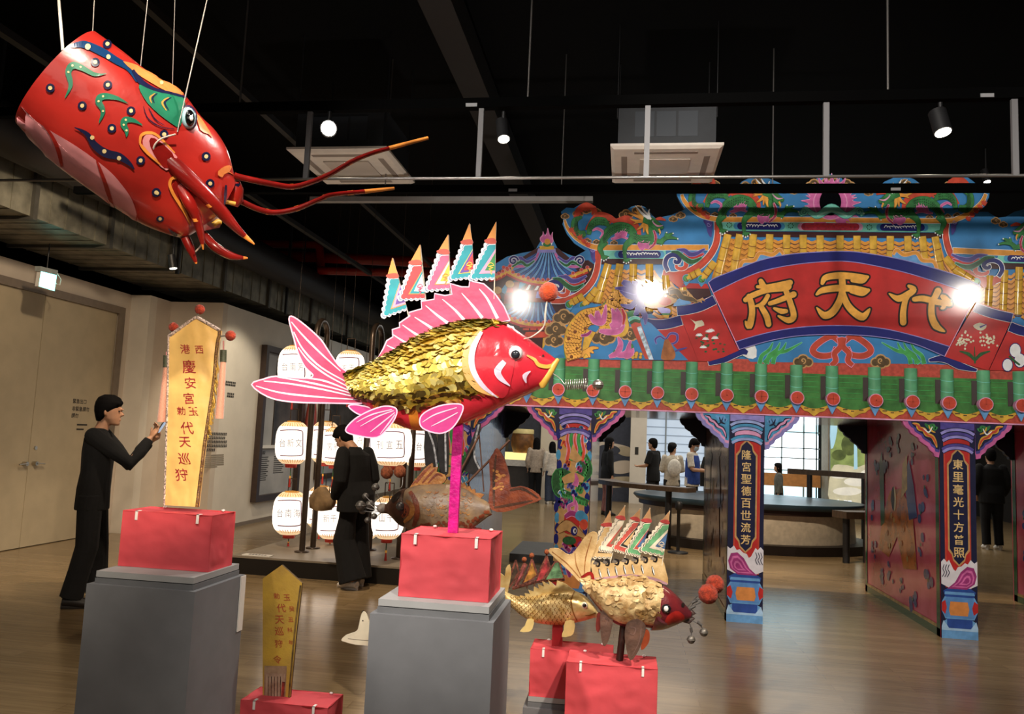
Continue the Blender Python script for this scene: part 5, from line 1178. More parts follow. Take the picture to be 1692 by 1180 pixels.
satin = mb.build('satin_panel', ban)
bsurf = Surf(mb, BP)
TRIMS = M('silver_braid', '#cdb8ae', .5, .5, 140, bump=.6, bscale=200); TRIMG = M('gold_sequin_edge', '#9c7a3a', .35, .7, 160, metal=.4, bump=.6, bscale=180, hex2='#5e3a3e')
tb = MB(); tb.tube(rowsv[0], .0085, TRIMS, 8); tb.build('braid', ban)
tb = MB(); tb.tube([r[0] for r in rowsv], .0055, TRIMS, 8); tb.build('braid', ban)
tb = MB(); tb.tube([r[-1] for r in rowsv], .008, TRIMG, 8); tb.build('braid', ban)
fr = MB(); random.seed(3)
for k in range(70):
    t = random.uniform(.2, .62); p = rowsv[int(t*NR)][-1]; l = random.uniform(.02, .06)*(1 if t < .5 else .6)
    fr.tube([p+V((.006, 0, 0)), p+V((.012+random.uniform(0, .012), random.uniform(-.01, .01), -l))], .002, M('gold_bead', '#b8923c', .3, .2, metal=.6), 5)
fr.build('bead_fringe', ban)
CHR = M('red_embroidery', '#a3222c', .7, .2, 80)
for s_, x, y, h in (('西', 228, 288, 42), ('港', 152, 285, 50), ('慶', 172, 380, 72), ('安', 180, 468, 62), ('宮', 172, 552, 60), ('勅', 130, 620, 46), ('玉', 195, 622, 46), ('代', 162, 712, 66), ('天', 150, 788, 56), ('巡', 146, 878, 62), ('狩', 132, 965, 66)):
    vs, fs, tw, th = text_mesh(s_, .006); k = h/th; ch = Decal(bsurf)
    pts = zb1([(x+a*k-b*k*.12, y-b*k) for a, b in vs]); ch.add(ch.P(pts, .002), fs, CHR); ch.build('embroidered_character', ban)
for x, y, r in ((230, 70, 28), (88, 166, 27), (396, 212, 29)):
    c = BP.hit(*zb1([(x, y)])[0], .005); pompom('pompom', c, r/3.278*3.5/1300, POMD, ban)
w_ = MB(); w_.tube([BP.hit(*zb1([q])[0], .01) for q in ((338, 215), (396, 212))], .003, WIRE, 6); w_.tube([BP.hit(*zb1([q])[0], .01) for q in ((212, 112), (230, 80))], .003, WIRE, 6); w_.tube([BP.hit(*zb1([q])[0], .01) for q in ((62, 205), (88, 170))], .003, WIRE, 6); w_.build('pompom_wire', ban)
TASS = M('pink_silk_tassel', '#d99a80', .6, .3, 60, stretch=(60, 60, 2), sheen=.5); TASG = M('green_tassel_cap', '#4a4f3a', .6, .5, 60, stretch=(1, 1, 30))
for (x0, y0, x1, y1, yb) in ((50, 300, 22, 680, 320), (358, 240, 335, 662, 290)):
    T_ = [BP.hit(*zb1([(x, y)])[0], .004) for x, y in ((x0, y0), (x0, yb), (x0-2, yb+65), (x1, y1))]
    t = thing('tassel_tmp', (0, 0, 0), None, None) if False else None
    tm = MB(); tm.tube([T_[1]+V((0, 0, .0)), T_[2]], .015, TASG, 12)
    tm.tube([T_[0], T_[1]], .004, M('pink_cord', '#cc8888', .6, .1), 6); tm.tube([T_[2], (T_[2]+T_[3])/2, T_[3]], [.013, .017, .020], TASS, 14); tm.build('tassel', ban)

# --- worn yellow board
YP = Plane((-1.58, 3.82, 0), (0, -1, 0)); zy = Zm(380, 920, 3.384)
yb = thing('command_board', (-1.58, 3.82, .285), 'worn yellow painted board with red characters standing on a low red box', 'board')
d = Deco(YP); d.cut(zy([(183, 122), (290, 46), (403, 147), (372, 420), (328, 872), (183, 866)]), M('old_yellow_paint', '#c9a23c', .5, .3, 5, bump=.2, hex2='#a8863a'), 0, .014, 0, M('board_edge', '#5c4420', .6, .2)); d.build('board', yb)
d = Deco(YP); d.p(zy([(192, 610), (318, 612), (308, 820), (300, 866), (190, 860)]), M('faded_paper', '#a98d6e', .8, .6, 14, hex2='#7c5a44'), .001); d.p(zy([(200, 650), (310, 655), (298, 850), (196, 846)]), M('paper_slip', '#b59c82', .8, .5, 18, hex2='#8d6c55'), .0018)
d.rib(zy([(300, 700), (292, 800)]), 5, M('red_seal', '#8e2f22', .7, .5, 40), .0024, 0); d.rib(zy([(395, 160), (362, 420), (322, 866)]), 3, M('brown_wear', '#6e5426', .7, .4, 20), .001, 4)
for k in range(5): d.rib(zy([(215+k*17, 670), (213+k*17, 820)]), 1.2, M('faded_ink', '#6a4a3c', .8, .5, 60), .0025, 0)
d.build('pasted_paper', yb)
CH2 = M('red_ink', '#a84a26', .7, .2, 60)
for s_, x, y, h in (('勅', 260, 220, 34), ('玉', 318, 228, 34), ('代', 286, 287, 48), ('天', 277, 352, 46), ('巡', 275, 416, 48), ('狩', 272, 486, 44), ('令', 265, 575, 46), ('癸', 345, 292, 30), ('丑', 340, 352, 26), ('科', 335, 410, 28), ('年', 340, 480, 26)):
    vs, fs, tw, th = text_mesh(s_, .01); k = h/th; d = Deco(YP); d.add(d.P(zy([(x+a*k-b*k*.1, y-b*k) for a, b in vs]), .0015), fs, CH2); d.build('red_character', yb)

# --- pink carp lantern
KP = Plane((-.7, 3.31, 0), (0, -1, 0)); z5 = Zm(400, 340, 3.0727)
carp = thing('carp_lantern', (-.72, 3.31, 1.19), 'large pink and gold paper carp with pennants on a magenta pole', 'carp lantern')
ROSE = M('rose_paper', '#cf4a74', .5, .25, 7, bump=.5, bscale=12, hex2='#bb3a60'); ROSEL = M('pale_rose', '#f3c4dc', .5, .1)
CRED = M('carp_red_lacquer', '#d92f3e', .22, .1, 10, coat=.7, bump=.12, bscale=30); CORG = M('carp_orange', '#e58a2e', .4, .15); GOLDB = M('gold_under', '#a8862c', .4, .2, metal=.5)
PEACH = M('carp_peach', '#ecb46a', .4, .1, coat=.4); LILW = M('carp_white', '#efd9ec', .4, .1, 20, coat=.4); LIP = M('carp_lip_yellow', '#e3b04a', .35, .15, coat=.4)
secs = fish_secs(z5, [((530, 850), (588, 985), .022), ((640, 812), (660, 1040), .05), ((760, 742), (785, 1110), .082), ((900, 664), (890, 1142), .102), ((1050, 602), (1020, 1132), .11), ((1200, 578), (1150, 1098), .108), ((1345, 595), (1290, 1036), .1)], 5)
kb = MB(); rb_ = fish_body(secs, KP, 32); n = 32
vs = [p for r in rb_ for p in r]; gold, red = [], []
for i in range(len(rb_)-1):
    for j in range(n):
        a = 2*math.pi*(j+.5)/n; f = [i*n+j, i*n+(j+1) % n, (i+1)*n+(j+1) % n, (i+1)*n+j]
        (red if -math.cos(a) > .5 else gold).append(f)
kb.add(vs, gold, GOLDB, True); o_ = len(kb.v)-len(vs); km = kb.mi(CRED)
for k, f in enumerate(red): kb.f.append(f); kb.m.append(km if (f[0]//n) % 8 < 6 else kb.mi(CORG)); kb.sm.append(True)
kb.build('body', carp)
sq = MB(); SEQ = [M('sequin_gold', '#e6cc5e', .35, .1, metal=.4), M('sequin_top_shade', '#8f8236', .4, .2, metal=.4), M('sequin_bright', '#f2e08a', .35, .1, metal=.3), M('sequin_belly_shade', '#6b5526', .4, .2, metal=.4)]
random.seed(11); NU, NT = 44, 15
for side in (1, -1):
    for iu in range(NU):
        for it in range(NT):
            u = (iu+(.5 if it % 2 else 0))/NU; th = lerp(.10, 2.16, it/(NT-1))+random.uniform(-.03, .03); k = u*(len(rb_)-1); i = min(int(k), len(rb_)-2); fr_ = k-i
            j = th/(2*math.pi)*n*side; j0 = math.floor(j); fj = j-j0
            def at(ii): return rb_[ii][j0 % n].lerp(rb_[ii][(j0+1) % n], fj)
            p = at(i).lerp(at(i+1), fr_); c_ = (sum(rb_[i], V())/n).lerp(sum(rb_[i+1], V())/n, fr_); nr = (p-c_).normalized()
            nr = (nr+V((random.gauss(0, .22), random.gauss(0, .22), random.gauss(0, .22)-.05))).normalized(); a = nr.orthogonal().normalized(); b = nr.cross(a); r = .018
            if side == 1:
                v3 = p-CP; w3 = v3.dot(FW); sx_, sy_ = 846+FPX*v3.dot(RT)/w3, 590-FPX*v3.dot(UP)/w3; gl = ((535, 841), (548, 795), (570, 777), (594, 771), (619, 774), (641, 791), (655, 824), (700, 830)); lim = 841
                for (y0_, x0_), (y1_, x1_) in zip(gl[:-1], gl[1:]):
                    if y0_ <= sy_ <= y1_: lim = lerp(x0_, x1_, (sy_-y0_)/(y1_-y0_))
                if sx_ > lim-2: continue
            m = SEQ[1] if (th < .55 and random.random() < .75) else SEQ[3] if (th > 1.75 and random.random() < .6) else random.choice((SEQ[0], SEQ[0], SEQ[2]))  # darker discs on top and belly put the body's shading into colour
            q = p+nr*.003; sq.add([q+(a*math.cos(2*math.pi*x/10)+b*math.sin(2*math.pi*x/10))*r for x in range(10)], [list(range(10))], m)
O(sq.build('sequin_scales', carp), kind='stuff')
hs = fish_secs(z5, [((1335, 590), (1275, 1042), .104), ((1430, 655), (1385, 990), .092), ((1510, 715), (1460, 955), .07), ((1570, 760), (1515, 928), .05), ((1595, 780), (1535, 918), .04)], 5)
hb = MB(); hb.loft(fish_body(hs, KP, 32), CRED); both = MB(); both.loft(fish_body(hs, KP, 32), CRED); both.loft(rb_, CRED); hsurf = Surf(both, KP); head = hb.build('head', carp)
zh2 = Zm(740, 460, 4.537)
d = Decal(hsurf)
d.p([(843, 534), (812, 541), (795, 549), (778, 570), (771, 594), (774, 619), (791, 641), (822, 656), (838, 650), (850, 600), (852, 560)], CRED, .004, 3, 9)
d.rib(zh2([(250, 400), (170, 500), (140, 610), (155, 720), (230, 820), (380, 885)]), [6, 11, 14, 13, 10, 2], PEACH, .009, 8); d.rib(zh2([(255, 410), (200, 510), (180, 620), (205, 720), (275, 815), (372, 886)]), [5, 9, 10, 9, 7, 1], LILW, .0105, 8)
d.rib(zh2([(425, 625), (375, 690), (395, 745), (465, 803)]), [8, 12, 9, 1], LILW, .007, 6); d.rib(zh2([(618, 695), (575, 730), (585, 782)]), [1, 8, 1], LILW, .006, 6)
d.rib(zh2([(590, 580), (645, 610), (680, 650), (745, 662), (800, 640)]), [2, 5, 6, 6, 4], LIP, .005, 6); d.dot(zh2([(712, 583)])[0], 2, M('nostril', '#3a0a0a', .6, 0), .003, 8)
d.build('face_paint', head)
lp = MB(); lp.tube([hsurf.pl.hit(*zh2([q])[0], .03) for q in ((828, 604), (790, 660), (745, 735), (708, 800), (712, 822))], [.008, .014, .016, .016, .009], LIP, 12); lp.tube([hsurf.pl.hit(*zh2([q])[0], -.03) for q in ((828, 604), (790, 660), (745, 735), (708, 800))], [.008, .012, .012, .01], LIP, 10); lp.build('lips', head)
ec = hsurf.hit(*zh2([(507, 560)])[0]); eb = MB(); eb.ball(ec, (.031, .02, .031), M('eye_white', '#e9e6e6', .15, .03, coat=.6), 20, 12); eye = eb.build('eye', head)
eb = MB(); c = KP.hit(*zh2([(507, 580)])[0]); v_ = (CP-ec).normalized(); eb.ball(ec+v_*.014+V((0, 0, -.006)), (.019, .012, .019), M('eye_black', '#2c3036', .15, .05, coat=.8), 18, 12); eb.build('pupil', eye)
RAYS = M('fin_ray_white', '#f7e3ef', .5, .05)
fin(z5, [(238, 575), (262, 565), (330, 615), (400, 680), (440, 740), (490, 810), (545, 860), (600, 985), (600, 1003), (440, 1002), (250, 996), (130, 970), (48, 908), (110, 880), (170, 866), (260, 872), (330, 875), (360, 860), (320, 820), (285, 750), (262, 670)], KP, ROSE, .008, 3, .004,
    [[(250, 590), (310, 660), (400, 750), (500, 840)], [(262, 640), (310, 730), (400, 820), (540, 900)], [(285, 720), (340, 790), (430, 860), (560, 930)], [(110, 890), (250, 905), (420, 935), (590, 975)], [(180, 870), (300, 890), (440, 920), (580, 960)], [(70, 915), (200, 950), (400, 972), (595, 985)], [(300, 872), (420, 890), (560, 945)]], RAYS, (1.5, 3.2, 1.5), ROSEL, 2.4).build('tail_fin', carp)
zd = Zm(630, 360, 6.555)
dpts = [(1395, 1110), (1330, 960), (1230, 820), (1110, 715), (1000, 690), (958, 688), (950, 748), (870, 748), (748, 712), (765, 828), (690, 842), (578, 820), (572, 882), (432, 905), (438, 985), (300, 1025), (312, 1060), (195, 1140), (200, 1185), (120, 1210), (125, 1290), (60, 1330), (20, 1420), (-40, 1520), (200, 1560), (600, 1340), (1000, 1200)]
fin(zd, dpts, KP, ROSE, .008, 0, .004, [[(1060, 770), (1150, 880), (1260, 1090)], [(870, 815), (980, 940), (1095, 1085)], [(660, 880), (800, 1000), (900, 1110)], [(480, 950), (600, 1050), (720, 1140)], [(360, 1075), (480, 1150), (600, 1230)], [(230, 1160), (360, 1250), (480, 1320)], [(120, 1260), (260, 1350), (360, 1400)], [(60, 1380), (180, 1440), (260, 1480)]], RAYS, (1, 3.6, 5.5), ROSEL, 2.2).build('dorsal_fin', carp)
def blade(pts, lines, off, nm='pectoral_fin'):
    d = fin(z5, pts, KP, M('magenta_paper', '#d43f8e', .45, .2, 8, bump=.3, bscale=12, hex2='#b92a74'), .007, 4, off, lines, ROSEL, (1.5, 2.4, .8), ROSEL, 2.2); d.build(nm, carp)
blade([(525, 1142), (570, 1085), (650, 1040), (725, 1018), (782, 1030), (778, 1075), (740, 1130), (685, 1176), (590, 1168)], [[(770, 1040), (690, 1070), (600, 1120)], [(775, 1050), (700, 1110), (650, 1150)], [(776, 1060), (740, 1110), (700, 1160)], [(760, 1035), (660, 1060), (580, 1100)]], .118)
blade([(1115, 1010), (1020, 1012), (935, 1045), (902, 1085), (918, 1130), (1000, 1156), (1065, 1130), (1112, 1060)], [[(1090, 1025), (980, 1060), (915, 1100)], [(1095, 1050), (1020, 1090), (960, 1120)]], .122)
blade([(540, 1018), (590, 1012), (690, 1040), (650, 1062), (590, 1058)], [], .02, 'anal_fin')
pm = M('magenta_foil', '#d11a86', .35, .2, 30, bump=.3, bscale=80); a = KP.hit(739.5, 700); b = KP.hit(756, 700)
pb = MB(); xx0, xx1 = PY(741, 872, 3.31).x, PY(757, 872, 3.31).x; pb.box((xx0, 3.298, 1.188), (xx1, 3.322, KP.hit(748, 650).z), pm); pb.build('pole', carp)
# pennants on the carp's back
def pennant(z, pl, tip, cl, cr, bl, br, cols, par, off, glyph=None, rim=None, cone=None, stick=None, t=.004):
    d = Deco(pl); W_ = rim[0]; G_ = rim[1]
    def edge(a, b, k, amp, sg):
        o2 = []
        for i in range(k):
            for s_ in (0, .35, .7):
                q = (i+s_)/k; t_ = V((b[0]-a[0], b[1]-a[1], 0)); nn = V((-t_.y, t_.x, 0)).normalized(); h = amp*(math.sin(math.pi*s_/.95))
                o2.append((lerp(a[0], b[0], q)+nn.x*h*sg, lerp(a[1], b[1], q)+nn.y*h*sg))
        return o2
    sz = math.hypot(bl[0]-cl[0], bl[1]-cl[1]); am = sz*.045
    def tri(k):
        A = (lerp(cr[0], cl[0], .8*(1-k)), lerp(cr[1], br[1], k*.5)); ctr = (lerp(cr[0], br[0], .62), lerp(cr[1], br[1], .62)); B = (lerp(bl[0], ctr[0], k), lerp(bl[1], ctr[1], k)); C2 = (lerp(br[0], cr[0], k*.35), lerp(br[1], cr[1], k*.35)); D2 = (lerp(cr[0], br[0], k*.45), lerp(cr[1], br[1], k*.45))
        return A, B, C2, D2
    o2 = edge(cl, bl, 7, am, 1)+edge(bl, br, 5, am, -1 if False else 1)[0:]+[br, cr]
    d.cut(z(o2), W_, off, t, 0, W_)
    for k, (m, kk) in enumerate([(G_, .05), (W_, .085), (cols[0], .13), (cols[1], .4), (cols[2], .46), (cols[3], .62)]):
        A, B, C2, D2 = tri(kk); pts = (edge(A, B, 7, am*.8*(1-kk*1.8 if kk < .3 else 0), 1)+edge(B, C2, 5, am*.8*(1-kk*1.8 if kk < .3 else 0), 1)+[C2, D2]) if kk < .3 else [D2, B, C2]
        d.p(z(pts), m, off+.0006*(k+1))
    if cone:
        d.cut(z([tip, (lerp(tip[0], cl[0], .9)-sz*.02, lerp(tip[1], cl[1], .86)), (cr[0], lerp(tip[1], cr[1], .86))]), cone[0], off+.001, t, 0, W_)
        d.cut(z([(cl[0]-sz*.05, lerp(tip[1], cl[1], .9)), (lerp(cl[0], cr[0], .5), lerp(tip[1], cl[1], .80)), (cr[0], lerp(tip[1], cr[1], .84)), (cr[0], cr[1]+sz*.03), (cl[0], cl[1]+sz*.03)]), cone[1], off+.0016, t, 2, W_)
    if glyph:
        c = (lerp(cr[0], br[0], .68)-sz*.1, lerp(cr[1], br[1], .68)); s_ = sz*.085
        for p in ([(-.9, -.4), (0, -1.2), (.9, -.4), (-.9, -.2), (.7, .2), (-.6, .6), (.4, 1.1), (-.1, 1.5), (.3, 2.1)],): d.rib(z([(c[0]+x*s_, c[1]+y*s_) for x, y in p]), s_*.28/z([(1, 0)])[0][0]*0+1.3, glyph, off+.006, 2)
    p_ = d.build('pennant', par)
    if stick:
        s2 = MB(); s2.tube([pl.hit(*z([stick[0]])[0], off-.006), pl.hit(*z([stick[1]])[0], off-.006)], .0028, M('pale_stick', '#d8cdb8', .6, .1), 6); s2.build('pennant_stick', p_)
    return p_
PW, PG = M('pennant_white', '#efe9ee', .6, .04), M('pennant_grey', '#6a7a99', .6, .1); TEAL = M('pennant_teal', '#1f97a3', .6, .12); PRED = M('pennant_red', '#d83f44', .6, .1); PROSE = M('pennant_rose', '#dc5f86', .6, .15); PYEL = M('pennant_yellow', '#f0cf4a', .6, .05); PPUR = M('pennant_purple', '#6a4aa0', .6, .1); PGRN_ = M('pennant_green', '#2f8a4a', .6, .1); PPNK = M('pennant_pink', '#e9a0bd', .6, .05); PORG = M('pennant_orange', '#ef9a3a', .5, .08); CONER = M('pennant_cone_red', '#c9452c', .5, .1)
CONE = (PORG, CONER); RIM = (PW, PG)
pennant(zd, KP, (120, 430), (75, 640), (180, 640), (5, 1085), (280, 985), (TEAL, PORG, PPNK, PPUR), carp, -.02, None, RIM, CONE, ((125, 440), (310, 1110)))
pennant(zd, KP, (420, 285), (318, 495), (432, 500), (180, 890), (475, 880), (PRED, PORG, TEAL, PW), carp, -.014, PROSE, RIM, CONE, ((424, 300), (490, 980)))
pennant(zd, KP, (725, 178), (622, 375), (732, 385), (465, 795), (745, 770), (PROSE, PORG, PW, PYEL), carp, -.008, PORG, RIM, CONE, ((728, 190), (748, 880)))
pennant(zd, KP, (955, 58), (880, 275), (985, 275), (722, 680), (1005, 640), (TEAL, PYEL, PPUR, PRED), carp, -.002, PYEL, RIM, CONE, ((960, 70), (1000, 760)))
pennant(zd, KP, (1245, 38), (1140, 262), (1238, 268), (942, 672), (1228, 655), (TEAL, PPNK, PPNK, PGRN_), carp, .008, PYEL, RIM, CONE, ((1242, 50), (1222, 880)))
c = KP.hit(*zh2([(755, 103)])[0], .05); pompom('pompom', c, .041, M('bright_orange_pompom', '#f2551c', .95, .15, 60, bump=.8, bscale=150, sheen=.6), carp)
w_ = MB(); wire(w_, [c, KP.hit(*zh2([(735, 250)])[0], .06), KP.hit(*zh2([(725, 350)])[0], .05), KP.hit(*zh2([(640, 430)])[0], .03), KP.hit(*zh2([(570, 455)])[0], .06)], .0022, M('clear_line', '#d9cfc0', .4, 0)); wire(w_, [c, KP.hit(*zh2([(728, 250)])[0], .06), KP.hit(*zh2([(715, 370)])[0], .055), KP.hit(*zh2([(620, 445)])[0], .05)], .0022, MATS['clear_line']); w_.build('pompom_wire', carp)
w_ = MB(); SILV = M('silver_coil', '#c4c0b8', .25, .1, metal=.9); A, B = KP.hit(*zh2([(785, 712)])[0], .03), KP.hit(*zh2([(880, 800)])[0], .04); C_ = KP.hit(*zh2([(1050, 790)])[0], .04)
wire(w_, [A, A.lerp(B, .5)+V((0, 0, .006)), B], .0022, SILV)
hx = [B.lerp(C_, i/130)+V((0, math.cos(i*.5)*.017, math.sin(i*.5)*.02)) for i in range(131)]; w_.tube(hx, .0024, SILV, 5); w_.build('whisker_coil', carp)
bell(KP.hit(*zh2([(1125, 800)])[0], .04), .023, carp, SILV)

# --- big red shrimp head hanging at the upper left
SDIST = 3.05; sc_ = CP+ray(215, 225)*SDIST; HP = Plane(sc_, CP-sc_)
sh = thing('shrimp_lantern', sc_, 'huge red painted shrimp head with long feelers hanging at the upper left', 'shrimp lantern')
SRED = M('shrimp_red', '#b52a22', .3, .25, 4, coat=.5, bump=.18, bscale=14, hex2='#951f1a'); SMAR = M('shrimp_maroon', '#7d1512', .25, .2, 8, coat=.7, bump=.1, bscale=30); SORG = M('shrimp_orange', '#e08a3a', .35, .2, coat=.4); SPNK = M('shrimp_pink', '#dd8f93', .4, .12, 8, coat=.5); SNAV = M('shrimp_navy', '#1a1d3f', .25, .1, coat=.6); SGRN = M('shrimp_green', '#1f7355', .3, .15, coat=.6); SCRM = M('shrimp_cream', '#e2c98f', .4, .1, coat=.3); SPEACH = M('shrimp_peach', '#ef8a4a', .3, .15, coat=.6)
idn = lambda L: list(L)
ss = fish_secs(idn, [((160, 54), (30, 206), .19), ((202, 84), (88, 268), .20), ((250, 122), (160, 322), .20), ((300, 152), (226, 366), .185), ((332, 192), (280, 388), .165), ((356, 216), (306, 391), .14), ((376, 250), (330, 378), .11), ((389, 300), (350, 366), .07)], 6)
sb = MB(); rings = fish_body(ss, HP, 40, .82)
for i, r in enumerate(rings):
    k = max(0, 1-i/len(rings)*1.6)**1.4
    for j in range(40): r[j] += (RT*-.03+UP*.02)*max(0, math.sin(2*math.pi*j/40))*k
if True:
    sb.loft(rings, SRED, False, True); inner = [[p+(sum(r, V())/40-p)*.06 for p in r] for r in rings]; sb.loft(inner[::-1], M('shrimp_inside', '#5a1a14', .7), False, True)
sb.loft([rings[0], inner[0]], SRED, False); sb.add(rings[-1], [list(range(40))], SRED)
ssurf = Surf(sb, HP); body = sb.build('carapace', sh)
d = Decal(ssurf); zs = Zm(0, 0, 3.758); zt = Zm(0, 200, 3.933); zu = Zm(200, 180, 4.539)
d.p(zt([(120, -110), (200, -30), (330, 60), (480, 150), (610, 240), (720, 330), (800, 420), (860, 510), (890, 600), (893, 648), (760, 572), (560, 415), (300, 225), (140, 85), (118, 20)]), SPNK, .004, 3, 7)
for p in ([(270, 0), (340, 90), (385, 190), (408, 290)], [(630, 250), (680, 380), (740, 560)]): d.rib(zt(p), [2, 5, 7, 4], SRED, .0055, 6)
d.rib(zt([(890, 640), (895, 560), (860, 480)]), [3, 1, .5], SRED, .0056, 4)
d.rib(zs([(440, 290), (520, 280), (620, 320), (720, 380), (800, 430), (850, 510)]), [5, 12, 13, 11, 9, 4], M('shrimp_blue', '#123a66', .25, .1, coat=.6), .004, 6)
for x, y, r in ((543, 295, 4.6), (670, 358, 3.6), (1000, 520, 3)): d.dot(zs([(x, y)])[0], r, SCRM, .0055, 12, r*1.1)
d.p(zs([(760, 385), (850, 410), (960, 450), (1080, 510), (1160, 570), (1170, 600), (1050, 580), (920, 510), (830, 450)]), SPEACH, .0045, 2)
d.p(zs([(860, 530), (950, 560), (1050, 590), (1140, 620), (1130, 720), (1110, 790), (1050, 760), (960, 690), (890, 610)]), SGRN, .005, 3)
d.rib(zs([(820, 440), (870, 510), (960, 560), (1060, 585), (1150, 610)]), [4, 9, 5, 4, 3], SNAV, .006, 6)
for p in ([(975, 585), (945, 610), (955, 645)], [(1060, 610), (1020, 640), (1045, 690)]): d.rib(zs(p), [1, 3, 1], SNAV, .0065, 5); d.rib(zs([(x-16, y) for x, y in p]), [1, 3, 1], SORG, .0063, 5)
for p in ([(888, 660), (920, 740), (1000, 790), (1080, 800)], [(920, 670), (960, 740), (1020, 780)]): d.rib(zs(p), [.6, 2, .6], SNAV, .005, 6)
for p in ([(660, 460), (590, 465), (500, 420), (450, 410), (425, 450), (440, 530), (405, 610)], [(795, 645), (720, 610), (640, 600), (612, 630), (640, 690), (615, 765)], [(885, 780), (830, 750), (780, 745), (768, 775), (785, 810), (785, 850)]):
    d.rib(zs(p), [.5, 6, 10, 12, 10, 7, .5], SGRN, .005, 6)
    for k in (2, 3, 4): d.dot(zs([p[k]])[0], 1.9, SCRM, .0065, 8)
d.rib(zs([(465, 790), (540, 830), (590, 900), (660, 950), (740, 970), (800, 1010), (835, 1050)]), [1, 7, 12, 14, 12, 7, 1], SNAV, .005, 6)
for q in ((575, 853), (650, 937), (740, 980)): d.dot(zs([q])[0], 3.6, SCRM, .0065, 10)
for x, y in ((315, 547), (512, 657), (590, 390), (668, 530), (695, 797), (812, 690), (873, 995), (662, 280), (1017, 835), (1275, 972), (1300, 1138), (970, 1192)): d.dot(zs([(x, y)])[0], 7.4, SNAV, .005, 12); d.dot(zs([(x, y)])[0], 3.4, SCRM, .0062, 10)
for x, y in ((1022, 465), (1042, 630)): d.dot(zt([(x, y)])[0], 6.6, SNAV, .005, 12, 5); d.dot(zt([(x, y)])[0], 3, SCRM, .0062, 10)
d.rib(zu([(355, 890), (400, 930), (450, 945)]), [1, 6, 1], SNAV, .005, 5)
d.p(zs([(1215, 710), (1260, 760), (1320, 860), (1290, 835), (1240, 810)]), SPEACH, .0045, 2)
# sockets of the legs
for p in ([(140, 260), (150, 200), (200, 180), (270, 200), (400, 330)], [(140, 260), (200, 330), (300, 420)]): d.rib(zu(p), [3, 5, 5, 4, 2], SORG, .006, 6)
d.p(zu([(160, 240), (190, 190), (260, 210), (420, 360), (340, 460), (250, 380), (180, 310)]), SPNK, .005, 2); d.p(zu([(210, 240), (250, 220), (380, 330), (400, 420), (320, 440), (240, 330)]), SMAR, .0065, 2)
d.rib(zu([(430, 520), (380, 520), (365, 570), (400, 650), (470, 760), (520, 870)]), [4, 5, 5, 5, 5, 2], SORG, .006, 6); d.rib(zu([(425, 545), (410, 600), (470, 720), (530, 820)]), [8, 12, 12, 4], SMAR, .0055, 6)
d.rib(zu([(760, 500), (740, 480), (800, 450), (850, 490)]), [6, 10, 12, 6], SPEACH, .005, 5); d.rib(zu([(780, 570), (775, 640), (770, 720)]), [3, 5, 2], SNAV, .005, 5)
d.build('painted_markings', body)
ec = ssurf.hit(311, 195); er = HP.hit(325, 195)-HP.hit(311, 195); eb = MB(); v_ = (CP-ec).normalized()
rm = Matrix((RT, UP, -FW)).transposed()
eb.ball(ec, (.034, .05, .026), M('shrimp_eye_rim', '#3b2546', .3, .1, coat=.6), 20, 12, rm); eye = eb.build('eye', body)
eb = MB(); eb.ball(ec+v_*.012, (.028, .042, .024), M('shrimp_eye_white', '#a9cfd9', .15, .1, 8, coat=.8), 20, 12, rm); eb.build('eyeball', eye)
eb = MB(); eb.ball(ec+v_*.022+RT*.006, (.018, .032, .02), M('shrimp_eye_pupil', '#08080a', .12, 0, coat=.9), 18, 12, rm); eb.ball(ec+v_*.041+RT*.012, (.007, .012, .006), M('eye_glint_paint', '#f2f2f2', .2, 0), 10, 8, rm); eb.build('pupil', eye)
def spike(z, pts, rad, off, nm, bands=(), tip=True, m=None):
    P_ = [HP.hit(*z([q])[0], off if not isinstance(off, (list, tuple)) else sample(off, i/(len(pts)-1))) for i, q in enumerate(pts)]
    c = cat(P_, 6); b = MB(); N_ = len(c); cut_ = int(N_*.86) if tip else N_
    b.tube(c[:cut_+1], [sample(rad, i/(N_-1)) for i in range(cut_+1)], m or SMAR, 14, True, .95)
    if tip: b.tube(c[cut_:], [sample(rad, (cut_+i)/(N_-1)) for i in range(N_-cut_)], SORG, 14, True, .7)
    for t in bands:
        i = int(t*(N_-1)); b.tube([c[i], c[min(i+1, N_-1)]], sample(rad, t)*1.08, SORG, 14, True, .7)
    return b.build(nm, sh)
spike(zu, [(340, 370), (480, 500), (650, 660), (770, 790), (880, 910), (1000, 1015)], [.034, .034, .03, .026, .016, .003], [.15, .17, .17, .15, .12, .1], 'leg', (.45,))
spike(zu, [(430, 560), (510, 700), (565, 810), (600, 950), (616, 1055)], [.022, .024, .02, .014, .003], [.15, .17, .16, .14, .13], 'leg', (.5,))
spike(zu, [(480, 960), (520, 1050), (565, 1160)], [.02, .018, .005], [.02, .03, .03], 'leg')
spike(zu, [(610, 930), (700, 1030), (820, 1100), (950, 1120)], [.016, .02, .017, .003], [.0, .03, .03, .03], 'leg')
z2a = Zm(400, 150, 3.758)
spike(z2a, [(-50, 525), (0, 540), (200, 582), (320, 596), (450, 560), (560, 510), (680, 440), (800, 390), (940, 350), (1155, 293)], [.014, .0135, .0125, .012, .0115, .011, .0105, .01, .0095, .008], .02, 'feeler', (.33, .5, .66, .8))
spike(z2a, [(-40, 668), (0, 690), (100, 735), (200, 756), (330, 735), (480, 675), (560, 646), (760, 626), (945, 606)], [.013, .013, .0125, .012, .0115, .011, .0105, .01, .007], -.03, 'feeler', (.33, .5, .68, .82))
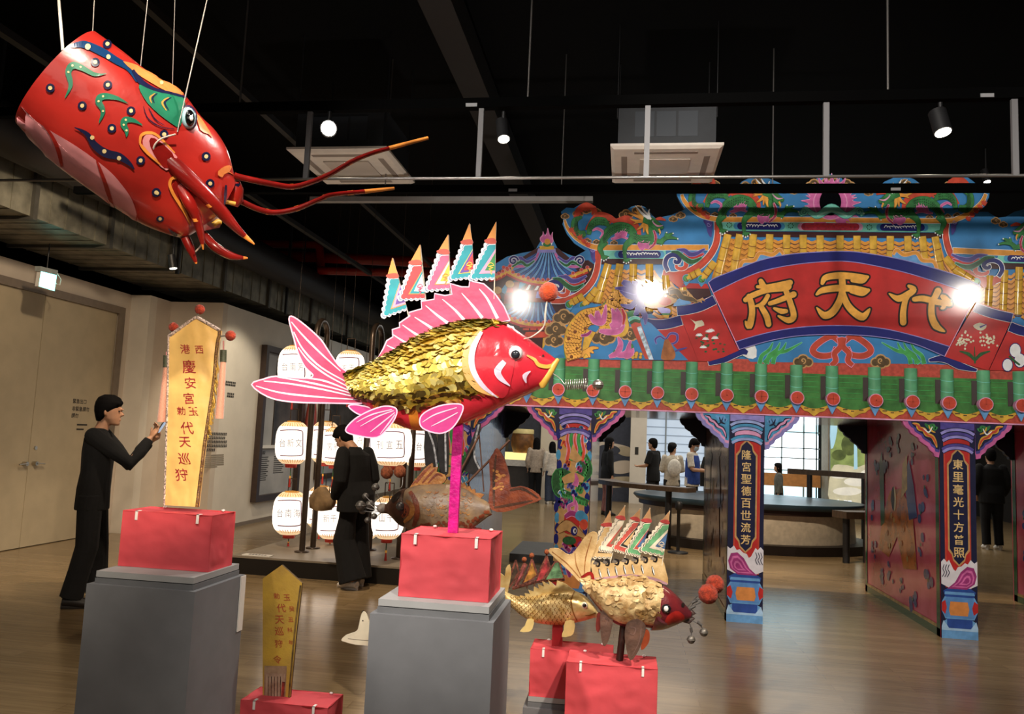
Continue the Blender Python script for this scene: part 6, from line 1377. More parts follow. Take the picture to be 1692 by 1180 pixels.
# nose plate and lower jaw
jb = MB(); jb.loft([[HP.hit(*zu([q])[0], o_) for o_ in (-.07, 0, .07) for q in (a, b)][::1] and [HP.hit(*zu([a])[0], -.06), HP.hit(*zu([a])[0], .06), HP.hit(*zu([b])[0], .05), HP.hit(*zu([b])[0], -.05)] for a, b in (((590, 720), (600, 920)), ((700, 740), (690, 900)), ((760, 840), (740, 890)))], M('jaw_grey', '#b9a9a4', .3, .5, 20, coat=.5, hex2='#a8474a')); jb.tube([HP.hit(*zu([q])[0], .055) for q in ((690, 870), (730, 845), (755, 850))], .012, M('jaw_yellow', '#d9a83e', .4, .1), 8); jb.build('jaw', sh)
nb = MB(); nb.tube([HP.hit(*zu([q])[0], .0) for q in ((855, 545), (862, 600), (858, 690), (850, 730))], [.02, .03, .03, .014], SRED, 12); nb.tube([HP.hit(*zu([q])[0], .045) for q in ((730, 690), (800, 700), (858, 712))], .009, LIP, 8); nb.tube([HP.hit(*zu([q])[0], .01) for q in ((862, 560), (872, 600))], .016, SNAV, 10); nb.build('nose', sh)
ROPE = M('white_rope', '#e8e2d8', .6, .1); LINEM = M('hanging_line', '#8f8b86', .4, 0, metal=.4)
def hang(x, y, x2, r, m, off):
    a = HP.hit(x, y, off); t = CP+ray(x2, 0)*SDIST; k = (5.2-a.z)/(t.z-a.z); MB().tube([a, a.lerp(t, k)], r, m, 8).build('hanging_rope' if r > .003 else 'hanging_line', sh)
hang(104, 84, 97, .0055, ROPE, .05); hang(293, 218, 342, .0022, LINEM, .17)
hang(153, 55, 156, .0016, LINEM, -.05); hang(232, 112, 244, .0016, LINEM, -.05); hang(285, 140, 289, .0016, LINEM, -.05)
w_ = MB(); wire(w_, [HP.hit(*zu([q])[0], o_) for q, o_ in (((410, 190), .2), ((300, 225), .2), ((245, 290), .19), ((260, 380), .17), ((330, 440), .16))], .0035, M('white_cord', '#c9b9ae', .5, .05)); w_.build('tie_cord', sh); w_ = MB(); wire(w_, [HP.hit(*zu([q])[0], o_) for q, o_ in (((615, 950), .1), ((600, 1020), .1), ((560, 1070), .08))], .0035, MATS['white_cord']); w_.build('tie_cord', sh)

# --- dark brown fish behind
DP = Plane((-.9, 4.6, 0), (0, -1, 0)); z7 = Zm(560, 680, 4.215)
df = thing('brown_fish_lantern', (-.87, 4.6, 1.05), 'old dark brown fish lantern with orange gill rings and grey bells behind the pink carp', 'fish lantern')
DBR = M('old_grey_brown', '#6b594c', .45, .5, 12, bump=.5, bscale=25, hex2='#8c7355'); DHD = M('old_dark_brown', '#4a2f22', .4, .4, 8, bump=.3); DRU = M('old_rust', '#8a4527', .5, .5, 14, bump=.4, hex2='#5a2418'); DGO = M('old_ochre', '#b07a3c', .5, .4, 16, bump=.4, hex2='#7d4a26')
ds = fish_secs(z7, [((455, 545), (455, 800), .09), ((540, 515), (540, 850), .11), ((650, 505), (650, 870), .12), ((760, 505), (760, 875), .12), ((870, 530), (860, 855), .1), ((960, 585), (950, 800), .07), ((1050, 640), (1065, 715), .03)], 5)
b = MB(); b.loft(fish_body(ds, DP, 28), DBR); dsurf = Surf(b, DP); b.build('body', df)
d = Decal(dsurf)
for k in range(90):
    x, y = random.uniform(590, 920), random.uniform(560, 740); d.rib(z7([(x-12, y-4), (x, y+8), (x+14, y-2)]), [.6, 1.6, .6], DGO if k % 3 else DBR, .003, 2)
for k in range(30): x = 560+k*17; d.dot(z7([(x, 770+random.uniform(0, 40)-(max(0, x-880))*.5)])[0], 3, DRU, .003, 8)
d.build('scale_relief', df)
hs2 = fish_secs(z7, [((470, 535), (480, 812), .1), ((420, 550), (425, 790), .092), ((370, 600), (385, 750), .065), ((335, 640), (345, 715), .035), ((300, 650), (310, 710), .03)], 5)
b = MB(); b.loft(fish_body(hs2, DP, 28), DHD); dh = Surf(b, DP); hd = b.build('head', df)
b2 = MB(); b2.loft(fish_body(ds, DP, 28), DBR); b2.loft(fish_body(hs2, DP, 28), DHD); dh = Surf(b2, DP)
d = Decal(dh)
d.rib(z7([(495, 560), (535, 630), (545, 720), (520, 800)]), [6, 9, 9, 5], DRU, .004, 6); d.rib(z7([(470, 620), (510, 660), (505, 720), (455, 770)]), [4, 8, 8, 4], DGO, .005, 6); d.rib(z7([(440, 640), (475, 670), (470, 710), (440, 730)]), [4, 8, 8, 4], DRU, .006, 6); d.dot(z7([(450, 700)])[0], 6, M('gill_dark', '#3a1410', .5, .2), .006, 12, 8); d.p(z7([(370, 600), (430, 560), (420, 600), (380, 640)]), M('brow_dark', '#2c211c', .5, .1), .005, 2); d.build('gill_rings', hd)
b = MB(); b.ball(dh.hit(*z7([(428, 662)])[0]), .026, M('fish_eye_grey', '#4e4d50', .25, .2, coat=.5), 16, 12); b.build('eye', hd)
b = MB(); b.ball(DP.hit(*z7([(305, 675)])[0]), (.035, .04, .03), M('old_lip_grey', '#8b7f74', .6, .3, 30), 14, 10); b.build('lips', hd)
fin(z7, [(492, 530), (560, 440), (600, 395), (650, 358), (655, 390), (690, 385), (680, 420), (735, 440), (745, 475), (700, 510), (560, 510)], DP, DGO, .02, 2, .01, [[(540, 500), (600, 420), (640, 380)], [(580, 500), (640, 430), (670, 400)], [(620, 500), (680, 440), (720, 450)], [(510, 510), (570, 450), (600, 410)]], DRU, (2, 4, 2)).build('dorsal_fin', df)
fin(z7, [(820, 525), (835, 488), (860, 512), (870, 490), (890, 530), (910, 518), (920, 545), (945, 540), (950, 568), (985, 570), (1010, 580), (980, 615)], DP, DGO, .02, 0, .01).build('spine_fin', df)
fin(z7, [(1040, 650), (1055, 500), (1045, 350), (1075, 290), (1100, 255), (1150, 330), (1185, 450), (1195, 530), (1260, 520), (1345, 548), (1410, 612), (1320, 645), (1200, 690), (1100, 700)], DP, DRU, .03, 2, .012, [[(1190, 550), (1280, 540), (1390, 605)], [(1080, 670), (1200, 650), (1350, 620)], [(1080, 660), (1080, 450), (1095, 300)]], DHD, (3, 5, 2)).build('tail_fin', df)
d = Deco(DP)
for k in range(16): c = z7([(random.uniform(1070, 1160), random.uniform(400, 560))])[0]; d.dot(c, random.uniform(2, 4), DGO, .014, 7, random.uniform(1.5, 3))
d.build('gold_flakes', df)
PLB = M('old_pole_brown', '#5e3c2a', .6, .3, 20)
for a, b_ in (((820, 470), (975, 170)), ((890, 500), (1190, 200))):
    b = MB(); b.tube([DP.hit(*z7([a])[0], -.02), DP.hit(*z7([b_])[0], -.02)], .007, PLB, 8); b.build('flag_pole', df)
BFL = M('black_old_flag', '#1c1a1b', .9, .3, 20); SFR = M('silver_fringe', '#9a9a9c', .4, .4, 60, metal=.4)
for pts, ed in (([(600, 130), (660, 130), (690, 250), (680, 400), (600, 370)], [(620, 130), (660, 240), (685, 400)]), ([(690, 130), (760, 130), (760, 430), (700, 420)], [(740, 140), (745, 420)]), ([(970, 80), (985, 140), (945, 220), (950, 320), (985, 400), (930, 440), (870, 410), (850, 460), (830, 470)], [(975, 90), (950, 210), (945, 320), (980, 400)])):
    d = Deco(DP); d.cut(z7(pts), BFL, -.04, .008, 2); d.rib(z7(ed), 3, SFR, -.038, 6); d.build('flag', df)
    b = MB(); b.tube([DP.hit(*z7([pts[0]])[0], -.046), DP.hit(*z7([(pts[0][0]+40, 560)])[0], -.05)], .004, PLB, 6); b.build('flag_stick', df)
for x, y, r in ((255, 527, 28), (185, 590, 23), (150, 655, 34), (216, 648, 32), (165, 692, 24), (245, 730, 22), (200, 757, 22)): bell(DP.hit(*z7([(x, y)])[0], random.uniform(0, .05)), r/4.215*4.6/1300, df)
w_ = MB()
for x, y in ((255, 527), (185, 590), (216, 648), (165, 692), (245, 730), (200, 757), (150, 655)): wire(w_, [DP.hit(*z7([(x, y)])[0], .03), DP.hit(*z7([((x+310)/2, (y+690)/2+10)])[0], .03), DP.hit(*z7([(312, 690)])[0], 0)], .002, WIRE)
for x, y in ((335, 425), (425, 418)): wire(w_, [DP.hit(*z7([(x+20, y+30)])[0], 0), DP.hit(*z7([(x+10, y+110)])[0], .02), DP.hit(*z7([(360, 560)])[0], .01), DP.hit(*z7([(350, 640)])[0], 0)], .0022, WIRE)
w_.build('whisker_wire', df)
for x, y, r in ((335, 425, 45), (425, 418, 44)): pompom('pompom', DP.hit(*z7([(x, y)])[0]), r/4.215*4.6/1300, POMB, df)
b = MB(); b.box((-.98, 4.585, 1.05), (-.94, 4.615, 1.2), PLB); b.build('pole', df)

# --- golden carp
OP = Plane((-.25, 4.44, 0), (0, -1, 0)); z8 = Zm(840, 900, 4.573)
gc = thing('golden_carp', (-.28, 4.44, .478), 'small shiny golden carp with worn pennants on a red stick', 'carp lantern')
GLD = M('gold_leaf', '#ecd79c', .34, .15, 20, metal=.25, bump=.15, bscale=40, hex2='#d3b06a'); GLDD = M('gold_leaf_line', '#8f6526', .4, .2, metal=.4); GLDL = M('gold_leaf_pale', '#f0d68c', .35, .1, metal=.35)
gs = fish_secs(z8, [((-60, 330), (-50, 400), .02), ((20, 375), (25, 470), .035), ((110, 395), (100, 535), .055), ((200, 388), (200, 585), .072), ((300, 360), (310, 603), .082), ((420, 346), (420, 604), .085), ((500, 352), (500, 590), .078), ((570, 382), (560, 578), .066), ((630, 440), (625, 560), .045), ((672, 500), (665, 545), .022)], 5)
b = MB(); rg = fish_body(gs, OP, 28); b.loft(rg, GLD); gsurf = Surf(b, OP); gb = b.build('body', gc)
d = Decal(gsurf)
for i in range(14):
    for j in range(9):
        x = 30+i*33+(16 if j % 2 else 0); t = (x-20)/480; top = lerp(390, 370, t) if x < 300 else 372; bot = lerp(490, 610, min(1, t*1.6)); y = lerp(top, bot, (j+.5)/9)
        if x < 485: d.rib(z8([(x-2, y-11), (x-13, y), (x-2, y+11)]), [.5, 1.2, .5], GLDD, .0025, 3)
d.rib(z8([(500, 355), (475, 420), (485, 500), (520, 575)]), [1, 2.5, 2, 1], GLDD, .003, 6); d.rib(z8([(580, 535), (620, 530), (655, 515)]), [1, 2, 1.5], GLDD, .003, 4)
d.build('engraved_scales', gb)
ec = gsurf.hit(*z8([(574, 460)])[0]); b = MB(); b.ball(ec, (.019, .012, .019), M('fish_eye_cream', '#ddd2bb', .3, .05, coat=.5), 16, 10); e_ = b.build('eye', gb); b = MB(); b.ball(ec+(CP-ec).normalized()*.01, (.011, .008, .011), M('fish_eye_black', '#1b1b1f', .15, 0, coat=.8), 14, 10); b.build('pupil', e_)
b = MB(); b.tube([gsurf.pl.hit(*z8([q])[0], .01) for q in ((655, 515), (672, 522), (668, 538), (650, 545))], .008, GLD, 8); b.build('lips', gb)
fin(z8, [(75, 405), (88, 385), (130, 395), (122, 368), (165, 376), (150, 343), (190, 357), (193, 318), (232, 337), (222, 300), (270, 320), (255, 278), (312, 306), (300, 268), (360, 318), (368, 272), (425, 292), (505, 352), (440, 362), (280, 378), (160, 412)], OP, GLD, .01, 0, .005).build('dorsal_fin', gc)
fin(z8, [(-60, 330), (-120, 250), (-150, 180), (-90, 190), (-30, 240), (-20, 180), (10, 150), (20, 230), (0, 330), (-20, 400)], OP, GLD, .012, 2, .004).build('tail_fin', gc)
fin(z8, [(145, 563), (192, 570), (182, 635), (150, 660), (86, 656), (125, 612)], OP, GLDL, .008, 2, .065).build('pelvic_fin', gc)
fin(z8, [(430, 580), (498, 577), (497, 655), (472, 690), (403, 698), (418, 645)], OP, GLDL, .008, 2, .078).build('pectoral_fin', gc)
b = MB(); b.box((OP.hit(*z8([(332, 700)])[0]).x, 4.42, .474), (OP.hit(*z8([(410, 700)])[0]).x, 4.45, .67), M('red_pole', '#9c1f24', .5, .15)); b.build('pole', gc)
OLDT = [M('old_pennant_%d' % i, h, .85, .5, 25, bump=.4) for i, h in enumerate(('#4a3a2c', '#a8565a', '#b88238', '#a83a3e', '#5f8a62'))]; FRNG = M('old_fringe', '#7a4538', .9, .4, 60, bump=.7, bscale=120)
for k, (pts, stick, ball) in enumerate(((([(55, 118), (78, 205), (50, 260), (10, 320), (-5, 300), (20, 220)]), ((55, 120), (5, 330)), None), (([(118, 140), (138, 150), (110, 230), (60, 320), (38, 325)]), ((122, 120), (40, 330)), (120, 112)), (([(178, 108), (220, 228), (180, 262), (108, 292), (150, 190)]), ((178, 95), (140, 330)), (176, 82)), (([(290, 85), (318, 182), (260, 262), (208, 278), (240, 190)]), ((292, 70), (190, 320)), (290, 55)), (([(350, 132), (385, 130), (422, 255), (340, 262), (275, 266)]), ((355, 130), (250, 330)), None))):
    d = Deco(OP); d.cut(z8(pts), OLDT[k], -.012+k*.004, .006, 0, FRNG); d.rib(z8(pts+[pts[0]]), 3, FRNG, -.011+k*.004, 0); p_ = d.build('pennant', gc)
    b = MB(); b.tube([OP.hit(*z8([q])[0], -.02+k*.004) for q in stick], .004, PLB, 6); b.build('pennant_stick', p_)
    if ball: b = MB(); b.ball(OP.hit(*z8([ball])[0], -.012+k*.004), .0145, POMB, 16, 12, None, .03); b.build('pompom', p_)
b = MB(); b.tube([OP.hit(*z8([q])[0], -.012) for q in ((30, 330), (120, 305), (220, 275), (330, 268), (425, 262))], .01, FRNG, 8); b.build('fringe', gc)

# --- dark red carp with pompoms
RP = Plane((-.03, 4.17, 0), (0, -1, 0)); zr = Zm(800, 820, 3.9326)
rc = thing('red_headed_carp', (-.03, 4.17, .5), 'old gold carp with dark red head, pompoms and pennants on a dark stick', 'carp lantern')
LEAF = M('crinkled_gold_leaf', '#d9c08c', .45, .5, 14, metal=.15, bump=1, bscale=22, hex2='#9c7746'); RH = M('dark_red_head', '#6a1f24', .3, .4, 7, coat=.5, bump=.2, hex2='#3c1a24'); RHR = M('head_red_patch', '#9c2420', .3, .3, coat=.5); OCH = M('ochre_paint', '#d3b482', .55, .35, 14, bump=.2, hex2='#b38f5a'); RB = M('red_brown_belly', '#5e1c17', .4, .3)
rs = fish_secs(z8, [((570, 262), (575, 330), .02), ((640, 262), (650, 440), .055), ((740, 258), (740, 545), .085), ((850, 242), (840, 610), .1), ((970, 238), (950, 622), .108), ((1080, 258), (1070, 625), .105), ((1160, 300), (1120, 640), .098)], 5)
b = MB(); rr_ = fish_body(rs, RP, 28); n = 28; vs = [p+V((0, noise.noise(p*30)*.006, noise.noise(p*25+V((5, 0, 0)))*.005)) for r in rr_ for p in r]
g_, r_ = [], []
for i in range(len(rr_)-1):
    for j in range(n): (r_ if -math.cos(2*math.pi*(j+.5)/n) > .72 else g_).append([i*n+j, i*n+(j+1) % n, (i+1)*n+(j+1) % n, (i+1)*n+j])
b.add(vs, g_, LEAF, True); km = b.mi(RB)
for f in r_: b.f.append(f); b.m.append(km); b.sm.append(True)
rsurf = Surf(b, RP); b.build('body', rc)
fl = MB(); random.seed(4)
for k in range(110):
    u = random.random(); th = random.uniform(.15, 2.1); i = min(int(u*(len(rr_)-1)), len(rr_)-2); j = int(th/(2*math.pi)*n); p = rr_[i][j]; c_ = sum(rr_[i], V())/n; nr = (p-c_).normalized()+V((random.gauss(0, .25), 0, random.gauss(0, .25)-.15)); nr.normalize(); a = nr.orthogonal().normalized(); q = nr.cross(a); r = random.uniform(.012, .02)
    fl.add([p+nr*.005+(a*math.cos(2*math.pi*x/8)+q*math.sin(2*math.pi*x/8))*r*random.uniform(.8, 1.15) for x in range(8)], [list(range(8))], random.choice((LEAF, LEAF, LEAF, OCH)))
O(fl.build('leaf_scales', rc), kind='stuff')
rh = fish_secs(z8, [((1165, 298), (1075, 648), .1), ((1225, 340), (1170, 640), .092), ((1290, 400), (1250, 612), .07), ((1345, 462), (1320, 582), .045), ((1385, 505), (1368, 560), .03)], 5)
b = MB(); b.loft(fish_body(rh, RP, 28), RH); rhs = Surf(b, RP); hd = b.build('head', rc)
d = Decal(rhs); d.p(z8([(1200, 540), (1260, 500), (1310, 520), (1330, 560), (1250, 600), (1180, 600)]), RHR, .003, 2); d.rib(z8([(1130, 480), (1140, 560), (1200, 600)]), [2, 5, 2], M('head_violet', '#7a3a48', .35, .3, coat=.4), .003, 5); d.dot(z8([(1317, 458)])[0], 3, BLK, .003, 8, 4); d.rib(z8([(1165, 305), (1120, 370), (1098, 410)]), [3, 4, 2], BLK, .003, 5); d.build('head_paint', hd)
ec = rhs.hit(*z8([(1192, 485)])[0]); v_ = (CP-ec).normalized(); b = MB(); b.ball(ec, (.025, .016, .023), M('fish_eye_black', '#1b1b1f', .15, 0), 16, 10); e_ = b.build('eye', hd); b = MB(); b.ball(ec+v_*.013, (.012, .006, .014), M('eye_spot_white', '#e8e6e0', .3, 0), 12, 8); b.build('eye_spot', e_)
b = MB(); b.tube([RP.hit(*z8([q])[0], .0) for q in ((1375, 500), (1395, 520), (1375, 540), (1395, 552), (1360, 580), (1320, 575))], [.01, .016, .008, .012, .014, .008], M('old_lip', '#4b3a38', .5, .2), 8); b.build('lips', hd)
fin(zr, [(415, 352), (480, 340), (552, 382), (605, 335), (650, 270), (700, 232), (737, 250), (722, 340), (692, 420), (702, 520), (660, 560), (625, 562), (565, 500), (485, 425)], RP, OCH, .014, 3, .004, [[(440, 360), (540, 440), (630, 540)], [(700, 260), (660, 400), (650, 530)], [(590, 370), (600, 450), (640, 540)]], DGO, (1, 2, 1)).build('tail_fin', rc)
d = fin(zr, [(700, 420), (790, 440), (900, 425), (1000, 410), (1080, 400), (1155, 410), (1180, 480), (1195, 572), (1110, 545), (1000, 530), (880, 530), (760, 552), (700, 545)], RP, OCH, .012, 2, .004)
for k, (x, y) in enumerate(((745, 470), (800, 465), (850, 455), (905, 448), (960, 443), (1020, 445), (1090, 455))): d.rib(zr([(x, y), (x+8, y+30), (x+14, y+60)]), [1, 4, 1], BLK, .006, 4); d.rib(zr([(x+3, y+5), (x+11, y+35), (x+16, y+58)]), [.5, 2, .5], WHT, .0068, 4)
for k in range(7): x = 720+k*62; y = 440-k*5; d.rib(zr([(x, y-22), (x+28, y-10), (x+24, y+14), (x+4, y+10)]), [2, 3.4, 3, 1], BLK, .006, 4); d.p(zr([(x, y-26), (x+20, y-16), (x+16, y+6), (x-14, y)]), M('scallop_grey', '#6d6258', .6, .2), .0055)
d.rib(zr([(700, 540), (800, 535), (950, 520), (1100, 540), (1190, 572)]), [3, 6, 6, 6, 3], M('fin_mauve', '#a8808c', .6, .2), .0055, 6); d.rib(zr([(690, 555), (760, 552), (900, 535), (1050, 535)]), [1.5, 2, 2, 1], BLK, .006, 6); d.rib(zr([(630, 530), (690, 500), (710, 545)]), [4, 6, 4], RHR, .0062, 4)
d.build('dorsal_fin', rc)
def flap(pts, m, off, nm, lines=()): fin(zr, pts, RP, m, .012, 3, off, lines, M('flap_line', '#6e5148', .6, .2), (1, 1.6, .6)).build(nm, rc)
FLP = M('flap_brown', '#5a3f33', .55, .4, 12, bump=.2)
flap([(760, 750), (830, 740), (838, 800), (815, 920), (785, 975), (765, 945), (755, 860)], FLP, .06, 'pelvic_fin', [[(770, 790), (800, 800), (790, 840)]])
flap([(735, 765), (760, 770), (755, 860), (738, 885), (725, 850)], M('flap_red', '#7a2c22', .5, .3), .03, 'pelvic_fin')
flap([(935, 820), (1000, 800), (1050, 845), (1035, 920), (1000, 1010), (948, 1068), (918, 960), (915, 870)], FLP, .115, 'pectoral_fin', [[(950, 850), (985, 860), (970, 900), (945, 890)], [(1020, 850), (1010, 940), (960, 1040)]])
flap([(1045, 870), (1075, 890), (1070, 950), (1035, 995), (1018, 985)], M('flap_orange', '#a84a28', .5, .3), .06, 'pectoral_fin')
OW = (M('old_white', '#d9cbb4', .7, .2, 20), M('old_black', '#221c1a', .7, .1)); OCN = (M('old_cone', '#b98a5c', .7, .2), M('old_cone_red', '#b23a36', .6, .2))
ORD, OGN, OBL = M('old_red', '#b84a3e', .7, .25, 20), M('old_green', '#5f9a6a', .7, .25, 20), M('old_blue', '#3f5f86', .7, .25, 20)
for k, (tip, cl, cr, bl, br, cols) in enumerate((((818, 95), (770, 190), (830, 190), (675, 400), (830, 400), (OCH, OW[1], OCH, DGO)), ((915, 60), (865, 140), (915, 150), (745, 350), (830, 365), (OW[0], ORD, ORD, DBR)), ((1015, 80), (960, 145), (1010, 160), (828, 345), (915, 370), (ORD, OW[0], OW[1], OCH)), ((1078, 75), (1030, 160), (1085, 165), (918, 370), (1010, 390), (OGN, OW[0], ORD, OBL)), ((1205, 95), (1155, 165), (1202, 175), (1000, 355), (1165, 390), (OGN, OW[0], OW[0], OBL)))):
    pennant(zr, RP, tip, cl, cr, bl, br, cols, rc, -.012+.005*k, OW[0] if k == 4 else None, OW, OCN, (tip, (br[0]-10, br[1]+60)))
for x, y, r in ((1500, 572, 55), (1455, 636, 58)): pompom('pompom', RP.hit(*zr([(x, y)])[0], .03 if r > 56 else -.02), r/3.9326*4.17/1300, POMD, rc)
for x, y in ((1345, 932), (1427, 885)): bell(RP.hit(*zr([(x, y)])[0], .02), .0205, rc)
w_ = MB(); mo = RP.hit(*zr([(1330, 765)])[0])
for q in ([(1330, 740), (1370, 685), (1420, 660)], [(1325, 750), (1360, 715), (1410, 690)], [(1325, 800), (1345, 860), (1345, 910)], [(1330, 800), (1390, 830), (1425, 865)], [(1320, 720), (1370, 665), (1385, 650)]): wire(w_, [RP.hit(*zr([p])[0], .01) for p in q], .002, M('dark_wire', '#4a4644', .5, 0))
for a, b_ in (((1350, 693), (1385, 676)), ((1340, 730), (1372, 712)), ((1343, 855), (1348, 885)), ((1385, 818), (1415, 840))): w_.tube([RP.hit(*zr([a])[0], .01), RP.hit(*zr([b_])[0], .01)], .007, MATS['dark_wire'], 8)
w_.build('whisker_wire', rc)
b = MB(); A, B = RP.hit(*z8([(870, 610)])[0]), RP.hit(*z8([(840, 868)])[0]); A.y = B.y = 4.17; B.z = .497; b.tube([A, B], .018, M('dark_stick', '#2c1a14', .5, .2), 4); b.build('pole', rc)

# --- pale fish whose tail shows behind the middle pedestal
WP = Plane((-1.0, 4.0, 0), (0, -1, 0)); wf = thing('white_fish_lantern', (-.87, 4.0, .45), 'cream white fish of which only the tail shows left of the middle pedestal', 'fish lantern')
CRM = M('cream_paper', '#d6cbb0', .6, .1, 10)
d = fin(zy, [(622, 466), (645, 440), (690, 425), (715, 405), (728, 345), (742, 308), (760, 322), (778, 370), (800, 440), (810, 520), (770, 498), (700, 492), (640, 476)], WP, CRM, .014, 2, .004, [[(660, 458), (720, 465), (790, 470)]], M('pencil_line', '#8a8170', .7, 0), (.8, 1, .8)); d.dot(zy([(743, 358)])[0], 1.2, BLK, .006, 6); d.rib(zy([(735, 312), (748, 300)]), 1.2, BLK, .006, 0); d.build('tail_fin', wf)
ws = fish_secs(zy, [((795, 420), (795, 520), .03), ((900, 380), (900, 560), .07), ((1050, 350), (1050, 590), .09), ((1200, 360), (1200, 580), .08), ((1330, 430), (1330, 520), .03)], 5)
b = MB(); b.loft(fish_body(ws, WP, 24), CRM); b.build('body', wf)
b = MB(); zt_ = WP.hit(*zy([(1050, 560)])[0]); b.box((zt_.x-.015, 3.985, .448), (zt_.x+.015, 4.015, zt_.z), M('red_pole', '#9c1f24')); b.build('pole', wf)
# ================================================================ LANTERN DISPLAY
PLATM = M('platform_top', '#8f8474', .45, .05, 4); PLATD = M('platform_side', '#17130f', .5, .1)
pf = thing('display_platform', (-3.2, 9.4, 0), 'low black-edged platform carrying the white lanterns', 'platform')
MB().box((-4.2, 8.2, 0), (-2.2, 10.9, .17), PLATD).build('base', pf); MB().box((-4.2, 8.2, .17), (-2.2, 10.9, .19), PLATM).build('top', pf)
c = PZ(405, 917, .19); cp = MB().box((-4.1, 8.24, .191), (-3.78, 8.34, .2), WHITEP); [cp.box((-4.04+k*.035, 8.27, .2), (-4.015+k*.035, 8.31, .2006), INK) for k in range(6)]
O(cp.build('caption_plate'), 'small white caption plate lying at the front left of the lantern platform', 'caption plate')
RACK = M('bronze_pipe', '#4a3d33', .35, .1, metal=.5)
def rack(x, y0, y1, top, label, lean=0):
    o = thing('arched_rack', (x, (y0+y1)/2, .19), label, 'rack', 'arched pipe racks')
    r = (y1-y0)/2; c = (y0+y1)/2
    pts = [V((x, y0, .2)), V((x, y0, 1.0)), V((x, y0, top-r))]+[V((x, c-r*math.cos(a), top-r+r*math.sin(a))) for a in [math.pi*k/12 for k in range(1, 12)]]+[V((x, y1, top-r)), V((x, y1, 1.0)), V((x, y1, .2))]
    MB().tube(pts, .034, RACK, 12).build('pipe', o)
    for y in (y0, y1): MB().lathe((x, y, .19), [(.085, 0), (.085, .012), (.036, .02)], RACK, 18).build('base_plate', o)
rack(-3.62, 8.73, 9.05, 2.88, 'arched bronze pipe rack among lanterns, leftmost of the three')
rack(-2.98, 8.86, 9.2, 2.86, 'arched bronze pipe rack behind the visitor in black')
rack(-2.48, 8.73, 9.05, 2.86, 'arched bronze pipe rack at the right end of the lanterns, behind the red box')
LAN = M('lantern_paper', '#fff3e6', .7, .06, 30, emit=.62); LANE = M('lantern_ends', '#f3cfa0', .7, .2, 30, emit=.42); LINK = M('lantern_ink', '#8a8284', .7, .3, 40, emit=.28); LPUR = M('lantern_frame_purple', '#6a3050', .7, .1, emit=.12); LGLD = M('lantern_gold', '#c98b3a', .5, .2, emit=.2); LRED = M('lantern_red', '#b02a20', .5, .1); LGRN = M('tassel_green', '#3f6e46', .6, .1)
def lantern(x, y, w_, h_, Y, txt, label, up=None):
    c = PY(x, y, Y); k = (c-CP).dot(FW)/FPX; r = w_*k/2; hh = h_*k/2
    o = thing('paper_lantern', c-V((0, 0, hh)), label, 'lantern', 'white painted lanterns')
    prof = []
    for i in range(21):
        t = i/20; z = -hh+2*hh*t; q = abs(2*t-1); rr = r*(1-.42*q**4.5)*(1-.10*q**2); prof.append((rr*(1+.006*(i % 2)), z))
    b = MB(); seg = 26
    rg = [[c+V((rr*math.cos(2*math.pi*j/seg), rr*math.sin(2*math.pi*j/seg), z)) for j in range(seg)] for rr, z in prof]
    b.loft(rg[2:19], LAN, False); b.loft(rg[:3], LANE, False); b.loft(rg[18:], LANE, False); b.add(rg[0], [list(range(seg))], LANE); b.add(rg[-1], [list(range(seg))], LANE)
    sf = Surf(b, Plane(c-V((0, r, 0)), (0, -1, 0))); b.build('shade', o)
    d = Decal(sf); hw, hv = w_*.36, h_*.30
    cx_ = x-w_*.06
    d.rib([(cx_-hw*.85, y-hv), (cx_, y-hv-1), (cx_+hw*.8, y-hv), (cx_+hw, y-hv*.8), (cx_+hw, y), (cx_+hw, y+hv*.8), (cx_+hw*.8, y+hv), (cx_, y+hv+1), (cx_-hw*.85, y+hv)], 1.5, LPUR, .004, 5)
    for i, s_ in enumerate(txt):
        vs, fs, tw, th = text_mesh(s_, 0); kk = h_*.2/th; d.add(d.P([(cx_+(i-(len(txt)-1)/2)*w_*.24+a*kk*.75, y-bb*kk) for a, bb in vs], .004), fs, LINK)
    for s_ in (-1, 1):
        for j in range(9):
            u = (j-4)/4.6; d.rib([(x+u*w_*.27, y+s_*h_*.485*(1-.05*u*u)), (x+u*w_*.36, y+s_*h_*.40)], [.5, 1.2], LGLD, .004, 2)
    d.build('lantern_painting', o)
    cb = MB().lathe(c+V((0, 0, -hh-.045)), [(r*.34, 0), (r*.36, .045), (r*.3, .05)], LRED, 16); cb.build('bottom_cap', o)
    MB().lathe(c+V((0, 0, hh-.006)), [(r*.42, 0), (r*.4, .02), (.02, .025)], LGLD, 16).build('top_ring', o)
    t = MB(); z0 = c.z-hh-.045; kk = min(1, max(.1, (z0-.2)/.235))
    t.tube([V((c.x, c.y, z0)), V((c.x, c.y, z0-.1*kk))], .006, LGRN, 6); t.tube([V((c.x, c.y, z0-.1*kk)), V((c.x, c.y, z0-.13*kk))], .012, LGLD, 8); t.tube([V((c.x, c.y, z0-.13*kk)), V((c.x, c.y, z0-.23*kk))], [.008, .016], LRED, 8); t.build('tassel', o)
    b = MB()
    for dx in (-.05, .05): b.tube([V((c.x+dx, c.y, c.z+hh+.01)), V((c.x+dx, c.y, c.z+hh+.16))], .006, RACK, 6)
    b.tube([V((c.x-.05, c.y, c.z+hh+.16)), V((c.x+.05, c.y, c.z+hh+.16))], .006, RACK, 6)
    b.tube([V((c.x, c.y, c.z+hh+.16)), up or V((c.x, c.y, 5.2))], .003, RACK, 5); b.build('hanger', o)
    return V((c.x, c.y, c.z-hh-.05-.235*kk))
PREV = {}
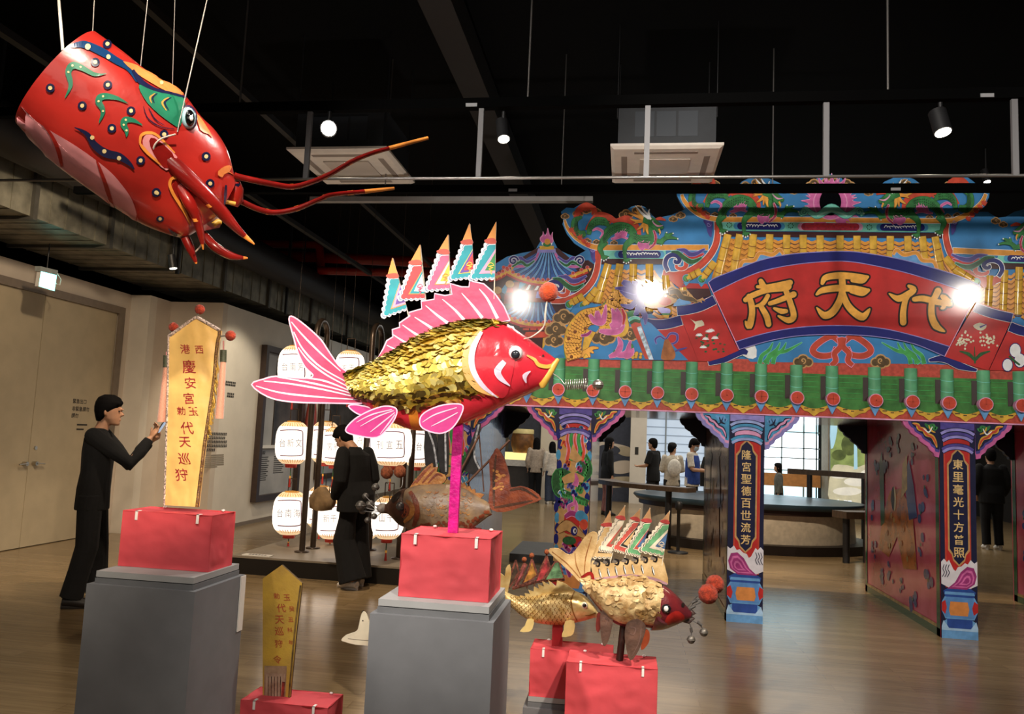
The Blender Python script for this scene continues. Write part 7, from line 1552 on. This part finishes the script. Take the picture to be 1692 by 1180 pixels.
for a in ((487, 606, 54, 66, 9.0, '台南芳', 'white lantern at the top of the left column, half hidden by the pink tail'), (483.4, 732, 55, 68, 9.0, '台新文', 'white lantern in the middle of the left column with purple frame'), (480, 848, 57, 68, 9.0, '台南海', 'white lantern lowest in the left column, nearest the platform edge'),
          (578, 608, 48, 54, 9.1, '玄王', 'white lantern at top behind the carp tail, right of the left column'), (537, 731, 50, 66, 9.75, '重安', 'white lantern behind the left rack pipe at mid height'), (553, 738, 44, 60, 9.4, '宮府', 'white lantern peeking out left of the visitor in black at face height'),
          (530, 838, 50, 66, 9.75, '王千', 'white lantern behind the left rack pipe near the floor'), (548, 857, 50, 64, 9.4, '新千', 'white lantern low beside the bag of the visitor in black'), (597, 728, 46, 60, 9.7, '府', 'white lantern seen just right of the neck of the visitor in black'),
          (647.6, 735, 66, 68, 8.45, '刊宜五', 'big white lantern above the two brown pompoms'), (690, 738, 46, 66, 9.4, '重台', 'white lantern partly behind the right rack pipe'), (641, 856, 54, 66, 8.45, '山千', 'white lantern low behind the mouth of the dark brown fish'), (606, 860, 44, 60, 9.7, '府', 'white lantern low behind the visitor in black, seen only as a sliver')):
    key = (a[4], round(a[0]/22)); up = next((v for (yy, xx), v in PREV.items() if yy == a[4] and abs(xx-a[0]) < 14), None)
    for q_ in [q_ for q_ in PREV if q_[0] == a[4] and abs(q_[1]-a[0]) < 14]: del PREV[q_]
    PREV[(a[4], a[0])] = lantern(*a, up)
# dark costume stand deeper behind the lanterns hides the far corner
# ================================================================ PEOPLE
SKIN = M('skin', '#b98a6c', .55, .06, 20); SKIND = M('skin_shade', '#a3765a', .55, .06, 20); HAIR = M('black_hair', '#0a0808', .85, .2, 60, spec=.15); CBLK = M('black_cloth', '#08080a', .95, .15, 20, bump=.3, bscale=40); CBLK2 = M('black_trousers', '#0c0c0f', .95, .15, 20, bump=.3, bscale=30)
SHOE = M('dark_shoe', '#1d1a19', .5, .1); SHOEW = M('white_shoe', '#d6d0c8', .5, .05)
def cloth(n, h): return M(n, h, .85, .12, 25, bump=.25, bscale=50)
def remesh(mb, name, parent, vox, it=3, mat=None):
    """one continuous skin over overlapping volumes"""
    me = bpy.data.meshes.new('t'); me.from_pydata([tuple(p) for p in mb.v], [], mb.f); o = bpy.data.objects.new('t', me); COL.objects.link(o)
    r = o.modifiers.new('r', 'REMESH'); r.mode = 'VOXEL'; r.voxel_size = vox
    s_ = o.modifiers.new('s', 'SMOOTH'); s_.iterations = it; s_.factor = .5
    m2 = bpy.data.meshes.new_from_object(o.evaluated_get(bpy.context.evaluated_depsgraph_get()))
    out = MB(); out.add([v.co.copy() for v in m2.vertices], [list(p.vertices) for p in m2.polygons], mat or mb.mats[0], True)
    bpy.data.objects.remove(o); bpy.data.meshes.remove(me); bpy.data.meshes.remove(m2)
    return out.build(name, parent)
def ellip(mb, pts, m, seg=18):
    """loft of ellipses: (centre, right half-width, forward half-depth), axes given per call"""
    mb.loft(pts, m, True)
def person(loc, face, h, label, shirt, trous, shoe=SHOE, arms=None, legs=None, head=(0, .03, 1.62), nod=0, turn=0, hair='short', sleeve='long', shorts=False, vox=.012, lean=(0, 0), wide=1.0, loose=1.0, seat=None, skirt=0, fingers=False):
    L0 = V((loc[0], loc[1], 0)); s = h/1.75; a = R_(face); fv = V((math.cos(a), math.sin(a), 0)); rv = V((math.sin(a), -math.cos(a), 0))
    dz = (seat or 0)
    def q(r, f, u): 
        k = max(0, (u-.95)/.8); return L0+rv*((r+lean[0]*k)*s)+fv*((f+lean[1]*k)*s)+V((0, 0, (u+dz)*s))
    def ring(r, f, u, rr, ff, n=18): 
        c = q(r, f, u); return [c+rv*(rr*s*math.cos(2*math.pi*k/n))+fv*(ff*s*math.sin(2*math.pi*k/n)) for k in range(n)]
    o = thing('person', L0+V((0, 0, 0)), label, 'person')
    arms = arms or [((.22, -.02, 1.13), (.23, .04, .88)), ((-.22, -.02, 1.13), (-.23, .04, .88))]
    legs = legs or [((.1, .02, .5), (.1, -.02, .08)), ((-.1, .02, .5), (-.1, -.02, .08))]
    shd = [(.175*wide, 0, 1.42), (-.175*wide, 0, 1.42)]; hips = [(.09, 0, .93), (-.09, 0, .93)]
    b = MB()
    b.loft([ring(0, 0, .86, .15, .1), ring(0, 0, .98, .155, .1), ring(0, .01, 1.1, .13*wide, .09), ring(0, .01, 1.28, .155*wide, .1), ring(0, 0, 1.4, .16*wide, .085), ring(0, 0, 1.46, .07, .06)], SKIN)
    hc = q(*head); cn, sn = math.cos(R_(nod)), math.sin(R_(nod)); ct, st = math.cos(R_(turn)), math.sin(R_(turn))
    hf = fv*ct+rv*st; hr = rv*ct-fv*st; hf2 = hf*cn-V((0, 0, 1))*sn; hu = V((0, 0, 1))*cn+hf*sn
    def H(r, f, u): return hc+hr*(r*s)+hf2*(f*s)+hu*(u*s)
    b.tube([q(0, -.005, 1.42), q(head[0]*.5, head[1]*.4, 1.5), H(0, -.02, -.06)], [.062*s, .054*s, .052*s], SKIN, 14)
    def hring(u, r, f, c=0, n=18): return [H(r*math.cos(2*math.pi*k/n), c+f*math.sin(2*math.pi*k/n), u) for k in range(n)]
    b.loft([hring(-.118, .018, .02, .07), hring(-.105, .042, .05, .045), hring(-.06, .062, .082, .015), hring(0, .072, .095, 0), hring(.05, .074, .097, -.003), hring(.09, .062, .082, -.006), hring(.115, .03, .045, -.008)], SKIN)
    b.tube([H(0, .09, .015), H(0, .115, -.028), H(0, .09, -.036)], [.009*s, .014*s, .012*s], SKIN, 8); b.ball(H(0, .088, -.066), (.022*s, .012*s, .009*s), SKIN, 8, 6); b.ball(H(0, .08, .022), (.05*s, .016*s, .012*s), SKIN, 8, 6)
    for sg in (-1, 1): b.ball(H(sg*.074, -.01, -.012), (.012*s, .018*s, .03*s), SKIN, 8, 6)
    hands = []
    for (el, ha), sh_ in zip(arms, shd):
        E_, Hh, S_ = q(*el), q(*ha), q(*sh_); b.tube([S_, S_.lerp(E_, .5), E_], [.052*s, .046*s, .038*s], SKIN, 12); b.tube([E_, E_.lerp(Hh, .35), Hh], [.038*s, .038*s, .026*s], SKIN, 12)
        dr = (Hh-E_).normalized(); side = (dr.cross(V((0, 0, 1))) if abs(dr.z) < .9 else fv).normalized(); nrm = side.cross(dr).normalized(); hands.append((Hh, dr, side, nrm))
        b.tube([Hh, Hh+dr*.045*s, Hh+dr*.085*s], [.026*s, .04*s, .036*s], SKIN, 12, True, .5, side)
        for k, (o_, ln) in enumerate(((-.03, .06), (-.01, .075), (.01, .07), (.03, .055))):
            p0 = Hh+dr*.078*s+side*o_*s; p1 = p0+(dr*.6+nrm*.25)*ln*s; b.tube([p0, p1, p1+(dr*.15+nrm*.8)*ln*.6*s], [.0095*s, .009*s, .007*s], SKIN, 6)
        p0 = Hh+dr*.03*s-side*.03*s; b.tube([p0, p0+(dr*.6-side*.6)*.04*s, p0+(dr*1.3-side*.5+nrm*.5)*.05*s], [.012*s, .010*s, .008*s], SKIN, 6)
    for (kn, an), hp in zip(legs, hips):
        K, A_, Hp = q(*kn), q(*an), q(*hp); b.tube([Hp, Hp.lerp(K, .5), K], [.085*s, .072*s, .052*s], SKIN, 14); b.tube([K, K.lerp(A_, .35), A_], [.052*s, .05*s, .035*s], SKIN, 12)
        b.tube([A_-fv*.03*s-V((0, 0, .02*s)), A_+fv*.08*s-V((0, 0, .045*s)), A_+fv*.14*s-V((0, 0, .055*s))], [.035*s, .032*s, .02*s], SKIN, 10)
    remesh(b, 'body', o, vox, 2, SKIN)
    # shirt
    b = MB(); lo = .80 if not seat else .88; w2 = loose
    b.loft([ring(0, 0, lo, .185*w2, .13*w2), ring(0, 0, .98, .18*w2, .125*w2), ring(0, .01, 1.12, .168*wide*w2, .12), ring(0, .01, 1.28, .185*wide, .125), ring(0, 0, 1.4, .18*wide, .105), ring(0, 0, 1.455, .09, .075), ring(0, .005, 1.485, .066, .06)], shirt)
    for (el, ha), sh_ in zip(arms, shd):
        E_, Hh, S_ = q(*el), q(*ha), q(*sh_)
        if sleeve == 'long': b.tube([S_, S_.lerp(E_, .5), E_, E_.lerp(Hh, .5), E_.lerp(Hh, .93)], [.07*s, .066*s*loose, .06*s*loose, .052*s*loose, .04*s], shirt, 14)
        elif sleeve == 'short': b.tube([S_, S_.lerp(E_, .5), S_.lerp(E_, .85)], [.068*s, .068*s, .07*s], shirt, 14)
        b.ball(S_, .07*s, shirt, 12, 8)
    remesh(b, 'shirt', o, vox, 2, shirt)
    b = MB(); b.loft([ring(0, 0, .84, .165, .125), ring(0, 0, .93, .17, .125), ring(0, 0, 1.02, .158, .11)], trous)
    for (kn, an), hp in zip(legs, hips):
        K, A_, Hp = q(*kn), q(*an), q(*hp)
        if shorts: b.tube([Hp, Hp.lerp(K, .5), Hp.lerp(K, .95)], [.098*s, .1*s, .1*s], trous, 14)
        else: b.tube([Hp, Hp.lerp(K, .5), K, K.lerp(A_, .5), A_+V((0, 0, .0))], [.1*s, .094*s, .08*s*(1+skirt*.6), .072*s*(1+skirt), .072*s*(1+skirt*1.3)], trous, 14)
    remesh(b, 'trousers', o, vox, 2, trous)
    for kn, an in legs:
        A_ = q(*an); b = MB(); b.tube([A_-fv*.06*s-V((0, 0, .03*s)), A_+fv*.02*s-V((0, 0, .028*s)), A_+fv*.12*s-V((0, 0, .045*s)), A_+fv*.2*s-V((0, 0, .058*s))], [.035*s, .044*s, .04*s, .02*s], shoe, 12, True, 1); b.tube([A_-fv*.07*s-V((0, 0, .068*s)), A_+fv*.08*s-V((0, 0, .068*s)), A_+fv*.21*s-V((0, 0, .068*s))], [.03*s, .04*s, .022*s], shoe, 10, True, .35, (0, 0, 1)); b.build('shoe', o)
    # hair
    b = MB()
    b.loft([hring(-.085, .05, .03, -.06), hring(-.045, .074, .056, -.046), hring(0, .085, .084, -.03), hring(.04, .09, .104, -.012), hring(.08, .086, .109, -.002), hring(.12, .068, .088, -.004), hring(.146, .03, .04, -.006)], HAIR)
    if hair != 'cap': b.tube([H(-.06, .07, .068), H(0, .094, .078), H(.06, .07, .068)], .017*s, HAIR, 8)
    if hair == 'long':
        b.loft([hring(.06, .082, .06, -.05), hring(-.05, .088, .055, -.06), hring(-.16, .1, .045, -.07), hring(-.3, .095, .035, -.085), hring(-.4, .06, .02, -.09)], HAIR)
        for sg in (-1, 1): b.tube([H(sg*.07, .03, .06), H(sg*.083, .02, -.04), H(sg*.09, -.01, -.16)], [.02*s, .022*s, .012*s], HAIR, 8)
    if hair == 'bob':
        b.loft([hring(.05, .084, .07, -.04), hring(-.05, .09, .07, -.045), hring(-.13, .08, .055, -.05)], HAIR)
        for sg in (-1, 1): b.tube([H(sg*.07, .04, .06), H(sg*.085, .03, -.03), H(sg*.08, .02, -.1)], [.02*s, .022*s, .014*s], HAIR, 8)
    if hair == 'wolf': b.loft([hring(.02, .08, .07, -.03), hring(-.05, .072, .05, -.055), hring(-.1, .05, .03, -.06)], HAIR)
    remesh(b, 'hair', o, min(vox, .012), 2, HAIR)
    for sg in (-1, 1):
        e = MB(); e.ball(H(sg*.031, .086, .006), (.011*s, .008*s, .006*s), M('eye_dark', '#1a1414', .3, 0), 8, 6); e.build('eye', o)
    return o, q, H, hands, s
# man with the phone
o, q, H, hands, s = person((-4.56, 6.33), 24, 1.79, 'man in black sweater raising a phone beside the left pedestal', CBLK, CBLK2, SHOE, arms=[((.17, .30, 1.2), (.08, .42, 1.42)), ((-.2, .22, 1.18), (-.06, .40, 1.38))], legs=[((.09, .01, .5), (.1, -.07, .09)), ((-.09, .05, .5), (-.1, .08, .09))], vox=.0075, skirt=.2, loose=1.02, wide=1.08, head=(0, .06, 1.63))
ph = MB(); c = q(.03, .5, 1.53); ax = (q(.03, .56, 1.6)-q(.03, .49, 1.47)).normalized(); fw_ = V((math.cos(R_(14)), math.sin(R_(14)), 0)); rt_ = V((math.sin(R_(14)), -math.cos(R_(14)), 0)); nr = rt_.cross(ax)
def slabbox(mb, c, u, v, n, a, b_, t, m, m2=None):
    p = [c+u*x+v*y for x, y in ((-a, -b_), (a, -b_), (a, b_), (-a, b_))]; mb.slab([x-n*t for x in p], n*2*t, m2 or m, m, m)
pt = thing('mobile_phone', c, 'dark phone with lit screen held up by the man at the left', 'phone')
slabbox(ph, c, rt_, ax, nr, .036, .075, .004, M('phone_body', '#16161a', .3, 0)); ph.build('case', pt)
ps = MB(); slabbox(ps, c-nr*.0045, rt_, ax, nr, .033, .07, .0003, M('phone_screen', '#7f8ea0', .2, .3, 30, emit=.8)); ps.build('screen', pt)
# visitor in black with a tote
o, q, H, hands, s = person((-2.74, 7.94), 158, 1.68, 'visitor in black top and wide black trousers looking down before the lanterns', CBLK, CBLK2, SHOEW, arms=[((.24, -.03, 1.14), (.2, .1, .9)), ((-.25, .0, 1.13), (-.21, .13, .92))], legs=[((.1, .03, .5), (.11, .0, .085)), ((-.1, .05, .5), (-.09, -.1, .085))], head=(0, .17, 1.575), nod=34, hair='short', vox=.0075, skirt=.8, loose=1.3, wide=1.15, lean=(0, .09))
tb_ = MB(); c = q(-.24, .28, .92); bw = V((math.cos(R_(158)), math.sin(R_(158)), 0))
tb_.loft([[c+bw*(r*math.cos(x))+V((math.sin(R_(158)), -math.cos(R_(158)), 0))*(.05*math.sin(x))+V((0, 0, z)) for x in [2*math.pi*k/16 for k in range(16)]] for z, r in ((-.12, .05), (-.1, .15), (0, .17), (.08, .1), (.12, .03))], M('tan_fabric', '#8f7452', .8, .2, 12)); bag = tb_.build('cloth_bag')
O(bag, 'folded tan cloth bag held by the visitor in black', 'bag')
W1, W2, JEAN = cloth('pale_top', '#b3a18e'), cloth('white_top', '#c2b6a6'), cloth('blue_jeans', '#2c3547')
person(PY(884, 800, 20.0), 95, 1.6, 'woman with long black hair, pale top and black trousers seen from behind', W1, CBLK2, SHOE, hair='long', vox=.016, arms=[((.24, 0, 1.14), (.18, .16, 1.0)), ((-.24, -.02, 1.12), (-.22, .05, .9))])
person(PY(911, 800, 19.6), 110, 1.52, 'woman with long hair, white top and jeans beside the woman in black trousers', W2, JEAN, SHOEW, hair='long', vox=.016, skirt=.2)
person(PY(934, 800, 19.8), 80, 1.62, 'dark haired woman in grey half hidden by the dragon pillar', cloth('grey_top', '#6f675e'), JEAN, SHOE, hair='long', vox=.016)
person(PY(1003, 800, 17.5), 20, 1.68, 'person in black with loose black sleeve right behind the dragon pillar', CBLK, cloth('rose_trousers', '#8a5a52'), SHOE, hair='long', vox=.016, loose=1.15)
person(PY(1079, 800, 17.6), 150, 1.70, 'man in black tee and black shorts standing in front of the blinds', CBLK, CBLK2, SHOEW, hair='short', sleeve='short', shorts=True, vox=.014, arms=[((.25, 0, 1.15), (.22, .12, .95)), ((-.24, .05, 1.14), (-.16, .28, 1.12))], loose=1.1)
o, q, H, hands, s = person(PY(1110, 800, 16.9), 100, 1.62, 'person in black cap and pale shirt with a white backpack', cloth('cream_shirt', '#bdb3a2'), CBLK2, SHOE, hair='cap', vox=.014, arms=[((.24, 0, 1.14), (.12, .2, 1.1)), ((-.24, 0, 1.14), (-.15, .2, 1.1))], turn=60)
b = MB(); b.loft([[H(r*math.cos(x), .0+r*1.15*math.sin(x), u) for x in [2*math.pi*k/16 for k in range(16)]] for u, r in ((.05, .094), (.1, .09), (.14, .06), (.15, .01))], CBLK); b.loft([[H(rr*math.cos(x), .08+ff*math.sin(x), .055) for x in [math.pi*k/10 for k in range(11)]] for rr, ff in ((.08, .03), (.07, .1))], CBLK, False, True, False); b.build('cap', o)
bp_ = MB(); c = q(0, -.225, 1.2); bp_.ball(c, (.15*s, .07*s, .2*s), cloth('white_backpack_cloth', '#d5cfc3'), 16, 12); bp = thing('backpack', c-V((0, 0, .2)), 'white backpack on the back of the person in a cap', 'backpack'); bp_.build('bag', bp); b = MB(); b.tube([q(.1, -.12, 1.38), q(.12, .03, 1.47), q(.12, .1, 1.3)], .018, MATS['white_backpack_cloth'], 8); b.build('strap', bp)
c = ORG['wooden_stool']
person((c.x, c.y-.05), -80, 1.5, 'child in dark red shirt and jeans sitting on the wooden box seat', cloth('dark_red_shirt', '#7d2420'), cloth('dark_jeans', '#232b3a'), SHOE, hair='short', vox=.014, seat=-.30, legs=[((.11, .4, .93), (.12, .42, .385)), ((-.11, .4, .93), (-.12, .42, .385))], arms=[((.24, .05, 1.14), (.12, .3, 1.05)), ((-.24, .05, 1.14), (-.12, .3, 1.05))])
o, q, H, hands, s = person(PY(1143, 800, 16.1), -20, 1.72, 'man in blue vest over white shirt and face mask looking at his hands', cloth('white_shirt', '#c9c1b4'), CBLK2, SHOE, hair='short', sleeve='short', vox=.012, nod=22, arms=[((.24, .06, 1.14), (.1, .36, 1.12)), ((-.24, .06, 1.14), (-.08, .34, 1.1))], loose=1.1)
b = MB()
def vr(u, rr, ff): return [q(rr*math.cos(x), .01+ff*math.sin(x), u) for x in [2*math.pi*k/20 for k in range(20)]]
b.loft([vr(.84, .205, .15), vr(1.1, .2, .145), vr(1.3, .205, .14), vr(1.42, .15, .11)], cloth('blue_vest', '#22418f'), True); remesh(b, 'vest', o, .014, 2, MATS['blue_vest'])
b = MB(); b.loft([[H(r*math.cos(x), .05+r*.9*math.sin(x), u) for x in [math.pi*k/10 for k in range(11)]] for u, r in ((-.09, .05), (-.06, .072), (-.02, .075), (.0, .068))], M('mask_blue_white', '#b9c6cf', .8, .05), False, True, False); b.build('face_mask', o)
o, q, H, hands, s = person(PY(1180, 800, 16.9), 30, 1.68, 'woman with bobbed hair in tan blouse carrying a black coat', cloth('tan_blouse', '#8a7458'), CBLK2, SHOEW, hair='bob', vox=.012, arms=[((.24, .05, 1.14), (.1, .3, 1.06)), ((-.24, .05, 1.14), (-.1, .28, 1.06))])
b = MB(); b.tube([q(.02, -.16, 1.42), q(.0, -.17, 1.15), q(.0, -.16, .8)], [.12*s, .17*s, .17*s], CBLK, 14); remesh(b, 'coat', o, .014, 2, CBLK)
person(PY(1287, 800, 17.3), 175, 1.3, 'girl with long dark hair in grey sweater before the bright window', cloth('grey_sweater', '#5f625c'), CBLK2, SHOE, hair='long', vox=.013)
person(PZ(1640, 908, 0), 88, 1.76, 'man in black seen from behind at the far right passage', CBLK, CBLK2, SHOEW, hair='short', vox=.012, arms=[((.26, -.02, 1.14), (.22, .08, .92)), ((-.26, -.02, 1.14), (-.22, .08, .92))], loose=1.15, wide=1.1)
